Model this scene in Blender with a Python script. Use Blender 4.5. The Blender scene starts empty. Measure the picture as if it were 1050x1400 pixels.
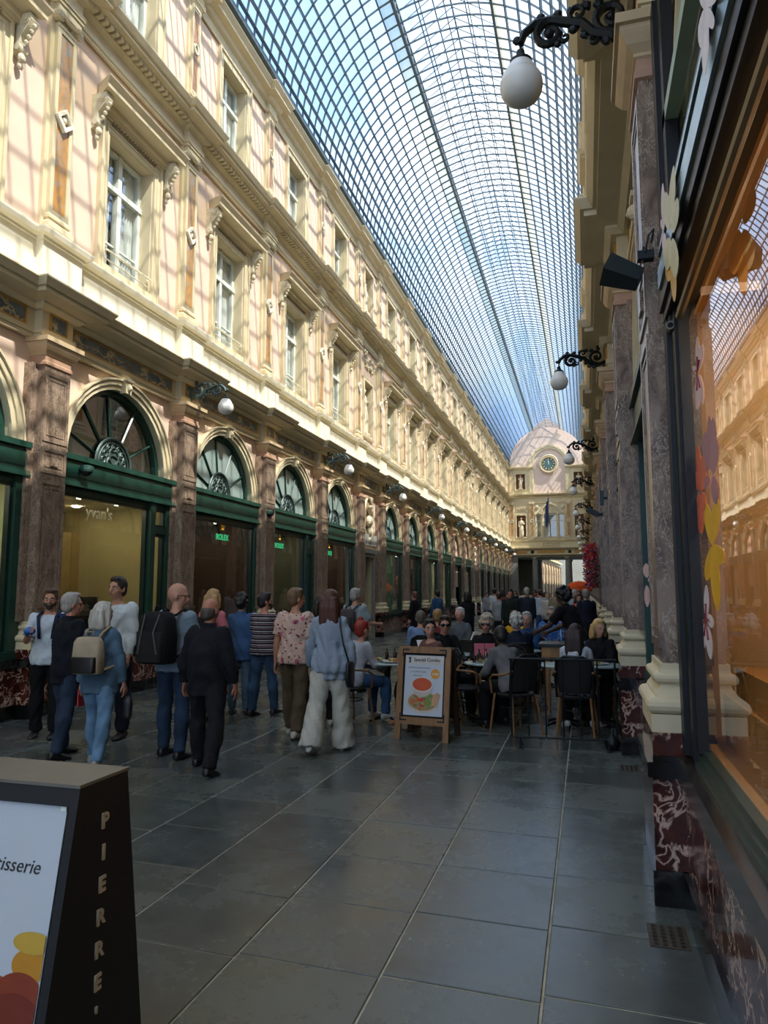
import bpy, math, random
from mathutils import Vector, Matrix, noise
R = math.radians
PI = math.pi
sin, cos = math.sin, math.cos
scn = bpy.context.scene
COL = scn.collection
random.seed(7)

# ------------------------------------------------------------------ camera
cam = bpy.data.objects.new('camera', bpy.data.cameras.new('camera'))
COL.objects.link(cam)
F, VX, VY, EYE = 975.0, 801.0, 808.0, 1.65
Yc = Vector((VX - 525, VY - 700, F)).normalized()
Uc = Vector((0, -1, Yc.y / Yc.z)).normalized()
Xc = Yc.cross(Uc)
right = Vector((Xc.x, Yc.x, Uc.x)); down = Vector((Xc.y, Yc.y, Uc.y)); fwd = Vector((Xc.z, Yc.z, Uc.z))
m3 = Matrix((right, -down, -fwd)).transposed()
cam.matrix_world = Matrix.Translation((0, 0, EYE)) @ m3.to_4x4()
cam.data.sensor_fit = 'VERTICAL'
cam.data.sensor_height = 36.0
cam.data.lens = F / 1400 * 36
cam.data.clip_start = 0.05
cam.data.clip_end = 600
scn.camera = cam
scn.view_settings.view_transform = 'Standard'
scn.view_settings.look = 'None'
scn.view_settings.gamma = 1
scn.view_settings.use_curve_mapping = False
scn.view_settings.exposure = 0.50
scn.cycles.max_bounces = 7
scn.cycles.diffuse_bounces = 3
scn.cycles.glossy_bounces = 4
scn.cycles.transmission_bounces = 4
scn.cycles.transparent_max_bounces = 10
scn.cycles.caustics_reflective = False
scn.cycles.caustics_refractive = False
scn.cycles.sample_clamp_indirect = 6

# ------------------------------------------------------------------ sky: blue with broken white clouds, the same all round
world = bpy.data.worlds.new('sky')
scn.world = world
world.use_nodes = True
wt = world.node_tree
for n in list(wt.nodes): wt.nodes.remove(n)
wo = wt.nodes.new('ShaderNodeOutputWorld'); bg = wt.nodes.new('ShaderNodeBackground')
tc = wt.nodes.new('ShaderNodeTexCoord')
nz = wt.nodes.new('ShaderNodeTexNoise'); nz.inputs['Scale'].default_value = 2.6; nz.inputs['Detail'].default_value = 8; nz.inputs['Roughness'].default_value = .58
rp = wt.nodes.new('ShaderNodeValToRGB')
rp.color_ramp.elements[0].position = .43; rp.color_ramp.elements[0].color = (.26, .46, .82, 1)
rp.color_ramp.elements[1].position = .62; rp.color_ramp.elements[1].color = (.83, .89, .93, 1)
wt.links.new(tc.outputs['Generated'], nz.inputs['Vector'])
wt.links.new(nz.outputs['Fac'], rp.inputs['Fac'])
wt.links.new(rp.outputs['Color'], bg.inputs['Color'])
bg.inputs['Strength'].default_value = 1.8
wt.links.new(bg.outputs['Background'], wo.inputs['Surface'])

SUN_DIR = Vector((-1, .36, -1.5)).normalized()
sl = bpy.data.lights.new('sun', 'SUN'); sl.energy = 7.2; sl.angle = R(0.45); sl.color = (1, .95, .86)
sun = bpy.data.objects.new('sun', sl); COL.objects.link(sun)
sun.rotation_euler = SUN_DIR.to_track_quat('-Z', 'Y').to_euler()
sun.location = (20, 0, 40)

# ------------------------------------------------------------------ materials (all procedural)
MATS = {}
def newmat(name):
    m = bpy.data.materials.new(name); m.use_nodes = True
    nt = m.node_tree
    b = nt.nodes['Principled BSDF']
    MATS[name] = m
    return m, nt, b
def rgb(c): return (c[0], c[1], c[2], 1)
def hexc(h):
    h = h.lstrip('#'); h = ''.join(c*2 for c in h) if len(h) == 3 else h; o = []
    for i in (0, 2, 4):
        v = int(h[i:i+2], 16) / 255
        o.append(v / 12.92 if v <= .04045 else ((v + .055) / 1.055) ** 2.4)
    return tuple(o)
def N(nt, t, **k):
    n = nt.nodes.new(t)
    for a, b in k.items():
        if a in n.inputs: n.inputs[a].default_value = b
        else: setattr(n, a, b)
    return n
def ramp(nt, stops, fac):
    r = nt.nodes.new('ShaderNodeValToRGB')
    e = r.color_ramp.elements
    while len(e) < len(stops): e.new(.5)
    for i, (p, c) in enumerate(stops):
        e[i].position = p; e[i].color = rgb(c)
    nt.links.new(fac, r.inputs['Fac'])
    return r
def coords(nt, kind='Object', scale=(1, 1, 1)):
    t = nt.nodes.new('ShaderNodeTexCoord'); mp = nt.nodes.new('ShaderNodeMapping')
    mp.inputs['Scale'].default_value = scale
    nt.links.new(t.outputs[kind], mp.inputs['Vector'])
    return mp.outputs['Vector']
def bump(nt, b, h, strength=.3, dist=.01):
    bp = N(nt, 'ShaderNodeBump', Strength=strength, Distance=dist)
    nt.links.new(h, bp.inputs['Height']); nt.links.new(bp.outputs['Normal'], b.inputs['Normal'])
def plain(name, c, rough=.6, metal=0, var=.12, scale=6, bmp=0, spec=.5, stretch=(1, 1, 1)):
    if isinstance(c, str): c = hexc(c)
    m, nt, b = newmat(name)
    v = coords(nt, 'Object', stretch)
    n = N(nt, 'ShaderNodeTexNoise', Scale=scale, Detail=5)
    nt.links.new(v, n.inputs['Vector'])
    lo = tuple(x * (1 - var) for x in c); hi = tuple(min(1, x * (1 + var)) for x in c)
    r = ramp(nt, [(.3, lo), (.7, hi)], n.outputs['Fac'])
    nt.links.new(r.outputs['Color'], b.inputs['Base Color'])
    b.inputs['Roughness'].default_value = rough; b.inputs['Metallic'].default_value = metal
    b.inputs['Specular IOR Level'].default_value = spec
    if bmp: bump(nt, b, n.outputs['Fac'], bmp)
    return m
def marble(name, base, dark, vein, scale=3, vamt=.5, rough=.25, stretch=(1, 1, 1), vscale=None):
    base, dark, vein = [hexc(x) if isinstance(x, str) else x for x in (base, dark, vein)]
    m, nt, b = newmat(name)
    v = coords(nt, 'Object', stretch)
    n1 = N(nt, 'ShaderNodeTexNoise', Scale=scale, Detail=8, Roughness=.65, Distortion=.8)
    nt.links.new(v, n1.inputs['Vector'])
    r1 = ramp(nt, [(.32, dark), (.62, base)], n1.outputs['Fac'])
    n2 = N(nt, 'ShaderNodeTexNoise', Scale=scale * 1.3, Detail=4, Distortion=1.5)
    nt.links.new(v, n2.inputs['Vector'])
    add = N(nt, 'ShaderNodeVectorMath', operation='MULTIPLY_ADD')
    nt.links.new(n2.outputs['Color'], add.inputs[0]); add.inputs[1].default_value = (.35, .35, .35); nt.links.new(v, add.inputs[2])
    vo = N(nt, 'ShaderNodeTexVoronoi', Scale=vscale or scale * 1.6); vo.feature = 'DISTANCE_TO_EDGE'
    nt.links.new(add.outputs[0], vo.inputs['Vector'])
    n3 = N(nt, 'ShaderNodeTexNoise', Scale=scale * .8, Detail=3); nt.links.new(v, n3.inputs['Vector'])
    rm = ramp(nt, [(.012, (1, 1, 1)), (.075, (0, 0, 0))], vo.outputs['Distance'])
    rk = ramp(nt, [(.36, (0, 0, 0)), (.54, (1, 1, 1))], n3.outputs['Fac'])
    mu = N(nt, 'ShaderNodeMath', operation='MULTIPLY'); nt.links.new(rm.outputs['Color'], mu.inputs[0]); nt.links.new(rk.outputs['Color'], mu.inputs[1])
    mu2 = N(nt, 'ShaderNodeMath', operation='MULTIPLY'); nt.links.new(mu.outputs[0], mu2.inputs[0]); mu2.inputs[1].default_value = vamt
    mx = N(nt, 'ShaderNodeMix', data_type='RGBA')
    nt.links.new(mu2.outputs[0], mx.inputs[0]); nt.links.new(r1.outputs['Color'], mx.inputs[6]); mx.inputs[7].default_value = rgb(vein)
    nt.links.new(mx.outputs[2], b.inputs['Base Color'])
    b.inputs['Roughness'].default_value = rough
    return m
def glass(name, tint=(.92, .95, .93), refl=1.0, rough=0.0, base=.04, haze=None, hcol=(.8, .85, .85)):
    m, nt, b = newmat(name)
    nt.nodes.remove(b)
    out = nt.nodes['Material Output']
    tr = N(nt, 'ShaderNodeBsdfTransparent', Color=rgb(tint)); gl = N(nt, 'ShaderNodeBsdfGlossy', Roughness=rough, Color=(1, 1, 1, 1))
    fr = N(nt, 'ShaderNodeFresnel', IOR=1.5); ge = N(nt, 'ShaderNodeNewGeometry'); io = N(nt, 'ShaderNodeMath', operation='MULTIPLY_ADD'); io.inputs[1].default_value = -.8333; io.inputs[2].default_value = 1.5
    nt.links.new(ge.outputs['Backfacing'], io.inputs[0]); nt.links.new(io.outputs[0], fr.inputs['IOR'])   # the same reflection from either side of a thin pane
    mr = N(nt, 'ShaderNodeMath', operation='MULTIPLY_ADD', use_clamp=True); mr.inputs[1].default_value = refl; mr.inputs[2].default_value = base
    nt.links.new(fr.outputs[0], mr.inputs[0])
    mx = nt.nodes.new('ShaderNodeMixShader')
    nt.links.new(mr.outputs[0], mx.inputs[0]); nt.links.new(tr.outputs[0], mx.inputs[1]); nt.links.new(gl.outputs[0], mx.inputs[2])
    last = mx.outputs[0]
    if haze:
        tl = N(nt, 'ShaderNodeBsdfTranslucent', Color=rgb(hcol)); mz = nt.nodes.new('ShaderNodeMixShader'); mz.inputs[0].default_value = haze
        nt.links.new(last, mz.inputs[1]); nt.links.new(tl.outputs[0], mz.inputs[2]); last = mz.outputs[0]
    nt.links.new(last, out.inputs['Surface'])
    return m
def emit(name, c, s):
    m, nt, b = newmat(name)
    b.inputs['Base Color'].default_value = rgb(c); b.inputs['Emission Color'].default_value = rgb(c); b.inputs['Emission Strength'].default_value = s
    return m
def cloth(name, c, rough=.85, bmp=.25, scale=60, var=.12):
    if isinstance(c, str): c = hexc(c)
    m, nt, b = newmat(name)
    v = coords(nt, 'Object')
    n = N(nt, 'ShaderNodeTexNoise', Scale=scale, Detail=3); nt.links.new(v, n.inputs['Vector'])
    n2 = N(nt, 'ShaderNodeTexNoise', Scale=5, Detail=4); nt.links.new(v, n2.inputs['Vector'])
    lo = tuple(x * (1 - var) for x in c); hi = tuple(min(1, x * (1 + var)) for x in c)
    r = ramp(nt, [(.35, lo), (.65, hi)], n2.outputs['Fac'])
    nt.links.new(r.outputs['Color'], b.inputs['Base Color'])
    b.inputs['Roughness'].default_value = rough; b.inputs['Specular IOR Level'].default_value = .25
    bump(nt, b, n.outputs['Fac'], bmp, .004)
    return m

CREAM = plain('cream_stone', '#d6c6a2', .65, var=.07, scale=3, bmp=.05)
CREAM2 = plain('pale_cream_panel', '#f1e8cf', .65, var=.04, scale=3)
PINK = plain('pink_stucco', '#e6c9b2', .8, var=.05, scale=2)
PINKCAP = plain('rosy_stone', '#b58f74', .55, var=.15, scale=7)
PILM = marble('grey_rose_marble', '#98806d', '#574437', '#cdbca2', 8, .6, .28, (1, 1, .5), 13)
REDM = marble('red_marble', '#5a2a1e', '#2b120c', '#d3b09c', 4.5, .95, .12, (1, 1, 1), 5)
BLACKM = marble('black_marble', '#161614', '#0b0b0a', '#8a8780', 2.0, .12, .12, (1, 1, 1), 2)
GOLDM = marble('golden_marble', '#c98f42', '#8b7352', '#8d9aa0', 3.5, .75, .35, (1, 1, .7), 5)
BLUEM = marble('blue_grey_marble', '#6b7880', '#26333c', '#cbb77e', 3.6, 1.0, .3, (1, .6, 1), 4)
GOLDTRIM = plain('gold_trim', '#b98a3c', .4, .3)
GREEN = plain('dark_green_paint', '#1d4034', .35, var=.2, scale=4)
DGREEN = plain('black_green_paint', '#142a23', .35, var=.15)
LGREEN = plain('pale_green_frame', '#9db39a', .5)
WHITEP = plain('white_window_paint', '#e9ecdf', .5, var=.04)
IRON = plain('black_iron', '#15191a', .45, .4, var=.3, scale=20)
GREYIRON = plain('grey_green_iron', '#50605c', .5, .3, var=.35, scale=25, bmp=.3)
STONE = plain('statue_stone', '#d9cdae', .7, var=.12, scale=12, bmp=.2)
GREYST = plain('grey_column_stone', '#8c8b83', .6, var=.12, scale=5)
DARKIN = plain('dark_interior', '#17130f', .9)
ROOFIRON = plain('painted_roof_iron', '#5a6870', .55, .2, var=.1)
SHOPGL = glass('shop_glass', (.90, .93, .88), 1.15, 0, .05)
NEARGL = glass('near_shop_glass', (.95, .93, .86), 1.0, 0, .03)
UPGL = glass('window_glass', (.85, .88, .88), 1.2, 0, .10)
MILKY = plain('milky_fanlight_glass', '#93a49e', .06, var=.05, scale=1, spec=.8)
FANGL = glass('fanlight_glass', (.75, .80, .78), 1.3, .0, .10)
ROOFGL = glass('roof_glass', (.88, .92, .95), .6, .05, .02, .16, (.9, .95, 1))
FROST = glass('frosted_lantern_glass', (.50, .52, .45), .3, .3, .02, .25, (.8, .78, .62))
MIRRORW = plain('curtain_white', '#eef2ea', .9, var=.15, scale=4, stretch=(1, 12, 1))

# ------------------------------------------------------------------ mesh helpers
class MB:
    def __init__(s): s.v = []; s.f = []; s.mi = []; s.cur = 0; s.sm = []; s.smooth = False
    def face(s, *idx):
        s.f.append(tuple(idx)); s.mi.append(s.cur); s.sm.append(s.smooth)
    def quad(s, a, b, c, d):
        n = len(s.v); s.v += [tuple(a), tuple(b), tuple(c), tuple(d)]; s.face(n, n+1, n+2, n+3)
    def poly(s, pts):
        n = len(s.v); s.v += [tuple(p) for p in pts]; s.face(*range(n, n+len(pts)))
    def box(s, x0, x1, y0, y1, z0, z1, t=None):
        P = [(x0,y0,z0),(x1,y0,z0),(x1,y1,z0),(x0,y1,z0),(x0,y0,z1),(x1,y0,z1),(x1,y1,z1),(x0,y1,z1)]
        if t: P = [tuple(t @ Vector(p)) for p in P]
        n = len(s.v); s.v += P
        for q in ((0,3,2,1),(4,5,6,7),(0,1,5,4),(1,2,6,5),(2,3,7,6),(3,0,4,7)): s.face(*[n+i for i in q])
    def cbox(s, c, d, t=None):
        s.box(c[0]-d[0]/2, c[0]+d[0]/2, c[1]-d[1]/2, c[1]+d[1]/2, c[2]-d[2]/2, c[2]+d[2]/2, t)
    def frust(s, x0, x1, y0, y1, z0, z1, gx, gy, g0=None):     # box whose top is grown outward; x0 side stays at the wall
        P = [(x0,y0,z0),(x1,y0,z0),(x1,y1,z0),(x0,y1,z0),(x0,y0-gy,z1),(x1+gx,y0-gy,z1),(x1+gx,y1+gy,z1),(x0,y1+gy,z1)]
        n = len(s.v); s.v += P
        for q in ((0,3,2,1),(4,5,6,7),(0,1,5,4),(1,2,6,5),(2,3,7,6),(3,0,4,7)): s.face(*[n+i for i in q])
    def prism(s, pts, d):                                       # closed polygon pts extruded by vector d
        n = len(s.v); k = len(pts); d = Vector(d)
        s.v += [tuple(p) for p in pts] + [tuple(Vector(p) + d) for p in pts]
        s.face(*range(n+k-1, n-1, -1)); s.face(*range(n+k, n+2*k))
        for i in range(k): j = (i+1) % k; s.face(n+i, n+j, n+k+j, n+k+i)
    def rings(s, rings, closed=False, caps=True):
        k = len(rings[0]); n = len(s.v)
        for r in rings: s.v += [tuple(p) for p in r]
        m = len(rings)
        for a in range(m if closed else m-1):
            b = (a+1) % m
            for i in range(k):
                j = (i+1) % k; s.face(n+a*k+i, n+a*k+j, n+b*k+j, n+b*k+i)
        if caps and not closed:
            s.face(*[n+i for i in range(k-1, -1, -1)]); s.face(*[n+(m-1)*k+i for i in range(k)])
    def tube(s, path, r, k=6, closed=False):
        path = [Vector(p) for p in path]
        rr = r if isinstance(r, (list, tuple)) else [r]*len(path)
        up = None; R_ = []
        for i, p in enumerate(path):
            a = path[i-1] if (i or closed) else p; b = path[(i+1) % len(path)] if (i < len(path)-1 or closed) else p
            t = (b - a)
            if t.length < 1e-9: t = Vector((0, 0, 1))
            t.normalize()
            if up is None:
                up = Vector((0, 0, 1)) if abs(t.z) < .9 else Vector((1, 0, 0))
            x = t.cross(up)
            if x.length < 1e-4: x = t.orthogonal()
            x.normalize(); y = x.cross(t).normalized(); up = y
            R_.append([p + (x*cos(2*PI*j/k) + y*sin(2*PI*j/k))*rr[i] for j in range(k)])
        s.rings(R_, closed)
    def cyl(s, a, b, r0, r1=None, k=12):
        s.tube([a, b], [r0, r0 if r1 is None else r1], k)
    def lathe(s, prof, c=(0, 0, 0), k=16, axis='z', caps=True):
        R_ = []
        for (r, z) in prof:
            ring = []
            for j in range(k):
                a = 2*PI*j/k; x, y = r*cos(a), r*sin(a)
                p = (x, y, z) if axis == 'z' else ((z, x, y) if axis == 'x' else (x, z, y))
                ring.append((p[0]+c[0], p[1]+c[1], p[2]+c[2]))
            R_.append(ring)
        s.rings(R_, False, caps)
    def ball(s, c, r, k=8, m=6, sc=(1, 1, 1)):
        s.lathe([(max(r*sin(PI*i/m), r*.02), -r*cos(PI*i/m)) for i in range(m+1)], (0, 0, 0), k) if False else None
        R_ = []
        for i in range(m+1):
            a = PI*i/m; rr = max(sin(a), .03)*r; z = -cos(a)*r
            R_.append([(c[0]+rr*cos(2*PI*j/k)*sc[0], c[1]+rr*sin(2*PI*j/k)*sc[1], c[2]+z*sc[2]) for j in range(k)])
        s.rings(R_)
    def mesh(s, name, mats):
        me = bpy.data.meshes.new(name)
        me.from_pydata(s.v, [], s.f)
        if not isinstance(mats, (list, tuple)): mats = [mats]
        for m in mats: me.materials.append(m)
        if len(mats) > 1: me.polygons.foreach_set('material_index', s.mi)
        if any(s.sm): me.polygons.foreach_set('use_smooth', s.sm)
        me.update()
        return me
    def build(s, name, mats, parent=None, loc=None, rot=None, kind=None):
        return put(name, s.mesh(name, mats), parent, loc, rot, kind)
def put(name, me, parent=None, loc=None, rot=None, kind=None):
    o = bpy.data.objects.new(name, me); COL.objects.link(o)
    if parent: o.parent = parent
    if loc: o.location = loc
    if rot: o.rotation_euler = rot
    if kind: o['kind'] = kind
    return o
def tag(o, label=None, cat=None, group=None, kind=None):
    if label: o['label'] = label
    if cat: o['category'] = cat
    if group: o['group'] = group
    if kind: o['kind'] = kind
    return o
def empty(name, loc=(0, 0, 0), rz=0, label=None, cat=None, group=None, kind=None, parent=None):
    o = bpy.data.objects.new(name, None); COL.objects.link(o); o.location = loc; o.rotation_euler = (0, 0, rz)
    o.empty_display_size = .1
    if parent: o.parent = parent
    return tag(o, label, cat, group, kind)
def copy_tree(o, parent=None):
    c = o.copy(); COL.objects.link(c); c.parent = parent
    for ch in list(o.children): copy_tree(ch, c)
    return c
def sweep(mb, prof, v0, v1, breaks, du, hw):                    # moulding along v with mitred breaks forward at the pilasters
    pm = min(p[0] for p in prof)
    rings = [[(p[0], v0, p[1]) for p in prof]]
    for b in breaks:
        rings.append([(p[0], b-hw-(p[0]-pm), p[1]) for p in prof])
        rings.append([(p[0]+du, b-hw-(p[0]-pm), p[1]) for p in prof])
        rings.append([(p[0]+du, b+hw+(p[0]-pm), p[1]) for p in prof])
        rings.append([(p[0], b+hw+(p[0]-pm), p[1]) for p in prof])
    rings.append([(p[0], v1, p[1]) for p in prof])
    n = len(mb.v); k = len(prof)
    for r in rings: mb.v += r
    for a in range(len(rings)-1):
        for i in range(k-1):
            mb.face(n+a*k+i, n+(a+1)*k+i, n+(a+1)*k+i+1, n+a*k+i+1)
    mb.face(*[n+i for i in range(k)]); mb.face(*[n+(len(rings)-1)*k+i for i in range(k-1, -1, -1)])
def textmesh(txt, size, mat, depth=.004, align='CENTER', shear=0, bold=0):
    cu = bpy.data.curves.new('lettering', 'FONT'); cu.body = txt; cu.size = size; cu.extrude = depth; cu.align_x = align; cu.shear = shear; cu.offset = bold
    cu.resolution_u = 3
    ob = bpy.data.objects.new('lettering', cu); COL.objects.link(ob)
    dg = bpy.context.evaluated_depsgraph_get()
    me = bpy.data.meshes.new_from_object(ob.evaluated_get(dg))
    bpy.data.objects.remove(ob)
    me.materials.clear(); me.materials.append(mat)
    return me
# ------------------------------------------------------------------ the plan of the gallery
XL, XR, XC = -7.35, 0.65, -3.35            # wall planes and centre line
PY = [-6.2, -2.6, 1.0, 4.58, 8.2, 11.75, 15.35, 19.0, 22.6, 25.25]
while len(PY) < 16: PY.append(PY[-1] + 3.68)
PY.append(PY[-1] + 2.65)
while len(PY) < 23: PY.append(PY[-1] + 3.6)
YE = 72.3
NARROW = {8, 15}                            # bays between PY[i] and PY[i+1] that hold statues
BAYS = [(PY[i] + PY[i+1]) / 2 for i in range(len(PY)-1)]
Y0, Y1 = -6.6, YE

# ---- floor of big bluestone slabs
slab_mats = []
for i, (c, r) in enumerate((('#4b504c', .27), ('#50554f', .31), ('#464b48', .25), ('#545750', .33), ('#4c5250', .28))):
    m, nt, b = newmat('bluestone_%s' % 'abcde'[i])
    v = coords(nt, 'Object')
    gi = nt.nodes.new('ShaderNodeObjectInfo')
    off = N(nt, 'ShaderNodeVectorMath', operation='ADD'); nt.links.new(v, off.inputs[0]); nt.links.new(gi.outputs['Location'], off.inputs[1])
    n1 = N(nt, 'ShaderNodeTexNoise', Scale=2.2, Detail=8, Roughness=.7); nt.links.new(off.outputs[0], n1.inputs['Vector'])
    n2 = N(nt, 'ShaderNodeTexNoise', Scale=55, Detail=4, Roughness=.8); nt.links.new(off.outputs[0], n2.inputs['Vector'])
    c = hexc(c)
    r1 = ramp(nt, [(.3, tuple(x*.75 for x in c)), (.7, tuple(x*1.35 for x in c))], n1.outputs['Fac'])
    r2 = ramp(nt, [(.66, (0, 0, 0)), (.80, (.35, .35, .35))], n2.outputs['Fac'])
    mx = N(nt, 'ShaderNodeMix', data_type='RGBA', blend_type='ADD'); mx.inputs[0].default_value = .35
    nt.links.new(r1.outputs['Color'], mx.inputs[6]); nt.links.new(r2.outputs['Color'], mx.inputs[7])
    nt.links.new(mx.outputs[2], b.inputs['Base Color'])
    rr = ramp(nt, [(.35, (r*.65,)*3), (.7, (r*1.25,)*3)], n1.outputs['Fac'])
    nt.links.new(rr.outputs['Color'], b.inputs['Roughness'])
    b.inputs['Specular IOR Level'].default_value = .5
    bump(nt, b, n2.outputs['Fac'], .12, .004)
    slab_mats.append(m)
GROUT = plain('pale_joint_mortar', '#a5a08b', .9, var=.3, scale=8)
fb = MB(); fb.box(XL-.3, XR+.3, Y0-2, 130, -.12, -.006)
floor = fb.build('floor', GROUT, kind='structure')
SX = .683; SH = -.045
xs = [-.22 + SX*k for k in range(-11, 2)]
def slab_mb(w, d, g=.0055):
    mb = MB()
    x0, x1 = g, w-g; s0, s1 = SH*x0, SH*x1
    top = [(x0, g+s0, 0), (x1, g+s1, 0), (x1, d-g+s1, 0), (x0, d-g+s0, 0)]
    n = len(mb.v); mb.v += [(p[0], p[1], -.03) for p in top] + [(p[0], p[1], -.003) for p in top]
    ins = .004
    mb.v += [(top[0][0]+ins, top[0][1]+ins, 0), (top[1][0]-ins, top[1][1]+ins, 0), (top[2][0]-ins, top[2][1]-ins, 0), (top[3][0]+ins, top[3][1]-ins, 0)]
    mb.face(8, 9, 10, 11)
    for a, b_ in ((0, 4), (4, 8)):
        for i in range(4): j = (i+1) % 4; mb.face(a+i, a+j, b_+j, b_+i)
    return mb
rnd = random.Random(3)
slab_me = {}
count = 0
far = [MB() for _ in slab_mats]
for ci, x in enumerate(xs):
    w = SX; 
    if ci == len(xs)-1: w = XR-.15-x
    y = -3.0 + rnd.uniform(-.1, .1)
    # rows run through with small offsets, lengths vary a little from course to course
    k = 0
    while y < 73:
        d = [.66, .70, .68, .72, .64][k % 5]; k += 1
        mi = rnd.randrange(5)
        px_w = 975*w/max(y, 1)
        vis = y > 1.6 and x < .5 and (x > -1.2*y-1.2)
        if vis and count < 300 and y < 19.5:
            key = (round(w, 3), d, mi)
            if key not in slab_me: slab_me[key] = slab_mb(w, d).mesh('stone_slab', slab_mats[mi])
            o = put('stone_slab', slab_me[key], floor, (x, y+SH*(x+.22), rnd.uniform(-.0015, .0005))); count += 1
        else:
            t = slab_mb(w, d); f = far[mi]; n = len(f.v)
            f.v += [(p[0]+x, p[1]+y+SH*(x+.22), p[2]) for p in t.v]
            for q in t.f: f.face(*[n+i for i in q])
        y += d
for i, f in enumerate(far):
    if f.v: f.build('stone_slab_paving', slab_mats[i], floor, kind='stuff')
mb = MB(); mb.box(XL-.3, XR+.3, 73, 130, -.05, -.001)
mb.build('paving_beyond', slab_mats[0], floor)
# iron drain gratings let into the floor by the right wall
for (gy, gx) in ((3.86, .33), (7.25, .34), (10.8, .34)):
    g = MB(); g.box(-.09, .09, -.12, .12, -.02, .004)
    o = g.build('drain_plate', plain('rusty_iron_%d' % int(gy), '#4c4031', .6, .4, var=.3, scale=20), floor, (gx, gy, 0))
    h = MB()
    for i in range(4):
        for j in range(6): h.box(-.07+i*.04, -.05+i*.04, -.105+j*.038, -.082+j*.038, .004, .0065)
    h.build('drain_hole', DARKIN, o, kind='stuff')

# ---- wall shells (left and right share every mesh; local u points into the gallery, v along it)
def vrange(side, y): return y if side == 'left' else -y
def arch_hole(mb, v0, v1, z0, z1, vc, r, zs, dep, seg=16):
    mb.quad((0, v0, z0), (0, vc-r, z0), (0, vc-r, zs), (0, v0, zs)); mb.quad((0, vc+r, z0), (0, v1, z0), (0, v1, zs), (0, vc+r, zs))
    mb.quad((0, v0, zs), (0, vc-r, zs), (0, vc-r, z1), (0, v0, z1)); mb.quad((0, vc+r, zs), (0, v1, zs), (0, v1, z1), (0, vc+r, z1))
    A = [(vc - r*cos(PI*i/seg), zs + r*sin(PI*i/seg)) for i in range(seg+1)]
    for i in range(seg):
        a, b = A[i], A[i+1]
        mb.quad((0, a[0], a[1]), (0, b[0], b[1]), (0, b[0], z1), (0, a[0], z1))
        mb.cur = 1; mb.quad((0, a[0], a[1]), (-dep, a[0], a[1]), (-dep, b[0], b[1]), (0, b[0], b[1])); mb.cur = 0
    mb.quad((0, vc-r, z0), (-dep, vc-r, z0), (-dep, vc-r, zs), (0, vc-r, zs)); mb.quad((0, vc+r, z0), (0, vc+r, zs), (-dep, vc+r, zs), (-dep, vc+r, z0))
def rect_hole(mb, v0, v1, z0, z1, a0, a1, b0, b1, dep):
    mb.quad((0, v0, z0), (0, a0, z0), (0, a0, z1), (0, v0, z1)); mb.quad((0, a1, z0), (0, v1, z0), (0, v1, z1), (0, a1, z1))
    mb.quad((0, a0, z0), (0, a1, z0), (0, a1, b0), (0, a0, b0)); mb.quad((0, a0, b1), (0, a1, b1), (0, a1, z1), (0, a0, z1))
    mb.cur = 1
    mb.quad((0, a0, b0), (-dep, a0, b0), (-dep, a0, b1), (0, a0, b1)); mb.quad((0, a1, b0), (0, a1, b1), (-dep, a1, b1), (-dep, a1, b0))
    mb.quad((0, a0, b0), (0, a1, b0), (-dep, a1, b0), (-dep, a0, b0)); mb.quad((0, a0, b1), (-dep, a0, b1), (-dep, a1, b1), (0, a1, b1)); mb.cur = 0
ZF = 3.25; ZS = 3.68; RA = 1.27; ZC = 5.16
def wall_mesh(ys):
    mb = MB()
    ps = sorted(ys)
    vmin, vmax = ps[0]-.4, ps[-1]+.7
    for i in range(len(ps)-1):
        a, b = ps[i], ps[i+1]; c = (a+b)/2
        if b-a < 3:
            rect_hole(mb, a, b, 0, ZC+.5, c-.52, c+.52, .02, 2.85, .5)
            rect_hole(mb, a, b, 6.6, 10.6, c-.48, c+.48, 7.15, 9.05, .42); rect_hole(mb, a, b, 10.6, 14.2, c-.46, c+.46, 11.6, 13.2, .4)
            mb.cur = 0
            mb.quad((-.42, c-.5, 7.1), (-.42, c+.5, 7.1), (-.42, c+.5, 9.1), (-.42, c-.5, 9.1)); mb.quad((-.4, c-.5, 11.5), (-.4, c+.5, 11.5), (-.4, c+.5, 13.3), (-.4, c-.5, 13.3))
        else:
            arch_hole(mb, a, b, ZF, ZC+.5, c, RA, ZS, .3)
            mb.quad((0, a, 0), (0, a+.28, 0), (0, a+.28, ZF), (0, a, ZF)); mb.quad((0, b-.28, 0), (0, b, 0), (0, b, ZF), (0, b-.28, ZF))
            rect_hole(mb, a, b, 6.6, 10.6, c-.62, c+.62, 6.86, 9.16, .34); rect_hole(mb, a, b, 10.6, 14.2, c-.56, c+.56, 11.1, 13.3, .32)
        mb.quad((0, a, ZC+.5), (0, b, ZC+.5), (0, b, 6.6), (0, a, 6.6))
    for (a, b) in ((vmin, ps[0]), (ps[-1], vmax)):
        mb.quad((0, a, 0), (0, b, 0), (0, b, 14.2), (0, a, 14.2))
    # mass of the house behind: back sheets, roof slab and cross walls, so no sun gets in from the outside
    mb.box(-3.2, -3.0, vmin, vmax, 0, 5.3)
    mb.box(-3.2, -.95, vmin, vmax, 5.3, 5.5); mb.box(-1.15, -.95, vmin, vmax, 5.5, 14.3)
    mb.box(-1.2, 0.02, vmin, vmax, 14.18, 14.3)
    mb.box(-5, -.05, vmin-.1, vmin, 0, 14.3); mb.box(-5, -.05, vmax, vmax+.1, 0, 14.3)
    return mb.mesh('wall_shell', [PINK, CREAM])
WALLS = {}
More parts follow.
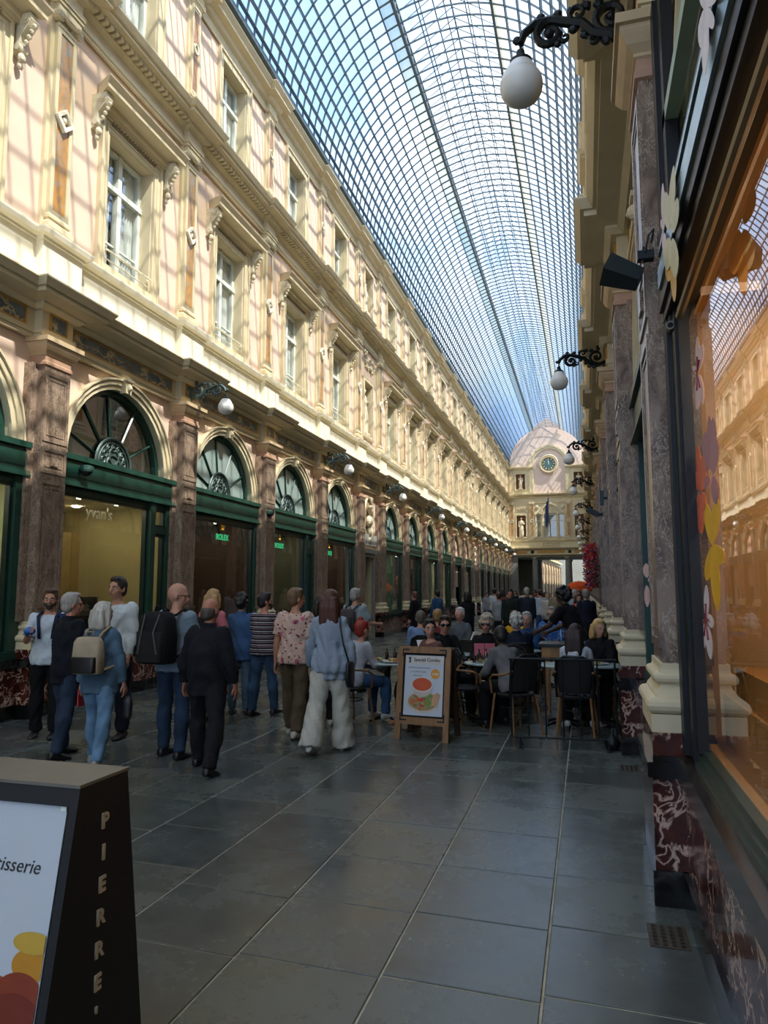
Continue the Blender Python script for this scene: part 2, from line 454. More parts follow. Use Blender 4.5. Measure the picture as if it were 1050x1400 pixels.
for side, x, rz in (('left', XL, 0), ('right', XR, PI)):
    vs = [vrange(side, y) for y in PY]
    w = put('wall_' + side, wall_mesh(vs), None, (x, 0, 0), (0, 0, rz), 'structure')
    WALLS[side] = w
    a, b = (Y0, Y1) if side == 'left' else (-Y1, -Y0)
    bk = sorted(vs)
    m = MB()   # main cornice over the shops
    sweep(m, [(.02, 5.14), (.09, 5.14), (.09, 5.2), (.11, 5.2), (.11, 5.27), (.08, 5.27), (.08, 5.53), (.14, 5.53), (.2, 5.58), (.2, 5.61), (.42, 5.64), (.42, 5.70), (.46, 5.70), (.52, 5.79), (.52, 5.81), (.05, 5.86)], a, b, bk, .13, .25)
    m.build('main_cornice', CREAM, w)
    m = MB()   # plain white dado with rails
    sweep(m, [(.02, 5.85), (.2, 5.85), (.2, 5.95), (.16, 5.98), (.12, 5.98), (.12, 6.52), (.15, 6.52), (.15, 6.56), (.22, 6.58), (.24, 6.64), (.24, 6.67), (.02, 6.69)], a, b, bk, .12, .3)
    m.build('dado', CREAM2, w)
    m = MB()   # architrave, frieze and cornice between the two upper floors
    sweep(m, [(.02, 10.28), (.07, 10.28), (.07, 10.34), (.09, 10.34), (.09, 10.42), (.05, 10.44), (.05, 10.60), (.12, 10.64), (.16, 10.64), (.16, 10.72), (.36, 10.76), (.36, 10.82), (.40, 10.83), (.45, 10.92), (.45, 10.94), (.02, 10.99)], a, b, bk, .1, .22)
    m.build('string_cornice', CREAM, w)
    m = MB()   # top cornice
    sweep(m, [(.02, 13.5), (.06, 13.5), (.06, 13.6), (.04, 13.62), (.04, 13.72), (.12, 13.76), (.16, 13.84), (.30, 13.87), (.30, 13.93), (.38, 14.02), (.38, 14.05), (.02, 14.08)], a, b, bk, .1, .2)
    m.build('top_cornice', CREAM, w)
    m = MB()
    sweep(m, [(-.1, 14.05), (.16, 14.05), (.16, 14.26), (.2, 14.28), (.2, 14.32), (-.1, 14.34)], a, b, bk, .08, .2)
    m.build('parapet', CREAM, w)
    m = MB()   # rows of small dentils under the string cornice
    y = a + .1
    while y < b:
        m.box(.16, .27, y, y+.07, 10.66, 10.745); y += .13
    m.build('dentil_course', CREAM, w, kind='stuff')

# ---- shared facade pieces
def frame_strips(mb, u0, u1, v0, v1, z0, z1, t):
    mb.box(u0, u1, v0, v1, z0, z0+t); mb.box(u0, u1, v0, v1, z1-t, z1); mb.box(u0, u1, v0, v0+t, z0+t, z1-t); mb.box(u0, u1, v1-t, v1, z0+t, z1-t)
PM = {}
m = MB(); m.box(0, .35, -.38, .38, 0, .18); PM['plinth_foot'] = m.mesh('plinth_foot', BLACKM)
m = MB(); m.box(0, .335, -.36, .36, .18, .66); PM['plinth_block'] = m.mesh('plinth_block', REDM)
m = MB(); m.box(0, .36, -.40, .40, .66, .74); m.frust(0, .33, -.37, .37, .74, .765, 0, 0); PM['plinth_slab'] = m.mesh('plinth_slab', BLACKM)
m = MB(); m.box(0, .325, -.34, .34, .765, .885); PM['red_block'] = m.mesh('red_block', REDM)
def torus_rings(mb, levels):
    rings = []
    for (u, z) in levels: rings.append([(0, -u+.0, z), (u, -u, z), (u, u, z), (0, u, z)])
    k = 4; n = len(mb.v)
    for r in rings: mb.v += r
    for a in range(len(rings)-1):
        for i in range(k): j = (i+1) % k; mb.face(n+a*k+i, n+a*k+j, n+(a+1)*k+j, n+(a+1)*k+i)
    mb.face(n, n+1, n+2, n+3); e = n+(len(rings)-1)*k; mb.face(e+3, e+2, e+1, e)
def base_prof(mb, lv, hw, uf):      # lv: list of (grow, z)
    rings = [[(0, -hw-g, z), (uf+g, -hw-g, z), (uf+g, hw+g, z), (0, hw+g, z)] for g, z in lv]
    n = len(mb.v)
    for r in rings: mb.v += r
    for a in range(len(rings)-1):
        for i in range(4): j = (i+1) % 4; mb.face(n+a*4+i, n+a*4+j, n+(a+1)*4+j, n+(a+1)*4+i)
    e = n+(len(rings)-1)*4; mb.face(e, e+1, e+2, e+3); mb.face(n+3, n+2, n+1, n)
m = MB()
tor = lambda z0, z1, g, b: [(g+b*sin(PI*i/6), z0+(z1-z0)*(.5-.5*cos(PI*i/6))) for i in range(7)]
base_prof(m, [(.06, .885), (.06, .98)] + tor(.98, 1.07, .035, .045) + [(.03, 1.085), (.005, 1.12), (.0, 1.14)] + tor(1.14, 1.20, .005, .03) + [(.0, 1.215), (0, 1.25)], .265, .265)
PM['base'] = m.mesh('base', CREAM)
m = MB(); m.box(0, .13, -.36, .36, 1.25, 4.78)
m.box(0, .25, -.25, .25, 1.25, 4.78)
for (z0, z1, t) in ((3.72, 4.66, .03), (3.28, 3.6, .03), (1.35, 3.14, .03)):
    frame_strips(m, .25, .263, -.24, .24, z0-.02, z1+.02, .05); frame_strips(m, .25, .258, -.17, .17, z0+.07, z1-.07, .02)
m.box(.25, .275, -.07, .07, 3.37, 3.5)
PM['shaft'] = m.mesh('shaft', PILM)
m = MB()
base_prof(m, [(.0, 4.76), (.02, 4.77), (.02, 4.81), (.005, 4.83), (.005, 4.9)], .25, .25); PM['cap_neck'] = m.mesh('cap_neck', PINKCAP)
m = MB()
base_prof(m, [(.005, 4.9), (.02, 4.91), (.02, 4.93), (.06, 4.97), (.09, 5.02), (.10, 5.04), (.10, 5.07), (.125, 5.075), (.125, 5.14)], .25, .25); PM['capital'] = m.mesh('capital', plain('warm_capital_stone', '#c8ae88', .6, var=.1))
m = MB(); m.box(.2, .225, -.15, .15, 5.29, 5.51); PM['stone_inlay'] = m.mesh('stone_inlay', BLUEM)
m = MB(); frame_strips(m, .2, .235, -.175, .175, 5.27, 5.53, .025); PM['inlay_border'] = m.mesh('inlay_border', GOLDTRIM)
m = MB(); base_prof(m, [(.04, 6.69), (.04, 6.8), (.06, 6.81), (.06, 6.88), (.02, 6.92), (.0, 6.94), (.03, 6.96), (.03, 7.0), (0, 7.04)], .2, .12)
PM['upper_base'] = m.mesh('upper_base', CREAM)
m = MB(); m.box(0, .06, -.28, .28, 6.7, 10.3); m.box(.06, .09, -.2, .2, 7.04, 9.95); frame_strips(m, .09, .12, -.2, .2, 7.04, 9.95, .07)
PM['upper_shaft'] = m.mesh('upper_shaft', CREAM)
m = MB(); m.box(.09, .105, -.13, .13, 7.11, 9.88); PM['marble_inset'] = m.mesh('marble_inset', GOLDM)
m = MB()
tt = Matrix.Translation((0, 0, 8.55)) @ Matrix.Rotation(R(45), 4, 'X')
for (a, b, c, d) in ((-.13, .13, -.13, -.08), (-.13, .13, .08, .13), (-.13, -.08, -.08, .08), (.08, .13, -.08, .08)): m.box(.09, .17, a, b, c, d, tt)
m.ball((.12, 0, 8.56), .05, 8, 6)
PM['diamond_boss'] = m.mesh('diamond_boss', CREAM2)
m = MB()   # scrolled capital
m.box(.0, .15, -.24, .24, 10.16, 10.28); m.box(0, .13, -.2, .2, 9.95, 10.0)
for s in (-1, 1):
    for i, rr in enumerate((.085, .06, .035)): m.lathe([(rr, 0), (rr, .16+.015*i)], (0.0, s*.2, 10.1), 14, 'x')
    m.tube([(.15+.01, s*(.2-.085*cos(a*.6)*(1-a/16)), 10.1+.085*sin(a*.6)*(1-a/16)) for a in range(14)], .012, 5)
m.tube([(.17, -.2+.04*i, 10.12-.05*sin(PI*i/10)) for i in range(11)], .03, 6)
for i in range(5): m.ball((.16, -.12+.06*i, 10.08), .025, 6, 4)
PM['scroll_capital'] = m.mesh('scroll_capital', CREAM)
m = MB(); m.box(0, .06, -.2, .2, 10.98, 13.5); base_prof(m, [(.03, 11.25), (.03, 11.4), (.05, 11.41), (.05, 11.46), (.01, 11.5)], .15, .09); m.box(.06, .1, -.15, .15, 11.5, 13.42)
frame_strips(m, .1, .115, -.15, .15, 11.5, 13.42, .05); m.frust(0, .1, -.15, .15, 13.42, 13.5, .04, .04)
PM['top_shaft'] = m.mesh('top_shaft', CREAM)
m = MB(); m.box(.1, .108, -.07, .07, 11.62, 12.38); m.box(.1, .108, -.07, .07, 12.62, 13.32)
PM['top_inset'] = m.mesh('top_inset', plain('rosy_inset_marble', '#a5795c', .5, var=.3, scale=9))
m = MB(); m.tube([(.12, .075*cos(2*PI*i/14), 12.5+.1*sin(2*PI*i/14)) for i in range(14)], .018, 5, True); PM['ring_boss'] = m.mesh('ring_boss', CREAM2)
for side in ('left', 'right'):
    for y in PY:
        v = vrange(side, y)
        p = put('pilaster', PM['shaft'], WALLS[side], (0, v, 0))
        for k in ('plinth_foot', 'plinth_block', 'plinth_slab', 'red_block', 'base', 'cap_neck', 'capital', 'stone_inlay', 'inlay_border'): put(k, PM[k], p)
        p = put('upper_pilaster', PM['upper_shaft'], WALLS[side], (0, v, 0))
        for k in ('upper_base', 'marble_inset', 'diamond_boss', 'scroll_capital'): put(k, PM[k], p)
        p = put('top_pilaster', PM['top_shaft'], WALLS[side], (0, v, 0))
        put('top_inset', PM['top_inset'], p); put('ring_boss', PM['ring_boss'], p)

# ---- archivolts, keystones, inlaid frieze panels, plinth between the pilasters
def arc_band(mb, r0, r1, u0, u1, zs, zb, seg=20):
    P = [(-1, zb)] if zb < zs else []
    A = [(cos(PI*i/seg), sin(PI*i/seg)) for i in range(seg+1)]
    rings = []
    def ring(c, s_, zoff):
        return [(u0, r0*c, zoff+r0*s_), (u1, r0*c, zoff+r0*s_), (u1, r1*c, zoff+r1*s_), (u0, r1*c, zoff+r1*s_)]
    if zb < zs: rings.append(ring(1, 0, zb))
    for c, s_ in A: rings.append(ring(c, s_, zs))
    if zb < zs: rings.append(ring(-1, 0, zb))
    mb.rings(rings)
m = MB(); arc_band(m, RA-.01, RA+.07, 0, .04, ZS, ZF+.35); arc_band(m, RA+.07, RA+.15, 0, .07, ZS, ZF+.35); arc_band(m, RA+.15, RA+.18, 0, .10, ZS, ZF+.35)
PM['archivolt'] = m.mesh('archivolt', CREAM)
m = MB(); m.prism([(0.02, -.07, 4.9), (0.02, .07, 4.9), (.02, .1, 5.14), (.02, -.1, 5.14)], (.12, 0, 0)); m.ball((.14, 0, 5.0), .06, 8, 6, (1, .8, 1.2)); m.box(.02, .17, -.11, .11, 5.1, 5.15)
m.ball((.19, 0, 4.98), .02, 6, 4)
PM['keystone'] = m.mesh('keystone', CREAM)
m = MB(); m.box(.08, .095, -1.3, 1.3, 5.30, 5.50); PM['frieze_panel'] = m.mesh('frieze_panel', BLUEM)
m = MB(); frame_strips(m, .08, .105, -1.33, 1.33, 5.275, 5.525, .025); PM['panel_border'] = m.mesh('panel_border', GOLDTRIM)
m = MB(); m.box(.08, .095, -.7, .7, 5.30, 5.50); PM['frieze_panel_short'] = m.mesh('frieze_panel', BLUEM)
m = MB(); m.box(0, .19, -1.4, 1.4, 0, .18); PM['wall_foot'] = m.mesh('wall_foot', BLACKM)
m = MB(); m.box(0, .17, -1.4, -.72, .18, .66); m.box(0, .17, -.712, .0, .18, .66); m.box(0, .17, .008, .70, .18, .66); m.box(0, .17, .708, 1.4, .18, .66); PM['wall_plinth'] = m.mesh('wall_plinth', REDM)
m = MB(); m.box(-.1, .21, -1.4, 1.4, .66, .74); m.box(-.1, .19, -1.4, 1.4, .74, .76); PM['sill_slab'] = m.mesh('sill_slab', BLACKM)

# ---- shop fronts
m = MB()
m.box(-.02, .10, -1.52, 1.52, 3.27, 3.58); m.box(-.02, .15, -1.52, 1.52, 3.58, 3.66); m.box(-.02, .13, -1.52, 1.52, 3.22, 3.27); m.box(.10, .112, -1.45, 1.45, 3.33, 3.52)
m.box(-.02, .15, -1.52, 1.52, 3.19, 3.215)
PM['fascia'] = m.mesh('fascia', GREEN)
m = MB(); arc_band(m, RA-.09, RA, -.2, -.08, ZS, ZS-.04); m.box(-.2, -.08, -RA, RA, ZS-.06, ZS+.02); PM['fan_frame'] = m.mesh('fan_frame', GREEN)
m = MB()
for a in (28, 62, 98, 130, 160):
    c, s_ = cos(R(a)), sin(R(a)); m.tube([(-.13, .42*c, ZS+.42*s_), (-.13, 1.2*c, ZS+1.2*s_)], .022, 4)
PM['fan_bar'] = m.mesh('fan_bar', GREEN)
m = MB(); m.poly([(-.15, 1.22*cos(PI*i/20), ZS+1.22*sin(PI*i/20)) for i in range(21)]); PM['fan_pane'] = m.mesh('fan_pane', FANGL)
m = MB()
for r_, t_ in ((.45, .025), (.38, .012), (.17, .015)): m.tube([(-.10, r_*cos(PI*i/16), ZS+.02+r_*sin(PI*i/16)) for i in range(17)], t_, 5)
m.tube([(-.10, .12*cos(2*PI*i/12), ZS+.18+.14*sin(2*PI*i/12)) for i in range(12)], .018, 5, True)
for k in range(7):
    a0 = PI*(k+.5)/7; cx, cz = .28*cos(a0), ZS+.03+.28*sin(a0)
    m.tube([(-.10, cx+(.075-.005*i)*cos(a0+i*.75), cz+(.075-.005*i)*sin(a0+i*.75)) for i in range(12)], .011, 4)
m.poly([(-.115, .44*cos(PI*i/16), ZS+.02+.44*sin(PI*i/16)) for i in range(17)])
PM['iron_rosette'] = m.mesh('iron_rosette', GREYIRON)
m = MB(); m.poly([(-.15, 1.22*cos(PI*i/20), ZS+1.22*sin(PI*i/20)) for i in range(21)]); PM['milky_pane'] = m.mesh('fan_pane', MILKY)
def shop_frames(split):
    m = MB()
    m.box(-.06, .08, -1.52, -1.34, .76, 3.22); m.box(-.06, .08, 1.34, 1.52, .76, 3.22); m.box(-.06, .1, -1.52, 1.52, .76, .86); m.box(-.06, .04, -1.34, 1.34, 3.1, 3.22)
    if split: m.box(-.06, .10, .82, .96, .82, 3.2); m.box(-.05, .07, .96, 1.34, 2.66, 2.78)
    m2 = MB()
    if split:
        frame_strips(m2, -.05, .03, -1.34, .82, .86, 3.1, .05); frame_strips(m2, -.05, .03, .96, 1.34, .86, 2.66, .05); frame_strips(m2, -.05, .03, .96, 1.34, 2.78, 3.1, .04)
        P = [(-1.3, .78, .88, 3.08), (.98, 1.32, .88, 2.64), (.98, 1.32, 2.8, 3.08)]
    else:
        frame_strips(m2, -.05, .03, -1.34, 1.34, .86, 3.1, .05); P = [(-1.3, 1.3, .88, 3.08)]
    return m.mesh('shop_frame', GREEN), m2.mesh('inner_frame', DGREEN), P
SF = {s: shop_frames(s) for s in (0, 1)}
def wall_only(c, rough=.8, var=.08): return plain('interior_%s' % c.strip('#'), c, rough, var=var, scale=1.5)
ROOMS = {'mint': ('#b9bf93', '#e9e3c0'), 'beige': ('#a89a68', '#cfc596'), 'brown': ('#3a2616', '#52341c'), 'olive': ('#4a4a34', '#6d6748'), 'teal': ('#50695c', '#8aa28e'), 'plum': ('#3e3430', '#5a4a40')}
roommats = {k: (wall_only(a), wall_only(b)) for k, (a, b) in ROOMS.items()}
CEILL = emit('shop_downlight', (1, .92, .76), 55)  # glow for unseen ceiling discs, added to brighten the shop rooms
def room(parent, kind, W=1.75, dep=2.6, z0=.3, z1=3.2, power=1):
    a, b = roommats[kind]
    m = MB()
    m.quad((-dep, -W, z0), (-dep, W, z0), (-dep, W, z1), (-dep, -W, z1)); m.quad((-dep, -W, z0), (-dep, -W, z1), (-.3, -W, z1), (-.3, -W, z0)); m.quad((-dep, W, z0), (-.3, W, z0), (-.3, W, z1), (-dep, W, z1))
    o = m.build('shop_room', a, parent)
    m = MB(); m.quad((-dep, -W, z0+.3), (-.08, -W, z0+.3), (-.08, W, z0+.3), (-dep, W, z0+.3)); m.quad((-dep, -W, z1), (-dep, W, z1), (-.08, W, z1), (-.08, -W, z1)); m.build('room_floor', b, o)
    if power:
        m = MB()
        for v in (-1, 0, 1):
            for u in (-.7, -1.6): m.lathe([(.07*power, z1-.02), (.07*power, z1-.012)], (u, v, 0), 10)
        m.build('downlight', CEILL, o, kind='stuff')
    return o
SHELFM = plain('shelf_wood', '#8a6236', .5); BLINDM = plain('pink_blind', '#cfa994', .8, var=.04); SCREENB = emit('blue_screen', (.08, .25, .8), 1.2)
GOLDL = plain('cream_lettering', '#e7dcae', .5); ROLG = emit('green_lettering', (.04, .45, .18), .55); ROLGOLD = plain('gold_crown', '#c8962f', .35, .6)
def leaf_ball(name, c, r, n, mats, parent, seed, size=.06):
    rn = random.Random(seed); m = MB()
    for i in range(n):
        d = Vector((rn.gauss(0, 1), rn.gauss(0, 1), rn.gauss(0, 1))).normalized()*r*rn.uniform(.35, 1)
        m.cur = rn.randrange(len(mats)); p = Vector(c)+d
        a = Vector((rn.gauss(0, 1), rn.gauss(0, 1), rn.gauss(0, 1))).normalized(); b = a.orthogonal().normalized(); q = a.cross(b)*.3
        s_ = size*rn.uniform(.6, 1.3)
        m.quad(p-a*s_, p+b*s_*.5+q*s_, p+a*s_, p-b*s_*.5+q*s_)
    return m.build(name, mats, parent, kind='stuff')
AUT = [plain('autumn_leaf_%s' % n, c, .7) for n, c in (('orange', '#c75a1c'), ('amber', '#d98e2a'), ('rust', '#8f3417'))]
kinds = {2: 'mint', 3: 'mint', 4: 'beige', 5: 'brown', 6: 'olive', 7: 'brown', 9: 'teal', 10: 'plum', 11: 'teal', 12: 'mint'}
LBL = {}
win_n = 0; door_n = 0
for side in ('left', 'right'):
    for i, yb in enumerate(BAYS):
        v = vrange(side, yb); w = WALLS[side]
        if i in NARROW:
            put('frieze_panel', PM['frieze_panel_short'], w, (0, v, 0))
            continue
        put('archivolt', PM['archivolt'], w, (0, v, 0)); put('keystone', PM['keystone'], w, (0, v, 0))
        f = put('frieze_panel', PM['frieze_panel'], w, (0, v, 0)); put('panel_border', PM['panel_border'], f)
        if side == 'right' and i == 2: continue                     # the near shop window is built on its own
        put('wall_foot', PM['wall_foot'], w, (0, v, 0)); put('wall_plinth', PM['wall_plinth'], w, (0, v, 0)); put('sill_slab', PM['sill_slab'], w, (0, v, 0))
        blind = side == 'left' and i in (13, 14)
        win_n += 1
        t = empty('window_%d' % win_n, (XL if side == 'left' else XR, yb, 0), 0 if side == 'left' else PI, kind='structure')
        split = 1 if i in (4, 6, 10, 12, 17, 19) else 0
        put('fascia', PM['fascia'], t); fr = put('fan_frame', PM['fan_frame'], t)
        fm, im, P = SF[split]
        if blind:
            m = MB(); m.box(-.12, -.1, -1.25, 1.25, 1.9, 4.95); m.build('fabric_blind', BLINDM, t)
            put('shop_frame', fm, t)
            room(t, 'plum', power=0)
            continue
        put('fan_bar', PM['fan_bar'], fr); put('fan_pane', PM['fan_pane'] if i == 4 else PM['milky_pane'], t); put('iron_rosette', PM['iron_rosette'], t)
        sf = put('shop_frame', fm, t); put('inner_frame', im, sf)
        for (a, b, c, d) in P:
            m = MB(); m.quad((-.01, a, c), (-.01, b, c), (-.01, b, d), (-.01, a, d)); m.build('pane', SHOPGL, sf)
        m = MB(); m.quad((-.9, -1.6, 3.22), (-.9, 1.6, 3.22), (-.9, 1.6, 5.1), (-.9, -1.6, 5.1)); m.build('fanlight_backing', plain('fan_back_%d' % win_n, '#c3ccc6' if i != 4 else '#5d5347', .9), t)
        kd = kinds.get(i, 'plum') if side == 'left' else 'plum'
        rm = room(t, kd, power=(1 if (side == 'left' and i < 14) else 0))
        # merchandise displays on the window bed
        if side == 'left' and i < 14:
            m = MB(); rn = random.Random(i)
            for k in range(5):
                vv = -1.1+k*.5; hh = rn.uniform(.1, .35); m.box(-.75, -.45, vv, vv+.3, .62, .62+hh*.5); m.box(-.66, -.52, vv+.08, vv+.22, .62+hh*.5, .62+hh)
            m.build('display_stand', SHELFM if i % 2 else roommats['olive'][1], rm)
            m = MB(); m.box(-2.55, -2.2, -1.5, 1.5, 1.0, 1.05); m.box(-2.55, -2.2, -1.5, 1.5, 1.6, 1.65); m.box(-2.55, -2.2, -1.5, 1.5, 2.2, 2.25); m.box(-2.58, -2.2, -.2, .6, .6, 2.6)
            m.build('back_shelf', SHELFM, rm)
        if side == 'left' and i == 4:
            BRK = plain('red_brick', '#8a4a38', .8, var=.25, scale=9); MOR = plain('brick_mortar', '#a08a78', .9)
            m = MB(); m.box(-.66, -.62, .55, 1.5, 3.5, 5.0); o = m.build('brick_pier', MOR, t)
            m = MB()
            for r_ in range(20):
                for c_ in range(5): v0_ = .56+(c_-.5*(r_ % 2))*.215; m.box(-.62, -.605, max(.55, v0_), min(1.5, v0_+.2), 3.52+r_*.073, 3.58+r_*.073)
            m.build('bricks', BRK, o, kind='stuff')
            for k in range(6): m = MB(); m.box(-1.62, -1.58, -.25+k*.23, -.03+k*.23, .6, 2.7); m.build('wood_plank', plain('pale_oak_%d' % k, ['#a88c50', '#b0955a', '#a3874c'][k % 3], .6), rm)
            m = MB(); m.box(-1.5, -.7, -.2, 1.2, .6, 1.0); m.box(-1.3, -.9, .3, .8, 1.0, 1.55); m.build('shop_counter', DARKIN, rm)
            me = textmesh("yvan's", .27, GOLDL, .004); o = put('shop_lettering', me, t, (.0, -.42, 2.78), (PI/2, 0, PI/2))
        if side == 'left' and i in (5, 6, 7):
            vo = {5: 0.05, 6: -.85, 7: .9}[i]; vo = {5: -.02, 6: -.72, 7: -.75}[i]
            me = textmesh("ROLEX", .17, ROLG, .004, bold=.004); put('shop_lettering', me, t, (.0, vo, 2.72), (PI/2, 0, PI/2))
            m = MB()
            for q in range(5):
                a = R(-44+22*q); m.tube([(0, vo+.02*sin(a)*2, 2.93), (0, vo+.13*sin(a), 2.93+.15*cos(a))], [.012, .007], 5); m.ball((0, vo+.13*sin(a), 2.935+.15*cos(a)), .014, 6, 4)
            m.lathe([(.035, 2.91), (.045, 2.93), (.035, 2.95)], (0, vo, 0), 10)
            m.build('crown_emblem', ROLGOLD, t)
        if side == 'left' and i in (5, 6, 7):
            leaf_ball('window_bouquet', (-.45, -1.05, 1.25), .26, 260, [plain('bouquet_a%d' % i, '#a9b23c', .7), plain('bouquet_b%d' % i, '#3f5a24', .7), plain('bouquet_c%d' % i, '#d8d08a', .7)], t, i, .045)
            m = MB(); m.lathe([(.05, .62), (.09, .75), (.06, 1.0)], (-.45, -1.05, 0), 12); m.build('vase', DARKIN, t)
        if side == 'left' and i == 6:
            m = MB(); m.box(-.6, -.57, -1.2, -.5, 1.15, 2.0); m.build('display_screen', SCREENB, t)
        if side == 'left' and i in (9, 10):
            leaf_ball('autumn_leaves', (-.6, -.5 if i == 9 else .1, 1.9), .55, 500, AUT, t, i, .09)
            m = MB(); m.lathe([(.12, .62), (.2, .8), (.16, 1.1), (.2, 1.3)], (-.6, -.5 if i == 9 else .1, 0), 14); m.build('vase', plain('vase_grey%d' % i, '#8c9c94', .4), t)

# ---- upper windows
m = MB(); frame_strips(m, 0, .05, -.85, .85, 6.69, 9.38, .21); frame_strips(m, .05, .08, -.85, .85, 6.69, 9.38, .05); frame_strips(m, .05, .065, -.72, .72, 6.69, 9.26, .03); PM['surround'] = m.mesh('surround', CREAM)
m = MB()
rings = []
prof = [(0, 9.38), (.1, 9.38), (.1, 9.44), (.14, 9.46), (.14, 9.54), (.36, 9.56), (.36, 9.62), (.42, 9.7), (.42, 9.73), (0, 9.8)]
m2 = MB()
m.rings([[(p[0], -.92-p[0]*.6, p[1]) for p in prof], [(p[0], .92+p[0]*.6, p[1]) for p in prof]])
PM['hood'] = m.mesh('hood', CREAM)
m = MB(); m.box(.05, .07, -.6, .6, 9.27, 9.36)
for k in range(17): m.ball((.08, -.6+k*.075, 9.32), .026, 5, 4)
PM['carved_band'] = m.mesh('carved_band', plain('brown_carving', '#8c7a58', .7, var=.3, scale=30))
m = MB()
for s in (1,):
    path = [(.05+.20*cos(R(90-a*1.0))*1, 0, 9.42-.10) for a in (0,)]
    m.prism([(0, -.07, 9.53), (.27, -.07, 9.53), (.29, -.07, 9.44), (.24, -.07, 9.34), (.13, -.07, 9.22), (.1, -.07, 9.08), (.06, -.07, 8.98), (0, -.07, 8.95)], (0, .14, 0))
    m.lathe([(.075, -.085), (.075, .085)], (.2, 0, 9.44), 12, 'y'); m.lathe([(.045, -.095), (.045, .095)], (.2, 0, 9.44), 10, 'y'); m.lathe([(.05, -.08), (.05, .08)], (.08, 0, 9.06), 10, 'y')
    m.ball((.1, 0, 8.93), .06, 8, 6, (.8, 1, 1.1)); m.ball((.07, 0, 8.84), .04, 8, 6, (.8, .9, 1.6))
    for k in range(4): m.ball((.29-.04*k, 0, 9.36-.07*k), .035, 6, 4)
PM['bracket'] = m.mesh('bracket', STONE)
def sash(hw, z0, z1, zt, up=0):
    m = MB(); frame_strips(m, -.3, -.22, -hw, hw, z0, z1, .07); m.box(-.3, -.2, -.05, .05, z0, z1); m.box(-.3, -.19, -hw, hw, zt, zt+.09)
    m.box(-.28, -.24, -hw, hw, z0+(zt-z0)*.38, z0+(zt-z0)*.38+.03); m.box(-.28, -.24, -.02, .02, zt, z1)
    g = MB(); g.quad((-.26, -hw, z0), (-.26, hw, z0), (-.26, hw, z1), (-.26, -hw, z1))
    c = MB(); k = 26; n = 0
    zb, zu = z0+.02, z1-.05
    for s in (-1, 1):
        pts = []
        for i in range(k+1):
            v_ = s*(hw-.02 - (hw*.78)*i/k); u_ = -.33+.025*sin(i*1.7)
            pts.append((u_, v_))
        for i in range(k): c.quad((pts[i][0], pts[i][1], zb), (pts[i+1][0], pts[i+1][1], zb), (pts[i+1][0], pts[i+1][1]*(.75 if i > k-9 else 1), zu), (pts[i][0], pts[i][1]*(.75 if i > k-9 else 1), zu))
    return m.mesh('sash_frame', WHITEP), g.mesh('pane', UPGL), c.mesh('curtain', MIRRORW)
S1 = sash(.62, 6.88, 9.14, 8.42); S2 = sash(.56, 11.12, 13.28, 12.6)
m = MB(); m.tube([(-.02, -.6, 7.14), (.06, -.6, 7.14), (.06, .6, 7.14), (-.02, .6, 7.14)], .016, 6); m.tube([(.0, -.62, 7.02), (.0, .62, 7.02)], .012, 5); PM['guard_rail'] = m.mesh('guard_rail', CREAM2)
m = MB(); frame_strips(m, 0, .05, -.76, .76, 10.98, 13.46, .19); frame_strips(m, .05, .08, -.76, .76, 10.98, 13.46, .04); PM['top_surround'] = m.mesh('top_surround', CREAM)
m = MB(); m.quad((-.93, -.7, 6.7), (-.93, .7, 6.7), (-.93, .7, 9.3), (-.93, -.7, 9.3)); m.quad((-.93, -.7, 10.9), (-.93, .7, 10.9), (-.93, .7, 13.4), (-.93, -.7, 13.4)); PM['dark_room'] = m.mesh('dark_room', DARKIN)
for side in ('left', 'right'):
    for i, yb in enumerate(BAYS):
        if i in NARROW: continue
        for fl in (1, 2):
            win_n += 1
            t = empty('window_%d' % win_n, (XL if side == 'left' else XR, yb, 0), 0 if side == 'left' else PI, kind='structure')
            S = S1 if fl == 1 else S2
            sf = put('sash_frame', S[0], t); put('pane', S[1], sf); put('curtain', S[2], t)
            if fl == 1:
                put('surround', PM['surround'], t); h = put('hood', PM['hood'], t); put('carved_band', PM['carved_band'], h)
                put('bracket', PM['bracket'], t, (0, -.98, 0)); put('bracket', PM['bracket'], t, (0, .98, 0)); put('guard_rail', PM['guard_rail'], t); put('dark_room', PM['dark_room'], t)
            else: put('top_surround', PM['top_surround'], t)
# ------------------------------------------------------------------ glass vault with raised lantern
RV, ZV = 3.76, 14.32                       # radius and centre height of the round vault
LH, LRIDGE = 1.32, 19.12                   # half width and ridge height of the lantern
ceil_ = empty('ceiling', (XC, 0, 0), kind='structure')
A0 = math.acos(LH/RV)
def vp(a, r=RV): return (r*cos(a), ZV + r*sin(a))
PITCH = .425
nr = int((Y1-(Y0+1))/PITCH)
ribm = MB()
seg = 14
def rib_mesh():
    m = MB(); r0, r1, t = RV-.045, RV+.0, .014
    rings = []
    for i in range(seg*2+1):
        a = PI*i/(seg*2); c, s_ = cos(a), sin(a)
        rings.append([(r0*c, -t, ZV+r0*s_), (r1*c, -t, ZV+r1*s_), (r1*c, t, ZV+r1*s_), (r0*c, t, ZV+r0*s_)])
    m.rings(rings)
    return m.mesh('rib', ROOFIRON)
RIB = rib_mesh()
m = MB()
zl = ZV + RV*sin(A0)
for s in (-1, 1):
    m.tube([(s*LH, 0, zl), (s*LH, 0, zl+.33)], .016, 4); m.tube([(s*(LH+.06), 0, zl+.33), (0, 0, LRIDGE)], .016, 4)
m.tube([(0, 0, zl+1.15), (0, 0, LRIDGE)], .008, 4)
RAFT = m.mesh('lantern_rafter', ROOFIRON)
for i in range(nr+1):
    y = Y0 + 1 + i*PITCH
    put('rib', RIB, ceil_, (0, y, 0)); put('lantern_rafter', RAFT, ceil_, (0, y, 0))
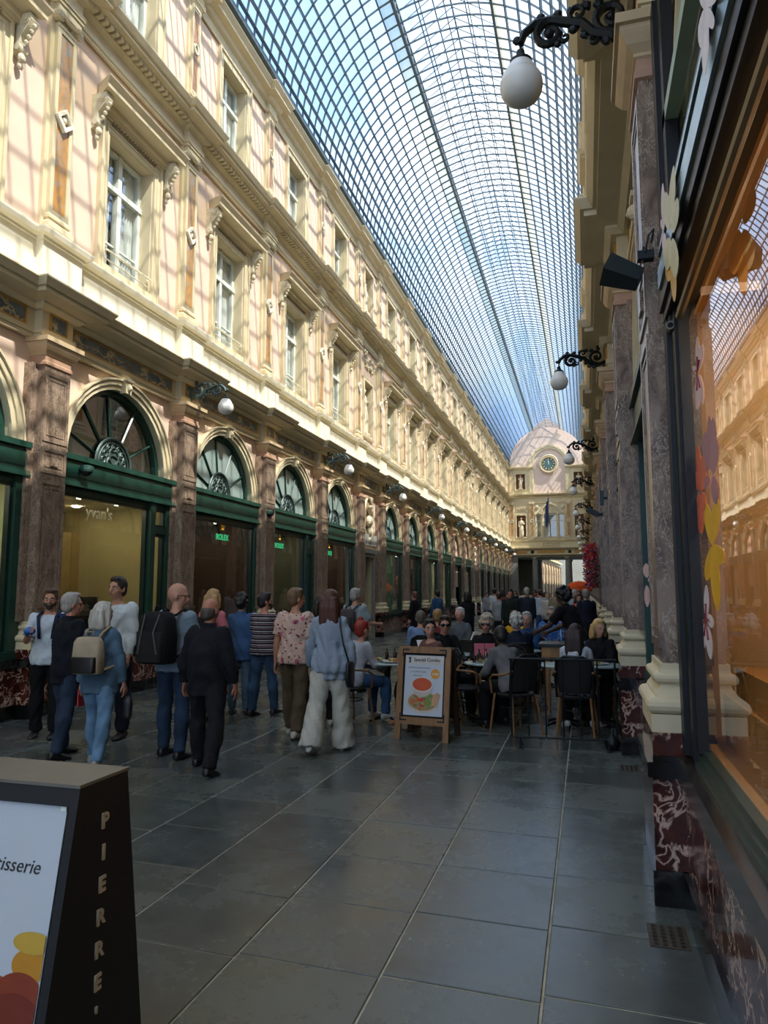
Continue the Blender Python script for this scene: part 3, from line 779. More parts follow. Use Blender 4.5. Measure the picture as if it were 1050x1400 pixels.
NP_ = 11
angs = [A0*k/NP_ for k in range(NP_+1)]
for s in (-1, 1):
    for k, a in enumerate(angs):
        m = MB(); x, z = RV*cos(a), RV*sin(a); t = .018; d = .08
        n_ = Vector((cos(a), 0, sin(a))); tt_ = Vector((-sin(a), 0, cos(a)))
        P = [n_*(RV-d)+tt_*-t, n_*RV+tt_*-t, n_*RV+tt_*t, n_*(RV-d)+tt_*t]
        m.rings([[(s*p.x, Y0, ZV+p.z) for p in P], [(s*p.x, Y1, ZV+p.z) for p in P]])
        m.build('purlin', ROOFIRON, ceil_)
    m = MB()
    m.box(min(s*(LH-.03), s*(LH+.03)), max(s*(LH-.03), s*(LH+.03)), Y0, Y1, zl-.1, zl+.04); m.box(min(s*(LH-.02), s*(LH+.04)), max(s*(LH-.02), s*(LH+.04)), Y0, Y1, zl+.3, zl+.36)
    m.build('lantern_beam', ROOFIRON, ceil_)
    m = MB(); m.quad((s*(LH+.01), Y0, zl), (s*(LH+.01), Y1, zl), (s*(LH+.01), Y1, zl+.33), (s*(LH+.01), Y0, zl+.33)); m.build('lantern_side_glass', FROST, ceil_)
    for q in (.33, .66):
        m = MB(); xx = s*(LH*(1-q)); zz = zl+.33+(LRIDGE-zl-.33)*q; m.box(xx-.015, xx+.015, Y0, Y1, zz-.02, zz+.02); m.build('lantern_purlin', ROOFIRON, ceil_)
    # walkway band of frosted plates beside the lantern
    m = MB(); a1, a2 = angs[-1], angs[-2]
    m.quad((s*RV*cos(a1), Y0, ZV+RV*sin(a1)-.005), (s*RV*cos(a1), Y1, ZV+RV*sin(a1)-.005), (s*RV*cos(a2), Y1, ZV+RV*sin(a2)-.005), (s*RV*cos(a2), Y0, ZV+RV*sin(a2)-.005)); m.build('frosted_plate_band', FROST, ceil_)
m = MB(); m.box(-.02, .02, Y0, Y1, LRIDGE-.05, LRIDGE+.02); m.build('ridge_bar', ROOFIRON, ceil_)
# cross ties under the lantern where the round ribs pass below it
for q in (-.66, 0, .66):
    m = MB(); zz = ZV+math.sqrt(RV*RV-q*q); m.box(q-.012, q+.012, Y0, Y1, zz-.03, zz); m.build('lantern_tie', ROOFIRON, ceil_)
# panes: each is a slightly tilted sheet lapping the next; the nearest in view are objects, the rest one part
pane_me = {}
cnt = 0
rest = MB()
for i in range(nr):
    y = Y0 + 1 + i*PITCH
    for s in (-1, 1):
        for k in range(NP_-1 if True else NP_):
            a, b = angs[k], angs[k+1]
            if s == -1 and 11.2 < y and k < 10 and cnt < 300:
                key = (s, k)
                if key not in pane_me:
                    m = MB(); m.quad(((RV+.012)*cos(a)*s, .012, ZV+(RV+.012)*sin(a)), ((RV+.012)*cos(a)*s, PITCH-.012, ZV+(RV+.012)*sin(a)), ((RV+.002)*cos(b)*s, PITCH-.012, ZV+(RV+.002)*sin(b)), ((RV+.002)*cos(b)*s, .012, ZV+(RV+.002)*sin(b)))
                    pane_me[key] = m.mesh('roof_pane', ROOFGL)
                put('roof_pane', pane_me[key], ceil_, (0, y, 0)); cnt += 1
            else:
                rest.quad(((RV+.012)*cos(a)*s, y+.012, ZV+(RV+.012)*sin(a)), ((RV+.012)*cos(a)*s, y+PITCH-.012, ZV+(RV+.012)*sin(a)), ((RV+.002)*cos(b)*s, y+PITCH-.012, ZV+(RV+.002)*sin(b)), ((RV+.002)*cos(b)*s, y+.012, ZV+(RV+.002)*sin(b)))
        for q in range(3):
            x0, x1 = LH*(1-q/3), LH*(1-(q+1)/3); z0 = zl+.33+(LRIDGE-zl-.33)*q/3; z1 = zl+.33+(LRIDGE-zl-.33)*(q+1)/3
            rest.quad((s*x0, y+.01, z0+.02), (s*x0, y+PITCH-.01, z0+.02), (s*x1, y+PITCH-.01, z1+.02), (s*x1, y+.01, z1+.02))
rest.build('roof_panes', ROOFGL, ceil_, kind='stuff')
# lead gutters where the vault stands on the walls
for s in (-1, 1):
    m = MB(); m.box(min(s*3.6, s*4.2), max(s*3.6, s*4.2), Y0, Y1, 14.2, 14.34); m.build('gutter', ROOFIRON, ceil_)

# roofs and chimneys of the houses seen dimly through the glass
HOUSE = plain('house_render', '#9a9788', .9, var=.1, scale=.5); SLATE = plain('roof_slate', '#5b6068', .7, scale=1)
for n_, (y0, y1, h) in enumerate(((27, 31, 15.6), (38, 50, 16.4), (52, 70, 17.2))):
    t = empty('town_house', (XL-2.6, (y0+y1)/2, 14.3), 0, ['rendered house rising behind the left cornice, the nearest seen through the glass', 'long rendered house behind the left cornice, middle one through the glass', 'tallest rendered house behind the left cornice near the clock wall'][n_], 'building', 'houses behind the left cornice')
    L = y1-y0
    m = MB(); m.box(-2.5, .4, -L/2, L/2, 0, h-14.3); m.build('house_wall', HOUSE, t)
    m = MB(); m.prism([(.5, -L/2, h-14.3), (-2.6, -L/2, h-14.3), (-1.2, -L/2, h-12.9)], (0, L, 0)); m.build('pitched_roof', SLATE, t)
    m = MB(); m.box(-.9, -.3, -L/4, -L/4+.9, h-14.3, h-12.4); m.build('chimney', HOUSE, t)

# ------------------------------------------------------------------ end wall with the clock
WE = MB()
W = 4.35
ew = empty('wall_end', (XC+.15, YE, 0), -PI/2, kind='structure')
m = MB()
m.box(-.5, 0, -W, W, 5.1, 6.6)
m.box(-.6, -.35, -W, W, 6.6, 14.4)
def strip(v0, v1, z0, z1, u0=-.35, u1=0): m.box(u0, u1, v0, v1, z0, z1)
# first floor: solid strips around two statue niches and the triple window
for s in (-1, 1):
    a, b = sorted((s*2.35, s*3.3)); strip(a, b, 6.6, 7.0); strip(a, b, 9.2, 10.6)
    a, b = sorted((s*3.3, s*4.35)); strip(a, b, 6.6, 14.1)
    a, b = sorted((s*1.5, s*2.35)); strip(a, b, 6.6, 14.1)
    a, b = sorted((s*2.35, s*3.3)); strip(a, b, 10.6, 11.8); strip(a, b, 13.4, 14.1)
strip(-1.5, 1.5, 6.6, 6.95); strip(-1.5, 1.5, 9.35, 11.0)
strip(-1.5, 1.5, 11.0, 14.3, -.35, -.08)
m.build('end_wall_face', plain('end_wall_cream', '#d8cdaa', .7, var=.05), ew)
m = MB()   # pink gable: half disc up to the vault, with the lantern's little gable above
P = [(-.35, RV*cos(PI*i/30), ZV+RV*sin(PI*i/30)) for i in range(31)]
m.prism([(p[0], p[1]-.15, p[2]) for p in P], (.25, 0, 0)); m.box(-.35, -.1, -RV-.15, RV-.15, 13.9, ZV+.01)
m.prism([(-.35, -LH-.15, zl-.1), (-.35, LH-.15, zl-.1), (-.35, LH-.15, zl+.3), (-.35, -.15, LRIDGE), (-.35, -LH-.15, zl+.3)], (.2, 0, 0))
m.build('pink_gable', plain('pink_gable_stucco', '#dcc5b6', .8, var=.04), ew)
m = MB(); m.box(-.34, -.07, -1.5, 1.5, 11.2, 14.3); m.build('pink_field', MATS['pink_gable_stucco'], ew)
m = MB(); arc_band(m, 1.55, 1.75, -.1, .06, 14.3, 14.0, 28); arc_band(m, 1.75, 1.95, -.1, .12, 14.3, 14.0, 28)
for k in range(9): m.ball((.1, 1.85*cos(PI*(k+.5)/9), 14.3+1.85*sin(PI*(k+.5)/9)), .07, 6, 4)
m.build('great_arch', CREAM, ew)
for (z, u, h_) in ((5.15, .12, .12), (5.75, .35, .22), (6.55, .12, .12), (10.9, .12, .1), (11.15, .3, .2)):
    m = MB(); m.frust(-.1, u*.6, -W, W, z, z+h_*.6, u*.4, 0); m.box(-.1, u, -W, W, z+h_*.6, z+h_); m.build('end_cornice', CREAM, ew)
for s in (-1, 1):
    a, b = sorted((s*1.6, s*4.3)); m = MB(); m.frust(-.1, .15, a, b, 13.85, 14.0, .12, 0); m.box(-.1, .3, a, b, 14.0, 14.12); m.build('end_cornice', CREAM, ew)
    for v_ in (1.78, 3.75):
        m = MB(); m.box(0, .12, s*v_-.22, s*v_+.22, 6.7, 10.8); frame_strips(m, .12, .15, s*v_-.2, s*v_+.2, 7.0, 10.3, .05); m.box(0, .18, s*v_-.26, s*v_+.26, 10.3, 10.5); p = m.build('end_pilaster', CREAM, ew)
        m = MB(); m.box(.12, .135, s*v_-.14, s*v_+.14, 7.1, 10.2); m.build('marble_inset', GOLDM, p)
        m = MB(); m.tube([(.15, s*v_+.11*cos(2*PI*i/12), 8.6+.14*sin(2*PI*i/12)) for i in range(12)], .03, 5, True); m.build('ring_boss', CREAM2, p)
        m = MB(); m.box(0, .1, s*v_-.17, s*v_+.17, 11.4, 13.8); frame_strips(m, .1, .12, s*v_-.17, s*v_+.17, 11.5, 13.6, .04); m.box(.1, .12, s*v_-.06, s*v_+.06, 12.45, 12.6); m.build('top_pilaster', CREAM, ew)
    for (z0, z1) in ((7.0, 9.2), (11.8, 13.4)):
        a, b = sorted((s*2.35, s*3.3)); m = MB(); frame_strips(m, 0, .07, a-.1, b+.1, z0-.1, z1+.1, .12); p = m.build('niche_frame', CREAM, ew)
        m = MB(); m.box(-.34, -.32, a, b, z0, z1); m.build('niche_back', plain('niche_red_%d_%d' % (s, z0), '#8d5f4c', .7), p)
    m = MB(); m.box(0, .04, s*2.83-.5, s*2.83+.5, 9.6, 10.1)
    for k in range(9): m.ball((.05, s*2.83-.4+.1*k, 9.85+.07*sin(k*2)), .06, 6, 4)
    m.build('swag_relief', CREAM, ew)
# triple window
win_n += 1
tw = empty('window_%d' % win_n, (XC+.15, YE, 0), -PI/2, kind='structure')
m = MB()
for v_ in (-1.45, -.75, .75, 1.45): m.cyl((.0, v_, 6.95), (.0, v_, 9.2), .12, .11, 12); m.box(-.2, .15, v_-.15, v_+.15, 9.2, 9.35); m.box(-.2, .15, v_-.16, v_+.16, 6.85, 6.98)
m.box(-.3, .12, -1.62, -.6, 9.3, 9.5); m.box(-.3, .12, .6, 1.62, 9.3, 9.5)
arc_band(m, .72, .88, -.1, .14, 9.5, 9.5, 20); m.box(-.3, .1, -1.62, 1.62, 10.4, 10.6)
m.ball((.08, -1.25, 9.95), .2, 10, 8, (.4, 1, 1)); m.ball((.08, 1.25, 9.95), .2, 10, 8, (.4, 1, 1))
m.build('stone_frame', CREAM, tw)
m = MB(); m.poly([(-.05, .7*cos(PI*i/16), 9.5+.7*sin(PI*i/16)) for i in range(17)]); m.build('arched_pane', UPGL, tw)
for (a, b) in ((-1.33, -.87), (-.63, .63), (.87, 1.33)):
    m = MB(); frame_strips(m, -.12, -.04, a, b, 7.0, 9.25, .05); m.box(-.12, -.04, a, b, 8.55, 8.63); f = m.build('casement', WHITEP, tw)
    m = MB(); m.quad((-.08, a, 7), (-.08, b, 7), (-.08, b, 9.25), (-.08, a, 9.25)); m.build('pane', UPGL, f)
m = MB(); m.box(.0, .1, -.9, .9, 6.0, 6.08); m.box(0, .1, -.9, .9, 6.42, 6.5)
for k in range(9): m.lathe([(.04, 6.08), (.055, 6.18), (.03, 6.3), (.04, 6.42)], (.08, -.72+.18*k, 0), 8)
m.build('balustrade', CREAM, tw)
# frieze with inlays
m = MB(); 
for (a, b) in ((-4.2, -2.3), (-1.3, 1.3), (2.3, 4.2)): m.box(0, .03, a, b, 5.38, 5.62)
m.build('frieze_inlay', GOLDTRIM, ew)
m = MB()
for v_ in (-1.8, 1.8): m.box(0, .05, v_-.14, v_+.14, 5.36, 5.64)
m.build('dark_inlay', DARKIN, ew)
# clock
ck = empty('clock', (XC+.15, YE-.1, 14.3), -PI/2, 'round clock with cream ring and teal dial in the pink gable', 'clock')
m = MB(); m.lathe([(.93, 0), (.95, .1), (.85, .14), (.78, .1), (.66, .12), (.64, .05), (.64, 0)], (0, 0, 0), 32, 'x'); m.build('clock_ring', CREAM, ck)
m = MB(); m.lathe([(.70, .0), (.70, .13), (.64, .14), (.64, .0)], (0, 0, 0), 32, 'x', False); m.build('gold_rim', GOLDTRIM, ck)
m = MB(); m.lathe([(.64, .0), (.64, .06)], (0, 0, 0), 32, 'x'); m.build('dial', plain('teal_dial', '#4d6a68', .4), ck)
for k in range(12):
    m = MB(); a = 2*PI*k/12; t_ = Matrix.Rotation(a, 4, 'X'); m.box(.06, .075, -.025, .025, .42, .6, t_)
    m.build('hour_mark', CREAM2, ck)
m = MB(); m.box(.07, .08, -.02, .02, -.08, .34); m.box(.08, .09, -.015, .015, -.1, .5, Matrix.Rotation(R(10), 4, 'X')); m.build('clock_hand', CREAM2, ck)
# flag on the triple window
fl = empty('flag', (XC+.15, YE-.25, 6.9), -PI/2, 'blue flag hanging from a slanted pole at the triple window', 'flag')
m = MB(); m.tube([(.0, 0, 0), (.9, -.08, 4.4)], .03, 6); m.ball((.9, -.08, 4.45), .06); m.build('flag_pole', GREYST, fl)
m = MB()
k = 8
rg = [[(.85-.22*j/10 - .16*(i/k), -.06-.05*sin(i*1.6+j*.3)-.04*i, 3.9-.28*j-.1*i) for i in range(k+1)] for j in range(9)]
n0 = len(m.v)
for r_ in rg: m.v += r_
for j in range(8):
    for i in range(k): m.face(n0+j*(k+1)+i, n0+j*(k+1)+i+1, n0+(j+1)*(k+1)+i+1, n0+(j+1)*(k+1)+i)
m.build('flag_cloth', plain('navy_flag', '#1f3560', .8), fl)
# open columned passage under the clock wall
ps = empty('colonnade', (XC+.15, YE, 0), -PI/2, kind='structure')
m = MB(); m.box(-7.8, 0, -4.9, 4.9, 5.0, 5.25); m.build('passage_ceiling', plain('passage_plaster', '#8f8770', .8), ps)
for uu in (-.3, -7.4):
    for v_ in (-1.6, 1.6):
        m = MB(); m.lathe([(.36, 0), (.36, .12), (.30, .2), (.29, .3), (.30, 2.0), (.25, 4.7), (.27, 4.75), (.34, 4.85), (.34, 5.0)], (uu, v_, 0), 20); m.build('column', GREYST, ps)
    for s in (-1, 1):
        m = MB(); m.box(uu-.3, uu+.3, s*3.75-.5, s*3.75+.5, 0, 5.0); m.build('square_pier', GREYST, ps)
for s in (-1, 1):
    m = MB(); m.box(-7.8, -.3, s*4.7-.1, s*4.7+.1, 0, 5); m.box(-5, -3, s*4.2-.3, s*4.2+.3, 0, 5)
    if s < 0: m.box(-7.0, -6.6, -4.7, -2.0, 0, 5)  # added block, closes a bright gap so the passage's left side stays dark
    m.build('passage_wall', MATS['passage_plaster'], ps)
# the next gallery, seen through the passage
for s, xx, rz in ((-1, XL+1.9, 0), (1, XR+1.9, PI)):
    t = empty('wall_back' if s < 0 else 'wall_far', (xx, 81, 0), rz + R(-3), kind='structure')
    m = MB(); sg = 1 if s < 0 else -1
    for k in range(9):
        a, b = sg*k*3.6, sg*(k+1)*3.6; a, b = min(a, b), max(a, b); c = (a+b)/2
        arch_hole(m, a, b, 0, 5.6, c, 1.2, 3.7, .3, 8); rect_hole(m, a, b, 5.6, 10.5, c-.6, c+.6, 6.9, 9.1, .3); rect_hole(m, a, b, 10.5, 14, c-.5, c+.5, 11.2, 13.2, .3)
    m.build('facade', CREAM, t)
    m = MB(); a, b = sorted((0, sg*32.4)); m.box(-.6, -.35, a, b, 0, 14); m.build('dark_backing', DARKIN, t)
    m = MB()
    for z in (5.6, 6.6, 10.6, 13.6): m.box(0, .4, a, b, z, z+.2)
    m.build('cornice', CREAM, t)
    for k in range(10):
        m = MB(); v_ = sg*k*3.6; m.box(0, .2, v_-.25, v_+.25, 0, 5.2); m.box(0, .15, v_-.2, v_+.2, 6.8, 10.3); m.build('pilaster', PILM, t)
m = MB(); m.box(XL-1, XR+3, 80.2, 80.6, 14, 14.6); m.box(XL-4, XR+6, 118, 118.4, 0, 14); m.build('wall_beyond', HOUSE, kind='structure')

# ------------------------------------------------------------------ wall lanterns with scrolled brackets
def spiral(c, r0, turns, a0, dirn=1, n=22, shrink=.86):
    P = []
    for i in range(n+1):
        t = i/n; a = a0 + dirn*2*PI*turns*t; r = r0*(1-shrink*t)
        P.append((c[0]+r*cos(a), 0, c[1]+r*sin(a)))
    return P
def shrink(m, k=.70, g=None):
    m.v = [(p[0]*k, p[1]*k*1.25, p[2]*k) for p in m.v] if g is None else [(1.1*k+(p[0]-1.1)*g, p[1]*g, -.11*k+(p[2]+.11)*g) for p in m.v]
    return m
def bracket_mb():
    m = MB(); m.smooth = False
    # coordinates: x out of the wall, z up, 0 = height of the arm
    tb = lambda p, r, k: m.tube(p, [q*1.45 for q in r], k)
    m.box(.0, .05, -.07, .07, -.22, .32)
    tb([(.03, 0, -.1), (.25, 0, -.17), (.42, 0, -.1), (.52, 0, .02), (.66, 0, .07), (.8, 0, .12), (.95, 0, .12), (1.06, 0, .04), (1.1, 0, -.06)], [.03, .035, .035, .035, .03, .03, .028, .026, .024], 6)
    tb(spiral((.25, .03), .17, 1.5, R(-100), 1), [.032*(1-.6*i/22) for i in range(23)], 6)
    tb(spiral((.82, -.02), .14, 1.4, R(80), -1), [.030*(1-.6*i/22) for i in range(23)], 6)
    tb(spiral((.55, .14), .09, 1.2, R(-60), 1), [.022*(1-.6*i/22) for i in range(23)], 6)
    tb(spiral((.14, .26), .09, 1.2, R(-60), 1), [.025*(1-.6*i/22) for i in range(23)], 6)
    tb(spiral((.42, -.16), .06, 1.1, R(90), 1), [.02*(1-.6*i/22) for i in range(23)], 6)
    tb(spiral((.68, -.08), .06, 1.1, R(60), -1), [.018*(1-.6*i/22) for i in range(23)], 6)
    rn = random.Random(4)
    for (x, z, r) in ((.36, .19, .04), (.3, -.2, .04), (.47, .2, .035), (.62, .17, .03), (.74, .17, .035), (.9, .17, .035), (.98, .1, .03), (1.13, -.02, .035), (.1, .36, .05), (.04, -.2, .05), (.6, -.02, .035), (.2, .22, .035), (.5, -.1, .03), (.75, -.14, .028)):
        m.ball((x, 0, z), r*1.15, 7, 5, (1.2, .8, 1)); 
        for q in range(2): m.ball((x+rn.uniform(-.03, .03), rn.uniform(-.02, .02), z+rn.uniform(-.03, .03)), r*.6, 6, 4)
    m.ball((.25, 0, .03), .05, 8, 6, (1, .9, 1)); m.ball((.82, 0, -.02), .045, 8, 6, (1, .9, 1))
    m.cyl((1.1, 0, -.05), (1.1, 0, -.16), .012, .012, 6)
    return shrink(m, .70)
BR = bracket_mb().mesh('bracket', IRON); BRG = bracket_mb().mesh('bracket', GREYIRON)
m = MB(); m.lathe([(.01, -.12), (.03, -.13), (.035, -.17), (.05, -.19), (.085, -.215), (.088, -.235)], (1.1, 0, 0), 14); shrink(m, .70, .9); LCAP = m.mesh('lamp_cap', IRON)
m = MB(); m.smooth = True
gp = [(.07, -.22), (.085, -.24), (.115, -.29), (.140, -.345), (.148, -.35), (.152, -.375), (.157, -.38), (.160, -.405), (.160, -.43), (.150, -.475), (.125, -.515), (.085, -.545), (.04, -.558), (.012, -.56)]
m.lathe(gp, (1.1, 0, 0), 24)
gm, gnt, gb = newmat('opal_globe'); gb.inputs['Base Color'].default_value = (.80, .78, .72, 1); gb.inputs['Roughness'].default_value = .25; gb.inputs['Subsurface Weight'].default_value = .3; gb.inputs['Subsurface Radius'].default_value = (.05, .05, .05)
shrink(m, .70, .9); GLB = m.mesh('globe', gm)
lamp_i = [3] + list(range(5, 22, 2))
for side in ('right', 'left'):
    for j, i in enumerate(lamp_i):
        y = PY[i]
        if side == 'left' and i == 3: continue
        uoff = .2; sc = 1.0
        x = XL+uoff if side == 'left' else XR-uoff
        ordn = ['nearest', 'second', 'third', 'fourth', 'fifth', 'sixth', 'seventh', 'eighth', 'ninth', 'tenth']
        k = j if side == 'right' else j-1
        what = 'teardrop globe on black scrolled bracket' if side == 'right' else 'white globe on grey-green scrolled bracket'
        t = empty('wall_lantern', (x, y, 5.41), 0 if side == 'left' else PI, '%s, %s lamp along the %s wall' % (what, ordn[k], side), 'lamp', 'globe lamps on the %s wall' % side)
        for nm_, me_ in (('bracket', BR if side == 'right' else BRG), ('lamp_cap', LCAP), ('globe', GLB)): put(nm_, me_, t)

# ------------------------------------------------------------------ the near shop window on the right
win_n += 1
ns = empty('window_%d' % win_n, (0, 0, 0), 0, kind='structure')
NY0, NY1 = 1.3, 4.20
FRM = plain('near_black_frame', '#0b0a09', .45, var=.2, scale=10)
m = MB()
m.box(.50, .566, 3.98, 4.20, .80, 5.1); m.box(.515, .566, 3.93, 3.98, .85, 3.2); m.box(.475, .52, 4.12, 4.24, .80, 5.1); m.box(.5, .62, 1.0, 1.25, .8, 5.1)
m.box(.45, .60, 1.2, 4.2, 3.22, 3.44); m.box(.47, .60, 1.2, 4.2, 3.16, 3.22)
m.build('black_frame', FRM, ns)
m = MB(); m.box(.435, .45, 1.2, 4.05, 3.30, 3.41); m.box(.44, .47, 1.2, 4.05, 3.49, 3.515); m.build('steel_strip', plain('blue_grey_steel', '#8fa3a8', .3, .5), ns)  # blue-grey strips paint the light caught by the lintel's front face
m = MB(); m.box(.46, .60, 1.2, 4.05, 3.50, 3.62); m.build('lintel_box', FRM, ns)
m = MB(); m.tube([(.52, 1.2, 3.10), (.52, 3.93, 3.10)], .022, 8); m.build('roller_tube', plain('bronze_tube', '#7a6a4c', .4, .3), ns)
m = MB()
for (a, b, z0, z1) in ((.50, .58, .775, .80), (.515, .58, .80, .83), (.535, .58, .83, .86)): m.box(a, b, 1.1, 3.98, z0, z1)
m.build('sill_mouldings', plain('bronze_green', '#2c3a30', .3, .2, var=.3, scale=12), ns)
m = MB(); m.quad((.565, 1.1, .86), (.565, 3.98, .86), (.565, 3.98, 3.2), (.565, 1.1, 3.2)); m.build('pane', NEARGL, ns)
m = MB(); m.quad((.58, 1.1, 3.6), (.58, 4.1, 3.6), (.58, 4.1, 5.1), (.58, 1.1, 5.1)); m.build('upper_pane', FANGL, ns)
m = MB(); m.box(.5, .57, 1.2, 4.1, 4.25, 4.33); m.build('upper_bar', LGREEN, ns)
m = MB(); m.box(.44, .9, -1.0, 4.22, .745, .775); m.box(.44, .50, -1.0, 4.22, .66, .745); m.build('dark_sill', plain('brown_black_sill', '#2b2621', .2, var=.3, scale=6), ns)
for k in range(8):
    m = MB(); y1 = 4.22 - k*.72; m.box(.477, .63, y1-.714, y1, .18, .66); m.build('marble_panel', REDM, ns)
m = MB(); m.box(.45, .63, -1.6, 4.22, 0, .18); m.build('black_skirting', BLACKM, ns)
# interior of the near shop: warm timber walls and window bed
WARM = plain('warm_shop_wall', '#d2a468', .8, var=.06, scale=1.2); BED = plain('window_bed', '#c08a4c', .6, var=.06)
m = MB(); m.box(.58, 1.9, -.5, 4.5, .776, .84); m.build('window_bed', BED, ns)
m = MB(); m.quad((1.9, -.6, .8), (1.9, 4.5, .8), (1.9, 4.5, 5.2), (1.9, -.6, 5.2)); m.quad((.575, 4.45, .8), (1.9, 4.45, .8), (1.9, 4.45, 5.2), (.575, 4.45, 5.2)); m.quad((.60, -.6, .8), (1.9, -.6, .8), (1.9, -.6, 5.2), (.60, -.6, 5.2)); m.quad((.60, -.6, 3.3), (1.9, -.6, 3.3), (1.9, 4.5, 3.3), (.575, 4.5, 3.3))
rm = m.build('shop_room', WARM, ns)
m = MB(); m.box(.7, 1.15, 2.9, 4.3, .84, 1.1); m.box(.75, 1.1, 3.2, 4.2, 1.1, 1.25); m.build('display_plinth', BED, rm)
m = MB()
for yy in (1.4, 2.2, 3.0, 3.8): m.lathe([(.05, 3.27), (.05, 3.29)], (1.2, yy, 0), 10)
m.build('downlight', emit('warm_downlight', (1, .90, .74), 150), rm)  # unseen glowing discs added to light up the near shop's interior
# vinyl flowers on the glass and frame
PET = {
 'a': (0.5635, [(3.6963, 2.8064, -0.0162, 0.0874, -0.0642, -0.0208), (3.6265, 2.7672, -0.0804, 0.04, -0.08, -0.028), (3.7865, 2.7561, 0.0511, 0.0387, -0.0634, -0.015), (3.7528, 2.6317, 0.0386, -0.0815, 0.0682, 0.0189), (3.6508, 2.6183, -0.0203, -0.0794, 0.0754, 0.0197)]),
 'b': (0.5635, [(3.4927, 2.3289, -0.0442, 0.1125, -0.0836, -0.0172), (3.4214, 2.3028, -0.0617, 0.1107, -0.1057, -0.0219), (3.5844, 2.3004, 0.0022, 0.0967, -0.1073, -0.0194), (3.3659, 2.2345, -0.0657, 0.0681, -0.0766, -0.0154), (3.6167, 2.1611, 0.0507, -0.0243, 0.1013, 0.0189), (3.4073, 2.0942, -0.0084, -0.0662, 0.0925, 0.0114)]),
 'c': (0.5625, [(3.8166, 2.261, 0.0214, 0.1233, -0.0895, -0.0138), (3.7012, 2.2202, -0.0256, 0.0815, -0.0838, -0.0135), (4.0402, 2.2414, 0.1993, 0.0861, -0.2153, -0.0139), (3.8644, 2.0359, -0.0035, -0.1018, 0.1207, 0.0115), (3.7553, 2.084, 0.0043, -0.05, 0.0904, 0.0104)]),
 'd': (0.5635, [(3.6045, 1.9607, 0.0629, 0.1056, -0.1161, -0.0074), (3.4557, 1.9621, -0.0836, 0.095, -0.1145, -0.0128), (3.65, 1.7765, 0.1088, -0.0773, 0.1245, 0.0082), (3.5214, 1.7075, -0.0232, -0.1452, 0.1181, 0.0004), (3.4349, 1.8107, -0.0669, -0.0475, 0.1559, -0.0012)]),
 'e': (0.5635, [(3.8013, 1.5968, -0.0141, 0.0815, -0.0762, 0.0014), (3.9386, 1.4849, 0.1014, -0.0157, 0.096, 0.0168), (3.7102, 1.5086, -0.0833, 0.0067, -0.0404, -0.0313), (3.9138, 1.4155, 0.0681, -0.0684, 0.083, -0.0037), (3.7737, 1.4034, -0.0288, -0.0787, 0.089, -0.0076)]),
 'f': (0.42, [(2.3215, 3.4613, 0.0612, -0.0235, 0.0857, 0.0728), (2.3047, 3.3964, 0.0413, -0.0855, 0.0602, 0.0484), (2.2161, 3.409, -0.0333, -0.0666, 0.066, 0.0517), (2.2838, 3.5345, 0.0186, 0.0601, -0.0781, -0.0654), (2.169, 3.4322, -0.0574, -0.0216, -0.0636, -0.0616)]),
 'g': (0.42, [(3.2309, 3.3918, -0.102, 0.0867, -0.1006, -0.0571), (3.4126, 3.4226, 0.0203, 0.1079, -0.1604, -0.0846), (3.157, 3.2633, -0.0898, 0.0335, -0.105, -0.0577), (3.4575, 3.2316, 0.0545, -0.0568, 0.1661, 0.0797), (3.2523, 3.1174, -0.0049, -0.0952, 0.1464, 0.0674)]),
 'h': (0.423, [(3.4831, 3.1614, 0.0184, -0.0464, 0.124, 0.0557), (3.3317, 3.0536, -0.0008, -0.1088, 0.1, 0.043)]),
 'i': (0.425, [(3.593, 3.5514, -0.0246, 0.101, -0.0835, -0.0455), (3.6581, 3.4802, 0.0346, 0.0473, -0.0715, -0.0351), (3.617, 3.3673, 0.0177, -0.0429, 0.0883, 0.0434)]),
 'j': (0.4, [(5.1759, 1.7887, 0.0059, 0.05, -0.2867, -0.0067), (5.201, 1.6153, 0.0064, -0.0743, 0.2569, -0.0024), (4.89, 1.7224, -0.1619, 0.0088, -0.1279, -0.0159)]),
}
CEN = {'a': (0.5635, 3.71261377, 2.718739), 'b': (0.5635, 3.53770063, 2.21433935), 'c': (0.5625, 3.79558873, 2.13995598), 'd': (0.5635, 3.54412909, 1.85951341), 'e': (0.5635, 3.81538998, 1.51504222), 'f': (0.42, 2.26315078, 3.4837143), 'g': (0.42, 3.33890614, 3.29993852), 'h': (0.423, 3.46484865, 3.20747041), 'i': (0.425, 3.61772065, 3.44970444), 'j': (0.4, 5.17003262, 1.73896962)}
def flower(key, label, mat, core=None):
    x, pl = PET[key]; cy, cz = CEN[key][1:]
    t = empty('flower_sticker', (x, cy, cz), 0, label, 'flower sticker', 'flower cut-outs on the near shop window')
    for q, (py, pz, ay, az, by, bz) in enumerate(pl):
        m = MB(); n = 16; pts = []
        for i in range(n):
            a = 2*PI*i/n; w = sin(a)*(1-.28*cos(a)**2)
            pts.append((-.0003*q, py-cy+ay*cos(a)+by*w, pz-cz+az*cos(a)+bz*w))
        m.prism(pts, (.0006, 0, 0)); m.build('petal', mat, t)
    if core:
        m = MB()
        m.lathe([(.03, -.004), (.03, -.003)], (0, 0, 0), 8, 'x')
        for (py, pz, ay, az, by, bz) in pl:
            for e in (-.25, 0, .25):
                m.tube([(-.003, 0, 0), (-.003, (py-cy)*.9+by*e, (pz-cz)*.9+bz*e)], .0018, 3)
        m.build('flower_centre', core, t)
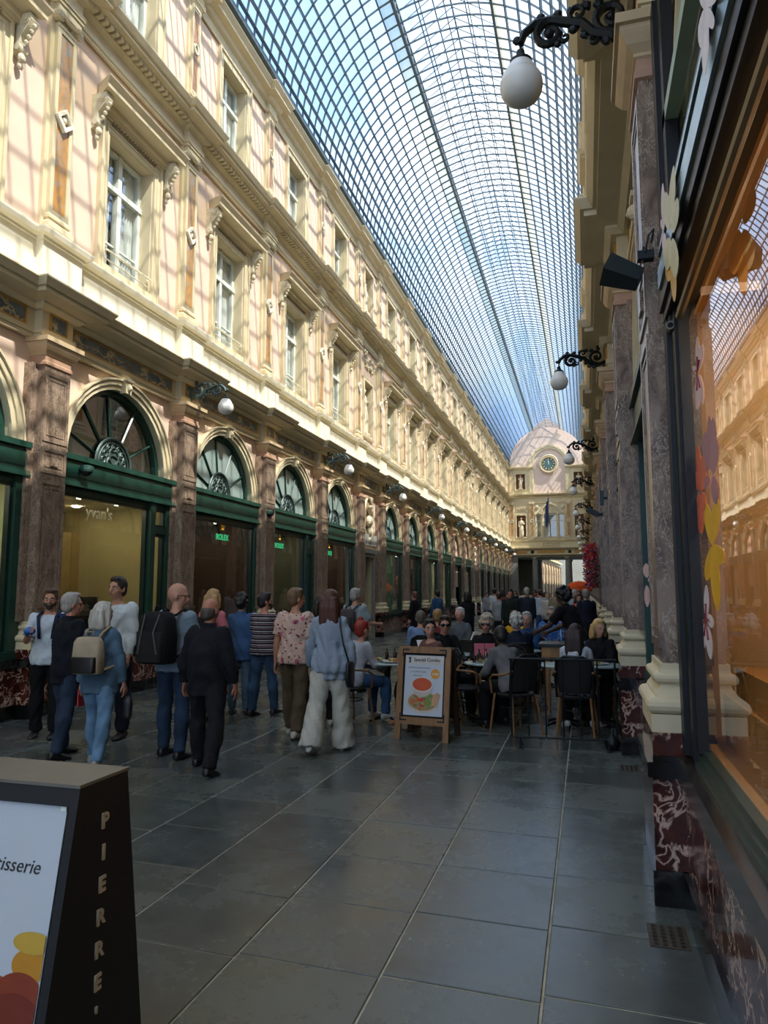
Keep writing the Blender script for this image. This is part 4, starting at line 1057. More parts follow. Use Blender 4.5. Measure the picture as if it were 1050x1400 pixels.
PP = plain('pale_pink_vinyl', '#d9b9bd', .5); MV = plain('mauve_vinyl', '#a9737c', .5, var=.2, scale=3); CO = plain('coral_vinyl', '#d8694a', .5); YE_ = plain('yellow_vinyl', '#f2b81e', .5); IV = plain('ivory_vinyl', '#cfc69b', .5); RD = plain('crimson_print', '#93283a', .5); WHV = plain('white_vinyl', '#e4dadb', .5); AM = plain('amber_vinyl', '#cf9a3a', .5)
flower('a', 'pale pink five-petal flower cut-out high on the near glass, below the small camera', PP, RD)
flower('b', 'mauve flower cut-out on the near glass above the yellow one', MV, None)
flower('c', 'coral flower cut-out overlapping the black frame of the near window', CO, None)
flower('d', 'large yellow flower cut-out on the near glass', YE_, None)
flower('e', 'white flower cut-out with crimson centre, lowest on the near glass', WHV, RD)
flower('f', 'white veined flower cut-out on the top frame, cut by the upper picture edge', WHV, None)
flower('g', 'ivory flower cut-out standing off the black lintel', IV, None)
flower('h', 'amber pointed petals hanging below the ivory flower', AM, None)
flower('i', 'thin pink flower cut-out behind the ivory one on the lintel', PP, None)
flower('j', 'small pink petals on the second shop window behind the nearest pilaster', PP, None)
# black speaker on an arm, cctv cameras
sp = empty('loudspeaker', (.385, 4.20, 3.55), 0, 'black angular loudspeaker on an arm from the nearest right pilaster', 'speaker')
m = MB()
T = Matrix.Translation((-.12, 0, -.07)) @ Matrix.Rotation(R(25), 4, 'Y') @ Matrix.Rotation(R(-18), 4, 'X')
P = [(-.11, -.075, -.062), (.10, -.05, -.045), (.10, .05, -.045), (-.11, .075, -.062), (-.11, -.075, .062), (.10, -.05, .045), (.10, .05, .045), (-.11, .075, .062)]
n = len(m.v); m.v += [tuple(T @ Vector(p)) for p in P]
for q in ((0,3,2,1),(4,5,6,7),(0,1,5,4),(1,2,6,5),(2,3,7,6),(3,0,4,7)): m.face(*q)
SPK = plain('speaker_black', '#1c2626', .5); m.build('speaker_box', SPK, sp)
m = MB(); m.box(-.112, -.11, -.065, .065, -.053, .053, T); m.build('speaker_grille', plain('grille_black', '#2a3636', .6, scale=80, bmp=.5), sp)
m = MB(); m.tube([(0, 0, .02), (.03, 0, .03), (-.02, 0, .0)], .022, 8); m.box(-.04, .05, -.03, .03, .0, .05); m.tube([(-.0, -.03, .03), (.02, -.06, .12), (.05, -.05, .16), (.04, 0, .1)], .006, 5); m.build('speaker_arm', IRON, sp)
def cctv(x, y, z, rz, label):
    t = empty('security_camera', (x, y, z), rz, label, 'camera')
    m = MB(); m.cyl((0, 0, 0), (.10, 0, -.01), .024, .024, 12); m.build('camera_tube', plain('cam_grey_%d' % int(y*10), '#6d665a', .5), t)
    m = MB(); m.cyl((.099, 0, -.01), (.102, 0, -.01), .015, .015, 10); m.build('lens', DARKIN, t)
    m = MB(); m.cyl((.03, 0, .0), (.03, 0, .08), .012, .012, 6); m.build('mount', IRON, t)
cctv(.50, 4.10, 3.09, R(-100), 'small tube camera under the black lintel of the near window')
def dome(x, y, z, label):
    t = empty('security_camera', (x, y, z), 0, label, 'camera')
    m = MB(); m.cyl((-.1, 0, .06), (.06, 0, .06), .03, .03, 10); m.lathe([(.09, .0), (.1, .03), (.1, .08), (.06, .1)], (.08, 0, 0), 14); m.build('camera_housing', plain('dome_green_%d' % int(y), '#35564c', .5), t)
    m = MB(); m.ball((.08, 0, 0), .075, 12, 8, (1, 1, .8)); m.build('dome', DARKIN, t)
dome(-7.22, 8.95, 3.42, 'dark green dome camera left of the first full shop front')
dome(-7.12, 15.2, 3.42, 'dark green dome camera beside the third pilaster on the left')
def projector(x, y, z, label):
    t = empty('loudspeaker', (x, y, z), 0, label, 'speaker')
    m = MB(); m.box(-.26, .0, -.07, .07, -.055, .055, Matrix.Rotation(R(28), 4, 'Y')); m.build('speaker_box', SPK, t)
    m = MB(); m.box(-.05, .1, -.03, .03, -.03, .03); m.build('speaker_arm', IRON, t)
projector(.30, 15.9, 3.28, 'black box speaker further along the right wall, above the flower garland')
t = empty('projecting_sign', (.36, 13.4, 3.32), 0, 'small dark upright panel fixed high on the right wall', 'sign')
m = MB(); m.box(-.07, .0, -.06, .06, -.13, .13); m.build('sign_panel', DGREEN, t); m = MB(); m.box(0, .08, -.02, .02, -.02, .02); m.build('sign_bracket', IRON, t)
# garland of red and violet flowers on the right wall, orange parasol
leaf = [plain('flower_%s' % n, c, .7) for n, c in (('red', '#c9302c'), ('violet', '#6d4a8a'), ('coral2', '#d8534e'), ('leafgreen', '#3f5a3a'))]
m = MB(); rn = random.Random(9)
gar = empty('flower_garland', (.16, 21.5, 2.35), 0, 'hanging garland of red and violet blossoms on the right wall', 'flowers')
for i in range(1800):
    z = rn.uniform(-.6, .65); r_ = .34*(1-.3*abs(z)); a = rn.uniform(0, 2*PI); q = rn.uniform(.3, 1)
    p = Vector((r_*q*cos(a)*.7, r_*q*sin(a)*2.2, z)); m.cur = 0 if (z > .2 and rn.random() < .5) else rn.randrange(4)
    s_ = rn.uniform(.02, .05); A = Vector((rn.gauss(0, 1), rn.gauss(0, 1), rn.gauss(0, 1))).normalized(); B = A.orthogonal().normalized()
    m.quad(p-A*s_, p+B*s_*.6, p+A*s_, p-B*s_*.6)
m.build('blossom', leaf, gar, kind='stuff'); m = MB(); m.tube([(.12, 0, .7), (.1, 0, .1), (.1, .1, -.6)], .02, 6); m.build('stem', IRON, gar)
um = empty('parasol', (-.42, 50, 0), 0, 'orange domed parasol open above the crowd near the right wall', 'parasol')
ORG = cloth('orange_canvas', '#d9541c'); m = MB()
rg = [[(r_*cos(2*PI*i/24), r_*sin(2*PI*i/24), z) for i in range(24)] for r_, z in ((.86, 1.62), (.87, 1.75), (.80, 1.98), (.6, 2.18), (.32, 2.28), (.04, 2.31))]
m.rings(rg); m.build('canopy', ORG, um); m = MB(); m.cyl((0, 0, 0), (0, 0, 2.36), .03); m.build('pole', WHITEP, um); m = MB(); m.cyl((0, 0, 0), (0, 0, .08), .3, .28, 16); m.build('foot', IRON, um)
# ------------------------------------------------------------------ figures: one continuous remeshed body each, with clothes, hair and shoes over it
import numpy as np
def V(*a): return Vector(a)
def loft(mb, stations, k=12):          # stations: (centre, x axis vector, y axis vector) ; rounded closed form
    rings = []
    for (c, ax, ay) in stations:
        rings.append([c + ax*cos(2*PI*j/k) + ay*sin(2*PI*j/k) for j in range(k)])
    mb.rings(rings)
def limb(mb, p0, p1, r0, r1, k=10, bulge=0, cap=True, flat=1.0, side=None):
    d = (p1-p0); L = d.length; d = d.normalized()
    x = (side or V(1, 0, 0)); x = (x - d*x.dot(d))
    if x.length < .1: x = d.orthogonal()
    x.normalize(); y = d.cross(x)
    st = []
    if cap:
        for a in (80, 50, 20): st.append((p0 - d*r0*sin(R(a)), x*r0*cos(R(a)), y*r0*cos(R(a))*flat))
    for i in range(6):
        t = i/5; r = r0+(r1-r0)*t + bulge*sin(PI*min(1, t*1.3))
        st.append((p0+d*L*t, x*r, y*r*flat))
    if cap:
        for a in (20, 50, 80): st.append((p1 + d*r1*sin(R(a)), x*r1*cos(R(a)), y*r1*cos(R(a))*flat))
    loft(mb, st, k)
PENDING = []
def later(mb, voxel, name, mats, parent, wrinkle=0, smooth=2, extra=None):
    me = mb.mesh(name+'_raw', mats)
    o = bpy.data.objects.new('tmp', me); COL.objects.link(o)
    md = o.modifiers.new('r', 'REMESH'); md.mode = 'VOXEL'; md.voxel_size = voxel; md.adaptivity = 0
    if smooth:
        s = o.modifiers.new('s', 'SMOOTH'); s.factor = .5; s.iterations = smooth
    PENDING.append((o, name, mats, parent, wrinkle, extra))
def flush():
    dg = bpy.context.evaluated_depsgraph_get(); dg.update()
    out = []
    for (o, name, mats, parent, wr, extra) in PENDING:
        me = bpy.data.meshes.new_from_object(o.evaluated_get(dg))
        me.name = name
        n = len(me.vertices)
        if wr and n:
            co = np.empty(n*3, 'f'); me.vertices.foreach_get('co', co); co = co.reshape(-1, 3)
            no = np.empty(n*3, 'f'); me.vertex_normals.foreach_get('vector', no); no = no.reshape(-1, 3)
            x, y, z = co.T; ph = sum(map(ord, parent.name)) % 7
            if name == 'blouse': co = co + no*(.006*np.sin(70*x+6*np.sin(5*z))*np.clip((1.45-z)*3, 0, 1))[:, None]
            d = np.sin(31*z+9*x+6*np.sin(11*x+ph)+ph)*np.sin(14*x+17*y+8*z+ph*2) + .8*np.abs(np.sin(44*z-31*x+23*y+3*np.sin(17*z+ph)))*np.sin(19*x+15*z+9*y)
            co = co + no*(d*wr)[:, None]
            me.vertices.foreach_set('co', co.astype('f').ravel())
        me.polygons.foreach_set('use_smooth', [True]*len(me.polygons))
        me.materials.clear()
        for m_ in (mats if isinstance(mats, (list, tuple)) else [mats]): me.materials.append(m_)
        me.update()
        ob = put(name, me, parent)
        src = o.data; bpy.data.objects.remove(o); bpy.data.meshes.remove(src)
        out.append(ob)
    PENDING.clear()
CM = {}
def cmat(c, kind='cloth'):
    k = (c, kind)
    if k not in CM:
        if kind == 'cloth': CM[k] = cloth('cloth_'+c.strip('#'), c)
        elif kind == 'skin':
            CM[k] = plain('skin_'+c.strip('#'), c, .55, var=.06, scale=8); CM[k].node_tree.nodes['Principled BSDF'].inputs['Subsurface Weight'].default_value = .0
        elif kind == 'hair': CM[k] = plain('hair_'+c.strip('#'), c, .55, var=.3, scale=40, bmp=.8, stretch=(1, 1, .15))
        elif kind == 'leather': CM[k] = plain('leather_'+c.strip('#'), c, .45, var=.1)
        elif kind == 'denim': CM[k] = cloth('denim_'+c.strip('#'), c, .9, .4, 160, .28)
    return CM[k]
def pattern_stripes():
    m, nt, b = newmat('striped_jersey'); v = coords(nt)
    s = N(nt, 'ShaderNodeSeparateXYZ'); nt.links.new(v, s.inputs[0])
    w = N(nt, 'ShaderNodeMath', operation='FRACT'); mm = N(nt, 'ShaderNodeMath', operation='MULTIPLY'); mm.inputs[1].default_value = 17; nt.links.new(s.outputs['Z'], mm.inputs[0]); nt.links.new(mm.outputs[0], w.inputs[0])
    r = ramp(nt, [(0, hexc('#1b1c24')), (.42, hexc('#1b1c24')), (.44, hexc('#8d7079')), (.6, hexc('#8d7079')), (.62, hexc('#23242c')), (.86, hexc('#d4d0cc')), (1, hexc('#1b1c24'))], w.outputs[0])
    r.color_ramp.interpolation = 'CONSTANT'
    nt.links.new(r.outputs['Color'], b.inputs['Base Color']); b.inputs['Roughness'].default_value = .85
    return m
def pattern_floral(name, basec, cols, scale=11, dens=.30):
    m, nt, b = newmat(name); v = coords(nt)
    nn = N(nt, 'ShaderNodeTexNoise', Scale=14, Detail=2); nt.links.new(v, nn.inputs['Vector'])
    ad = N(nt, 'ShaderNodeVectorMath', operation='MULTIPLY_ADD'); nt.links.new(nn.outputs['Color'], ad.inputs[0]); ad.inputs[1].default_value = (.06, .06, .06); nt.links.new(v, ad.inputs[2])
    last = None; col = rgb(hexc(basec))
    for i, (c, sc, d) in enumerate(cols):
        vo = N(nt, 'ShaderNodeTexVoronoi', Scale=sc); nt.links.new(ad.outputs[0], vo.inputs['Vector'])
        r = ramp(nt, [(d*.8, (1, 1, 1)), (d, (0, 0, 0))], vo.outputs['Distance'])
        mx = N(nt, 'ShaderNodeMix', data_type='RGBA'); nt.links.new(r.outputs['Color'], mx.inputs[0])
        if last: nt.links.new(last, mx.inputs[6])
        else: mx.inputs[6].default_value = col
        mx.inputs[7].default_value = rgb(hexc(c)); last = mx.outputs[2]
    nt.links.new(last, b.inputs['Base Color']); b.inputs['Roughness'].default_value = .85
    return m
EYE_W = plain('eye_white', '#d9d2c8', .3); EYE_D = plain('eye_dark', '#2a1f19', .3); LIP = plain('lips', '#9a5548', .5); LENS = plain('dark_lens', '#0d0c0c', .15)

def person(x, y, heading=0, h=1.72, skin='#c39078', label='', lod=1, female=False, fat=0, lean=0, side=0, twist=0,
           legs=((0, 0, 2), (0, 0, 2)), arms=((5, 6, 12), (5, 6, 12)), head=(0, 0), top=('short', '#cccccc'), topmat=None, bottom=('trousers', '#222a38'), botmat=None,
           shoes='#1b1a19', hair=('short', '#2b1d14'), face=False, beard=None, glasses=None, seat=None, loose=0, group=None, cat='person', z=0, lens=None):
    s = h/1.75
    vx = {0: .011, 1: .017, 2: .028}[lod]; vc = {0: .013, 1: .019, 2: .028}[lod]
    root = empty('person', (x, y, z), R(heading), label, cat, group)
    rl, sl_ = R(lean), R(side)
    up = V(sin(sl_), sin(rl), cos(rl)).normalized(); fw = V(0, cos(rl), -sin(rl)); rt = fw.cross(up).normalized()
    hips = V(0, 0, 0); jt = {}
    fx = .85 if female else 1.0
    def leg(i, f, k, sp):
        sg = -1 if i == 0 else 1
        a = hips + V(sg*.088*s, 0, -.02*s)
        f_, sp_ = R(f), R(sp)
        d1 = V(sg*sin(sp_), sin(f_)*cos(sp_), -cos(f_)*cos(sp_)).normalized(); kn = a + d1*.43*s
        d2 = V(sg*sin(sp_)*.3, sin(f_-R(k)), -cos(f_-R(k))).normalized(); an = kn + d2*.42*s
        return a, kn, an, f-k
    L = [leg(i, *legs[i]) for i in (0, 1)]
    zmin = min(l[2].z for l in L)
    off = -zmin + .075*s
    if seat is not None: off = max(off, seat + .10*s)
    hz = V(0, 0, off)
    L = [(a+hz, b+hz, c+hz, q) for a, b, c, q in L]; P0 = hips+hz
    tw = Matrix.Rotation(R(twist), 3, up)
    rt2 = tw @ rt; fw2 = tw @ fw
    def T(t, xx=0, yy=0): return P0 + up*(t*s) + rt2*(xx*s) + fw2*(yy*s)
    SH = .438
    shx = .138 if female else .160
    shl = [T(SH, -shx), T(SH, shx)]
    A = []
    for i in (0, 1):
        sg = -1 if i == 0 else 1
        f, ab, el = arms[i][:3]; inn = arms[i][3] if len(arms[i]) > 3 else 0
        f_, a_ = R(f), R(ab)
        d1 = (rt2*(sg*sin(a_)) + fw2*(sin(f_)*cos(a_)) - V(0, 0, 1)*(cos(f_)*cos(a_))).normalized()
        e = shl[i] + d1*.285*s
        f2 = R(f+el); i_ = R(ab*.4 - inn)
        d2 = (rt2*(sg*sin(i_)) + fw2*(sin(f2)*cos(i_)) - V(0, 0, 1)*(cos(f2)*cos(i_))).normalized()
        w = e + d2*.25*s
        A.append((shl[i], e, w, d2, sg))
    g = 1 + fat*.12
    wst = (.125 if female else .142)*g; hp = (.168 if female else .158)*(1+fat*.08); ch = (.135 if female else .158)*(1+fat*.06)
    dep = (.10 + fat*.03)
    prof = [(-.10, hp*.9, .10), (-.02, hp, .115), (.06, hp*.97, .11+fat*.02), (.16, wst, dep), (.24, wst*1.03, dep+.005), (.33, ch, .112+fat*.01), (.40, ch*1.0, .10), (.45, ch*.80, .078), (.475, .088, .064), (.505, .055, .055)]
    def torso(mb, inf, t0, t1, wmul=1.0, hemflare=0):
        st = []
        for (t, rx, ry) in prof:
            if t < t0-1e-6 or t > t1+1e-6: continue
            fl = hemflare*max(0, (.25-t))
            st.append((T(t), rt2*((rx*wmul+inf+fl)*s), fw2*((ry+inf+fl)*s)))
        loft(mb, st, 20)
    neck = T(.49); HM0 = V(0, 0, 0)
    hy, hpch = R(head[0]), R(head[1])
    hc = neck + up*.045*s + V(0, 0, .115*s) + fw*.02*s
    hrot = Matrix.Rotation(hy, 3, 'Z') @ Matrix.Rotation(hpch, 3, 'X')
    hs = s*1.07
    def H(px, py, pz): return hc + hrot @ (V(px, py, pz)*hs)
    def hball(mb, c, r, k=14, m_=10):
        rg = []
        for i in range(m_+1):
            a = PI*i/m_; q = max(sin(a), .05)
            rg.append([H(c[0]+r[0]*q*cos(2*PI*j/k), c[1]+r[1]*q*sin(2*PI*j/k), c[2]-r[2]*cos(a)) for j in range(k)])
        mb.rings(rg)
    # body
    b = MB()
    torso(b, 0, -.10, .505)
    limb(b, T(.47), hc - V(0, 0, .05*s), .056*s*(1 if not female else .86), .05*s*(1 if not female else .86))
    hball(b, (0, -.008, .022), (.074, .094, .098)); hball(b, (0, .028, -.04), (.052, .056, .068)); hball(b, (0, .05, -.078), (.028, .028, .026))
    if lod < 2:
        hball(b, (0, .093, -.012), (.013, .018, .028), 8, 6); hball(b, (0, .104, -.026), (.016, .014, .011), 8, 6)
        hball(b, (-.076, -.004, -.008), (.012, .018, .03), 8, 6); hball(b, (.076, -.004, -.008), (.012, .018, .03), 8, 6)
        hball(b, (-.028, .078, .02), (.024, .016, .009), 8, 6); hball(b, (.028, .078, .02), (.024, .016, .009), 8, 6)
        hball(b, (-.036, .055, -.025), (.022, .022, .02), 8, 6); hball(b, (.036, .055, -.025), (.022, .022, .02), 8, 6)
        hball(b, (0, .083, -.052), (.024, .016, .013), 8, 6)
    for (sh_, e, w, d2, sg) in A:
        limb(b, sh_, e, .052*s*fx, .040*s*fx, bulge=.004); limb(b, e, w, .040*s*fx, .027*s*fx, bulge=.006)
        pc = w + d2*.045*s; nrm = (rt2*sg - d2*(rt2*sg).dot(d2)).normalized(); bt = d2.cross(nrm).normalized()
        loft(b, [(w+d2*t*s, bt*(wd*s), nrm*(th*s)) for t, wd, th in ((-.01, .024, .022), (.02, .032, .018), (.055, .041, .017), (.09, .040, .014), (.10, .03, .01))], 10)
    for (a, kn, an, q) in L:
        limb(b, a, kn, .082*s*(1+.1*fat), .054*s, bulge=.004); limb(b, kn, an, .052*s, .036*s, bulge=.012)
    later(b, vx, 'body', cmat(skin, 'skin'), root, smooth=1 if lod < 2 else 0)
    if lod < 2:
        for (sh_, e, w, d2, sg) in A:
            nrm = (rt2*sg - d2*(rt2*sg).dot(d2)).normalized(); bt = d2.cross(nrm).normalized()
            mh = MB(); mh.smooth = True
            for q, (o_, ln) in enumerate(((-.030, .062), (-.010, .074), (.010, .078), (.030, .070))):
                p0 = w + d2*.085*s + bt*o_*s; p1 = p0 + (d2*.95 - nrm*.25).normalized()*ln*.5*s; p2 = p1 + (d2*.7 - nrm*.7).normalized()*ln*.5*s
                mh.tube([p0 - d2*.012*s, p0, p1, p2, p2 - nrm*.004*s], [.0085*s, .009*s, .0085*s, .007*s, .003*s], 7)
            p0 = w + d2*.03*s + bt*.028*s; p1 = p0 + (bt*.65 + d2*.7 - nrm*.2).normalized()*.036*s; p2 = p1 + (d2*.9 + bt*.1 - nrm*.4).normalized()*.03*s
            mh.tube([p0 - bt*.015*s, p0, p1, p2, p2+d2*.004*s], [.011*s, .0115*s, .010*s, .0085*s, .004*s], 7)
            put('hand_fingers', mh.mesh('hand_fingers', cmat(skin, 'skin')), root)
    # bottoms
    bk, bc = bottom[0], bottom[1]
    if bk in ('trousers', 'jeans', 'wide', 'shorts', 'slim'):
        m = MB(); inf = {'trousers': .018, 'jeans': .012, 'wide': .03, 'shorts': .03, 'slim': .008}[bk]
        torso(m, inf*.7, -.10, .16)
        for (a, kn, an, q) in L:
            r0 = (.088+inf*.8)*s*(1+.1*fat); r1 = (.058+inf)*s; r2 = (.045+inf)*s
            if bk == 'wide': r1, r2 = .098*s, .125*s
            if bk == 'trousers': r2 = (.05+inf*1.1)*s
            limb(m, a, kn, r0, r1, 14, bulge=.004)
            if bk == 'shorts': continue
            ae = kn + (an-kn)*(1.08 if bk == 'wide' else 1.0)
            d = (ae-kn).normalized(); x_ = V(1, 0, 0); x_ = (x_-d*x_.dot(d)).normalized(); y_ = d.cross(x_)
            st = []
            for t in (-.08, 0, .12, .3, .5, .7, .88, 1.0):
                r = r1+(r2-r1)*max(0, t) + (.012*s*sin(PI*min(1, max(0, t)*1.6)) if bk not in ('wide',) else 0)
                st.append((kn+(ae-kn)*t, x_*r, y_*r*1.05))
            loft(m, st, 14)
        later(m, vc, {'jeans': 'jeans', 'shorts': 'shorts'}.get(bk, 'trousers'), botmat or cmat(bc, 'denim' if bk == 'jeans' else 'cloth'), root, wrinkle=.0065 if lod < 2 else 0, smooth=2 if lod < 2 else 0)
    elif bk in ('skirt', 'dress'):
        m = MB(); st = []
        kmid = (L[0][1]+L[1][1])/2
        seated = legs[0][0] > 50
        if not seated:
            for t, rx in ((.16, wst+.01), (.05, hp+.01), (-.1, hp+.03), (-.35, hp+.06), (-.6, hp+.09)): st.append((T(t), rt2*rx*s, fw2*(rx*.8)*s))
        else:
            for t in (0, .3, .6, 1.0): c = P0+(kmid-P0)*t; st.append((c, rt2*(hp+.02)*s, V(0, 0, 1)*.11*s))
        loft(m, st, 20); torso(m, .01, -.1, .16)
        later(m, vc, 'skirt', botmat or cmat(bc), root, wrinkle=.006 if lod < 2 else 0, smooth=2)
    # shoes
    for (a, kn, an, q) in L:
        th = R(max(-60, min(20, q*.6))) if seat is None else R(0)
        f = V(0, cos(th), sin(th)) if True else V(0, 1, 0)
        u = V(0, -sin(th), cos(th)); bse = V(an.x, an.y, an.z)
        m = MB(); st = []
        for t, wd, hh, zc in ((-.075, .028, .03, -.045), (-.06, .038, .045, -.032), (-.01, .041, .052, -.024), (.05, .042, .04, -.036), (.11, .046, .03, -.046), (.16, .042, .024, -.052), (.185, .025, .016, -.058)):
            st.append((bse + f*t*s + u*zc*s, V(1, 0, 0)*wd*s, u*hh*s))
        loft(m, st, 12)
        if lod < 2: later(m, .012, 'shoe', cmat(shoes, 'leather'), root, smooth=1)
        else: put('shoe', m.mesh('shoe', cmat(shoes, 'leather')), root)
    # top
    kind, col = top[0], top[1]
    m = MB(); inf = {'tight': .008, 'short': .016, 'long': .018, 'jacket': .024, 'coat': .028, 'blouse': .019, 'polo': .016, 'vest': .014, 'robe': .03}[kind] + loose
    t0 = {'jacket': -.10, 'coat': -.10, 'blouse': -.10}.get(kind, -.10)
    torso(m, inf, t0, .49, 1.0, .12 if kind in ('blouse', 'short', 'robe') else .05)
    if kind in ('jacket', 'coat', 'blouse', 'robe') and legs[0][0] < 50:
        loft(m, [(T(-.18 if kind != 'coat' else -.32), rt2*(hp+inf+.006)*s, fw2*(.115+inf)*s), (T(-.10), rt2*(hp+inf+.004)*s, fw2*(.112+inf)*s), (T(0), rt2*(hp+inf)*s, fw2*(.115+inf)*s)], 20)
    if kind in ('jacket', 'coat', 'polo'): loft(m, [(T(.45), rt2*.09*s, fw2*.075*s), (T(.50), rt2*.072*s, fw2*.07*s), (T(.53), rt2*.066*s, fw2*.066*s)], 16)
    for (sh_, e, w, d2, sg) in A:
        k_ = {'blouse': 1.12, 'jacket': 1.1, 'coat': 1.15}.get(kind, 1.0)
        r0, r1, r2 = (.06*fx+inf*.75)*s, (.045*fx+inf*.7)*s*k_, (.032*fx+inf*.6)*s*k_
        if kind == 'vest': limb(m, T(SH, sg*.12), T(SH, sg*.14), .06*s, .06*s); continue
        if kind in ('tight', 'short', 'polo') and kind != 'tight':
            ee = sh_+(e-sh_)*.78; limb(m, sh_, sh_+(ee-sh_)*.3, r0, r0, 12); d = (ee-sh_).normalized(); xx = d.orthogonal().normalized(); yy = d.cross(xx)
            loft(m, [(sh_, xx*r0, yy*r0), (sh_+(ee-sh_)*.6, xx*r0*.98, yy*r0*.98), (ee, xx*(r0*1.03), yy*(r0*1.03))], 14)
        else:
            limb(m, sh_, e, r0, r1, 12); we = w - d2*.012*s; d = (we-e).normalized(); xx = d.orthogonal().normalized(); yy = d.cross(xx)
            fl = 1.25 if kind == 'blouse' else 1
            loft(m, [(e-d*.03*s, xx*r1, yy*r1), (e+(we-e)*.3, xx*r1*1.03*fl, yy*r1*1.03*fl), (e+(we-e)*.7, xx*(r2*1.1)*fl, yy*(r2*1.1)*fl), (we, xx*r2, yy*r2)], 14)
    nm = {'short': 'shirt', 'tight': 'shirt', 'long': 'shirt', 'polo': 'shirt', 'blouse': 'blouse', 'jacket': 'jacket', 'coat': 'coat', 'vest': 'vest', 'robe': 'robe'}[kind]
    later(m, vc, nm, topmat or cmat(col), root, wrinkle=.0075 if lod < 2 else 0, smooth=2 if lod < 2 else 0)
    # hair
    hk, hcol = hair
    if hk != 'bald':
        m = MB(); hm = cmat(hcol, 'hair'); rn = random.Random(int(abs(x*100)+y*10))
        if hk == 'fringe':
            hball(m, (0, -.022, -.012), (.080, .084, .066)); hball(m, (0, -.035, -.05), (.06, .06, .05))
        else:
            hball(m, (0, -.018, .034), (.082, .098, .098)); hball(m, (0, -.04, -.02), (.072, .07, .07))
            if hk in ('short', 'tidy'):
                hball(m, (0, .03, .098), (.058, .05, .03)); hball(m, (-.07, -.0, .02), (.014, .03, .04), 8, 6); hball(m, (.07, -.0, .02), (.014, .03, .04), 8, 6)
                for k in range(14): a = rn.uniform(0, 2*PI); q = rn.uniform(0, .07); hball(m, (q*cos(a), -.01+q*sin(a), .115-q*.3), (.022, .022, .014), 6, 4)
            if hk in ('long', 'bob'):
                ln = .24 if hk == 'long' else .10
                for xx in (-.05, -.02, .02, .05): 
                    pts = [H(xx, -.075, .04), H(xx*1.25, -.088, -.06), H(xx*1.35, -.08, -.08-ln*.5), H(xx*1.3, -.072, -.06-ln)]
                    m.tube(pts, [.04*s, .042*s, .04*s, .02*s], 8)
                for sg in (-1, 1): m.tube([H(sg*.062, .0, .06), H(sg*.08, -.01, -.01), H(sg*.082, -.015, -.06-ln*.5), H(sg*.075, -.03, -.05-ln*.9)], [.03*s, .028*s, .026*s, .014*s], 8)
                hball(m, (0, .035, .095), (.06, .045, .028))
            if hk in ('curly', 'fluffy'):
                n_ = 46 if hk == 'curly' else 34
                for k in range(n_):
                    a = rn.uniform(0, 2*PI); e_ = rn.uniform(-.5, 1.35); cx, cy, cz = .084*cos(e_)*cos(a), -.025+.1*cos(e_)*sin(a), .035+.1*sin(e_)
                    if cy > .05 and cz < .06: continue
                    r_ = rn.uniform(.02, .034); hball(m, (cx, cy, cz), (r_, r_, r_), 6, 4)
            if hk in ('pony', 'bun'):
                hball(m, (0, -.03, .14 if hk == 'bun' else .08), (.035, .035, .03)); 
                if hk == 'pony': m.tube([H(0, -.10, .06), H(0, -.14, .0), H(0, -.13, -.12), H(0, -.11, -.2)], [.025*s, .035*s, .03*s, .012*s], 8)
                hball(m, (0, .03, .095), (.058, .048, .024))
        if hk == 'cap':
            m = MB(); hball(m, (0, -.008, .05), (.083, .102, .085)); hball(m, (0, .12, .045), (.06, .05, .01))
        if lod < 2: later(m, .011 if hk != 'curly' else .012, 'hair' if hk != 'cap' else 'cap', hm, root, smooth=1)
        else: later(m, .022, 'hair' if hk != 'cap' else 'cap', hm, root, smooth=0)
    if beard:
        m = MB()
        for a in range(-4, 5):
            q = R(90+a*20); hball(m, (.052*cos(q), .03+.052*sin(q), -.066+.012*abs(a)*.6), (.018, .018, .026), 8, 6)
        hball(m, (0, .093, -.042), (.026, .010, .007), 8, 6); hball(m, (0, .075, -.09), (.03, .022, .02), 8, 6)
        later(m, .009, 'beard', cmat(beard, 'hair'), root, smooth=1)
    if face:
        for sg in (-1, 1):
            m = MB(); m.smooth = True; hball(m, (sg*.03, .078, .002), (.014, .01, .008), 8, 6); e_ = put('eye', m.mesh('eye', EYE_W), root)
            m = MB(); hball(m, (sg*.03, .086, .002), (.006, .004, .006), 8, 6); put('iris', m.mesh('iris', EYE_D), e_)
            m = MB(); m.tube([H(sg*.012, .094, .020), H(sg*.03, .093, .026), H(sg*.048, .082, .021)], [.004*s, .005*s, .003*s], 6); put('eyebrow', m.mesh('eyebrow', cmat(hair[1] if hair[0] != 'bald' else '#4a3626', 'hair')), root)
        m = MB(); m.smooth = True; hball(m, (0, .094, -.052), (.021, .008, .006), 10, 6); put('lips', m.mesh('lips', LIP), root)
    if glasses:
        m = MB()
        for sg in (-1, 1):
            if glasses == 'sun': hball(m, (sg*.032, .10, .004), (.030, .008, .022), 12, 6)
            else: m.tube([H(sg*.032+.024*cos(2*PI*i/12), .102, .002+.017*sin(2*PI*i/12)) for i in range(12)], .0022*s, 5, True)
            m.tube([H(sg*.058, .10, .01), H(sg*.08, .03, .008), H(sg*.082, -.01, .0)], .003*s, 5)
        m.tube([H(-.01, .106, .008), H(.01, .106, .008)], .003*s, 5)
        put('glasses', m.mesh('glasses', LENS), root)
    return dict(root=root, T=T, A=A, L=L, s=s, H=H, rt=rt2, fw=fw2, up=up, P0=P0)

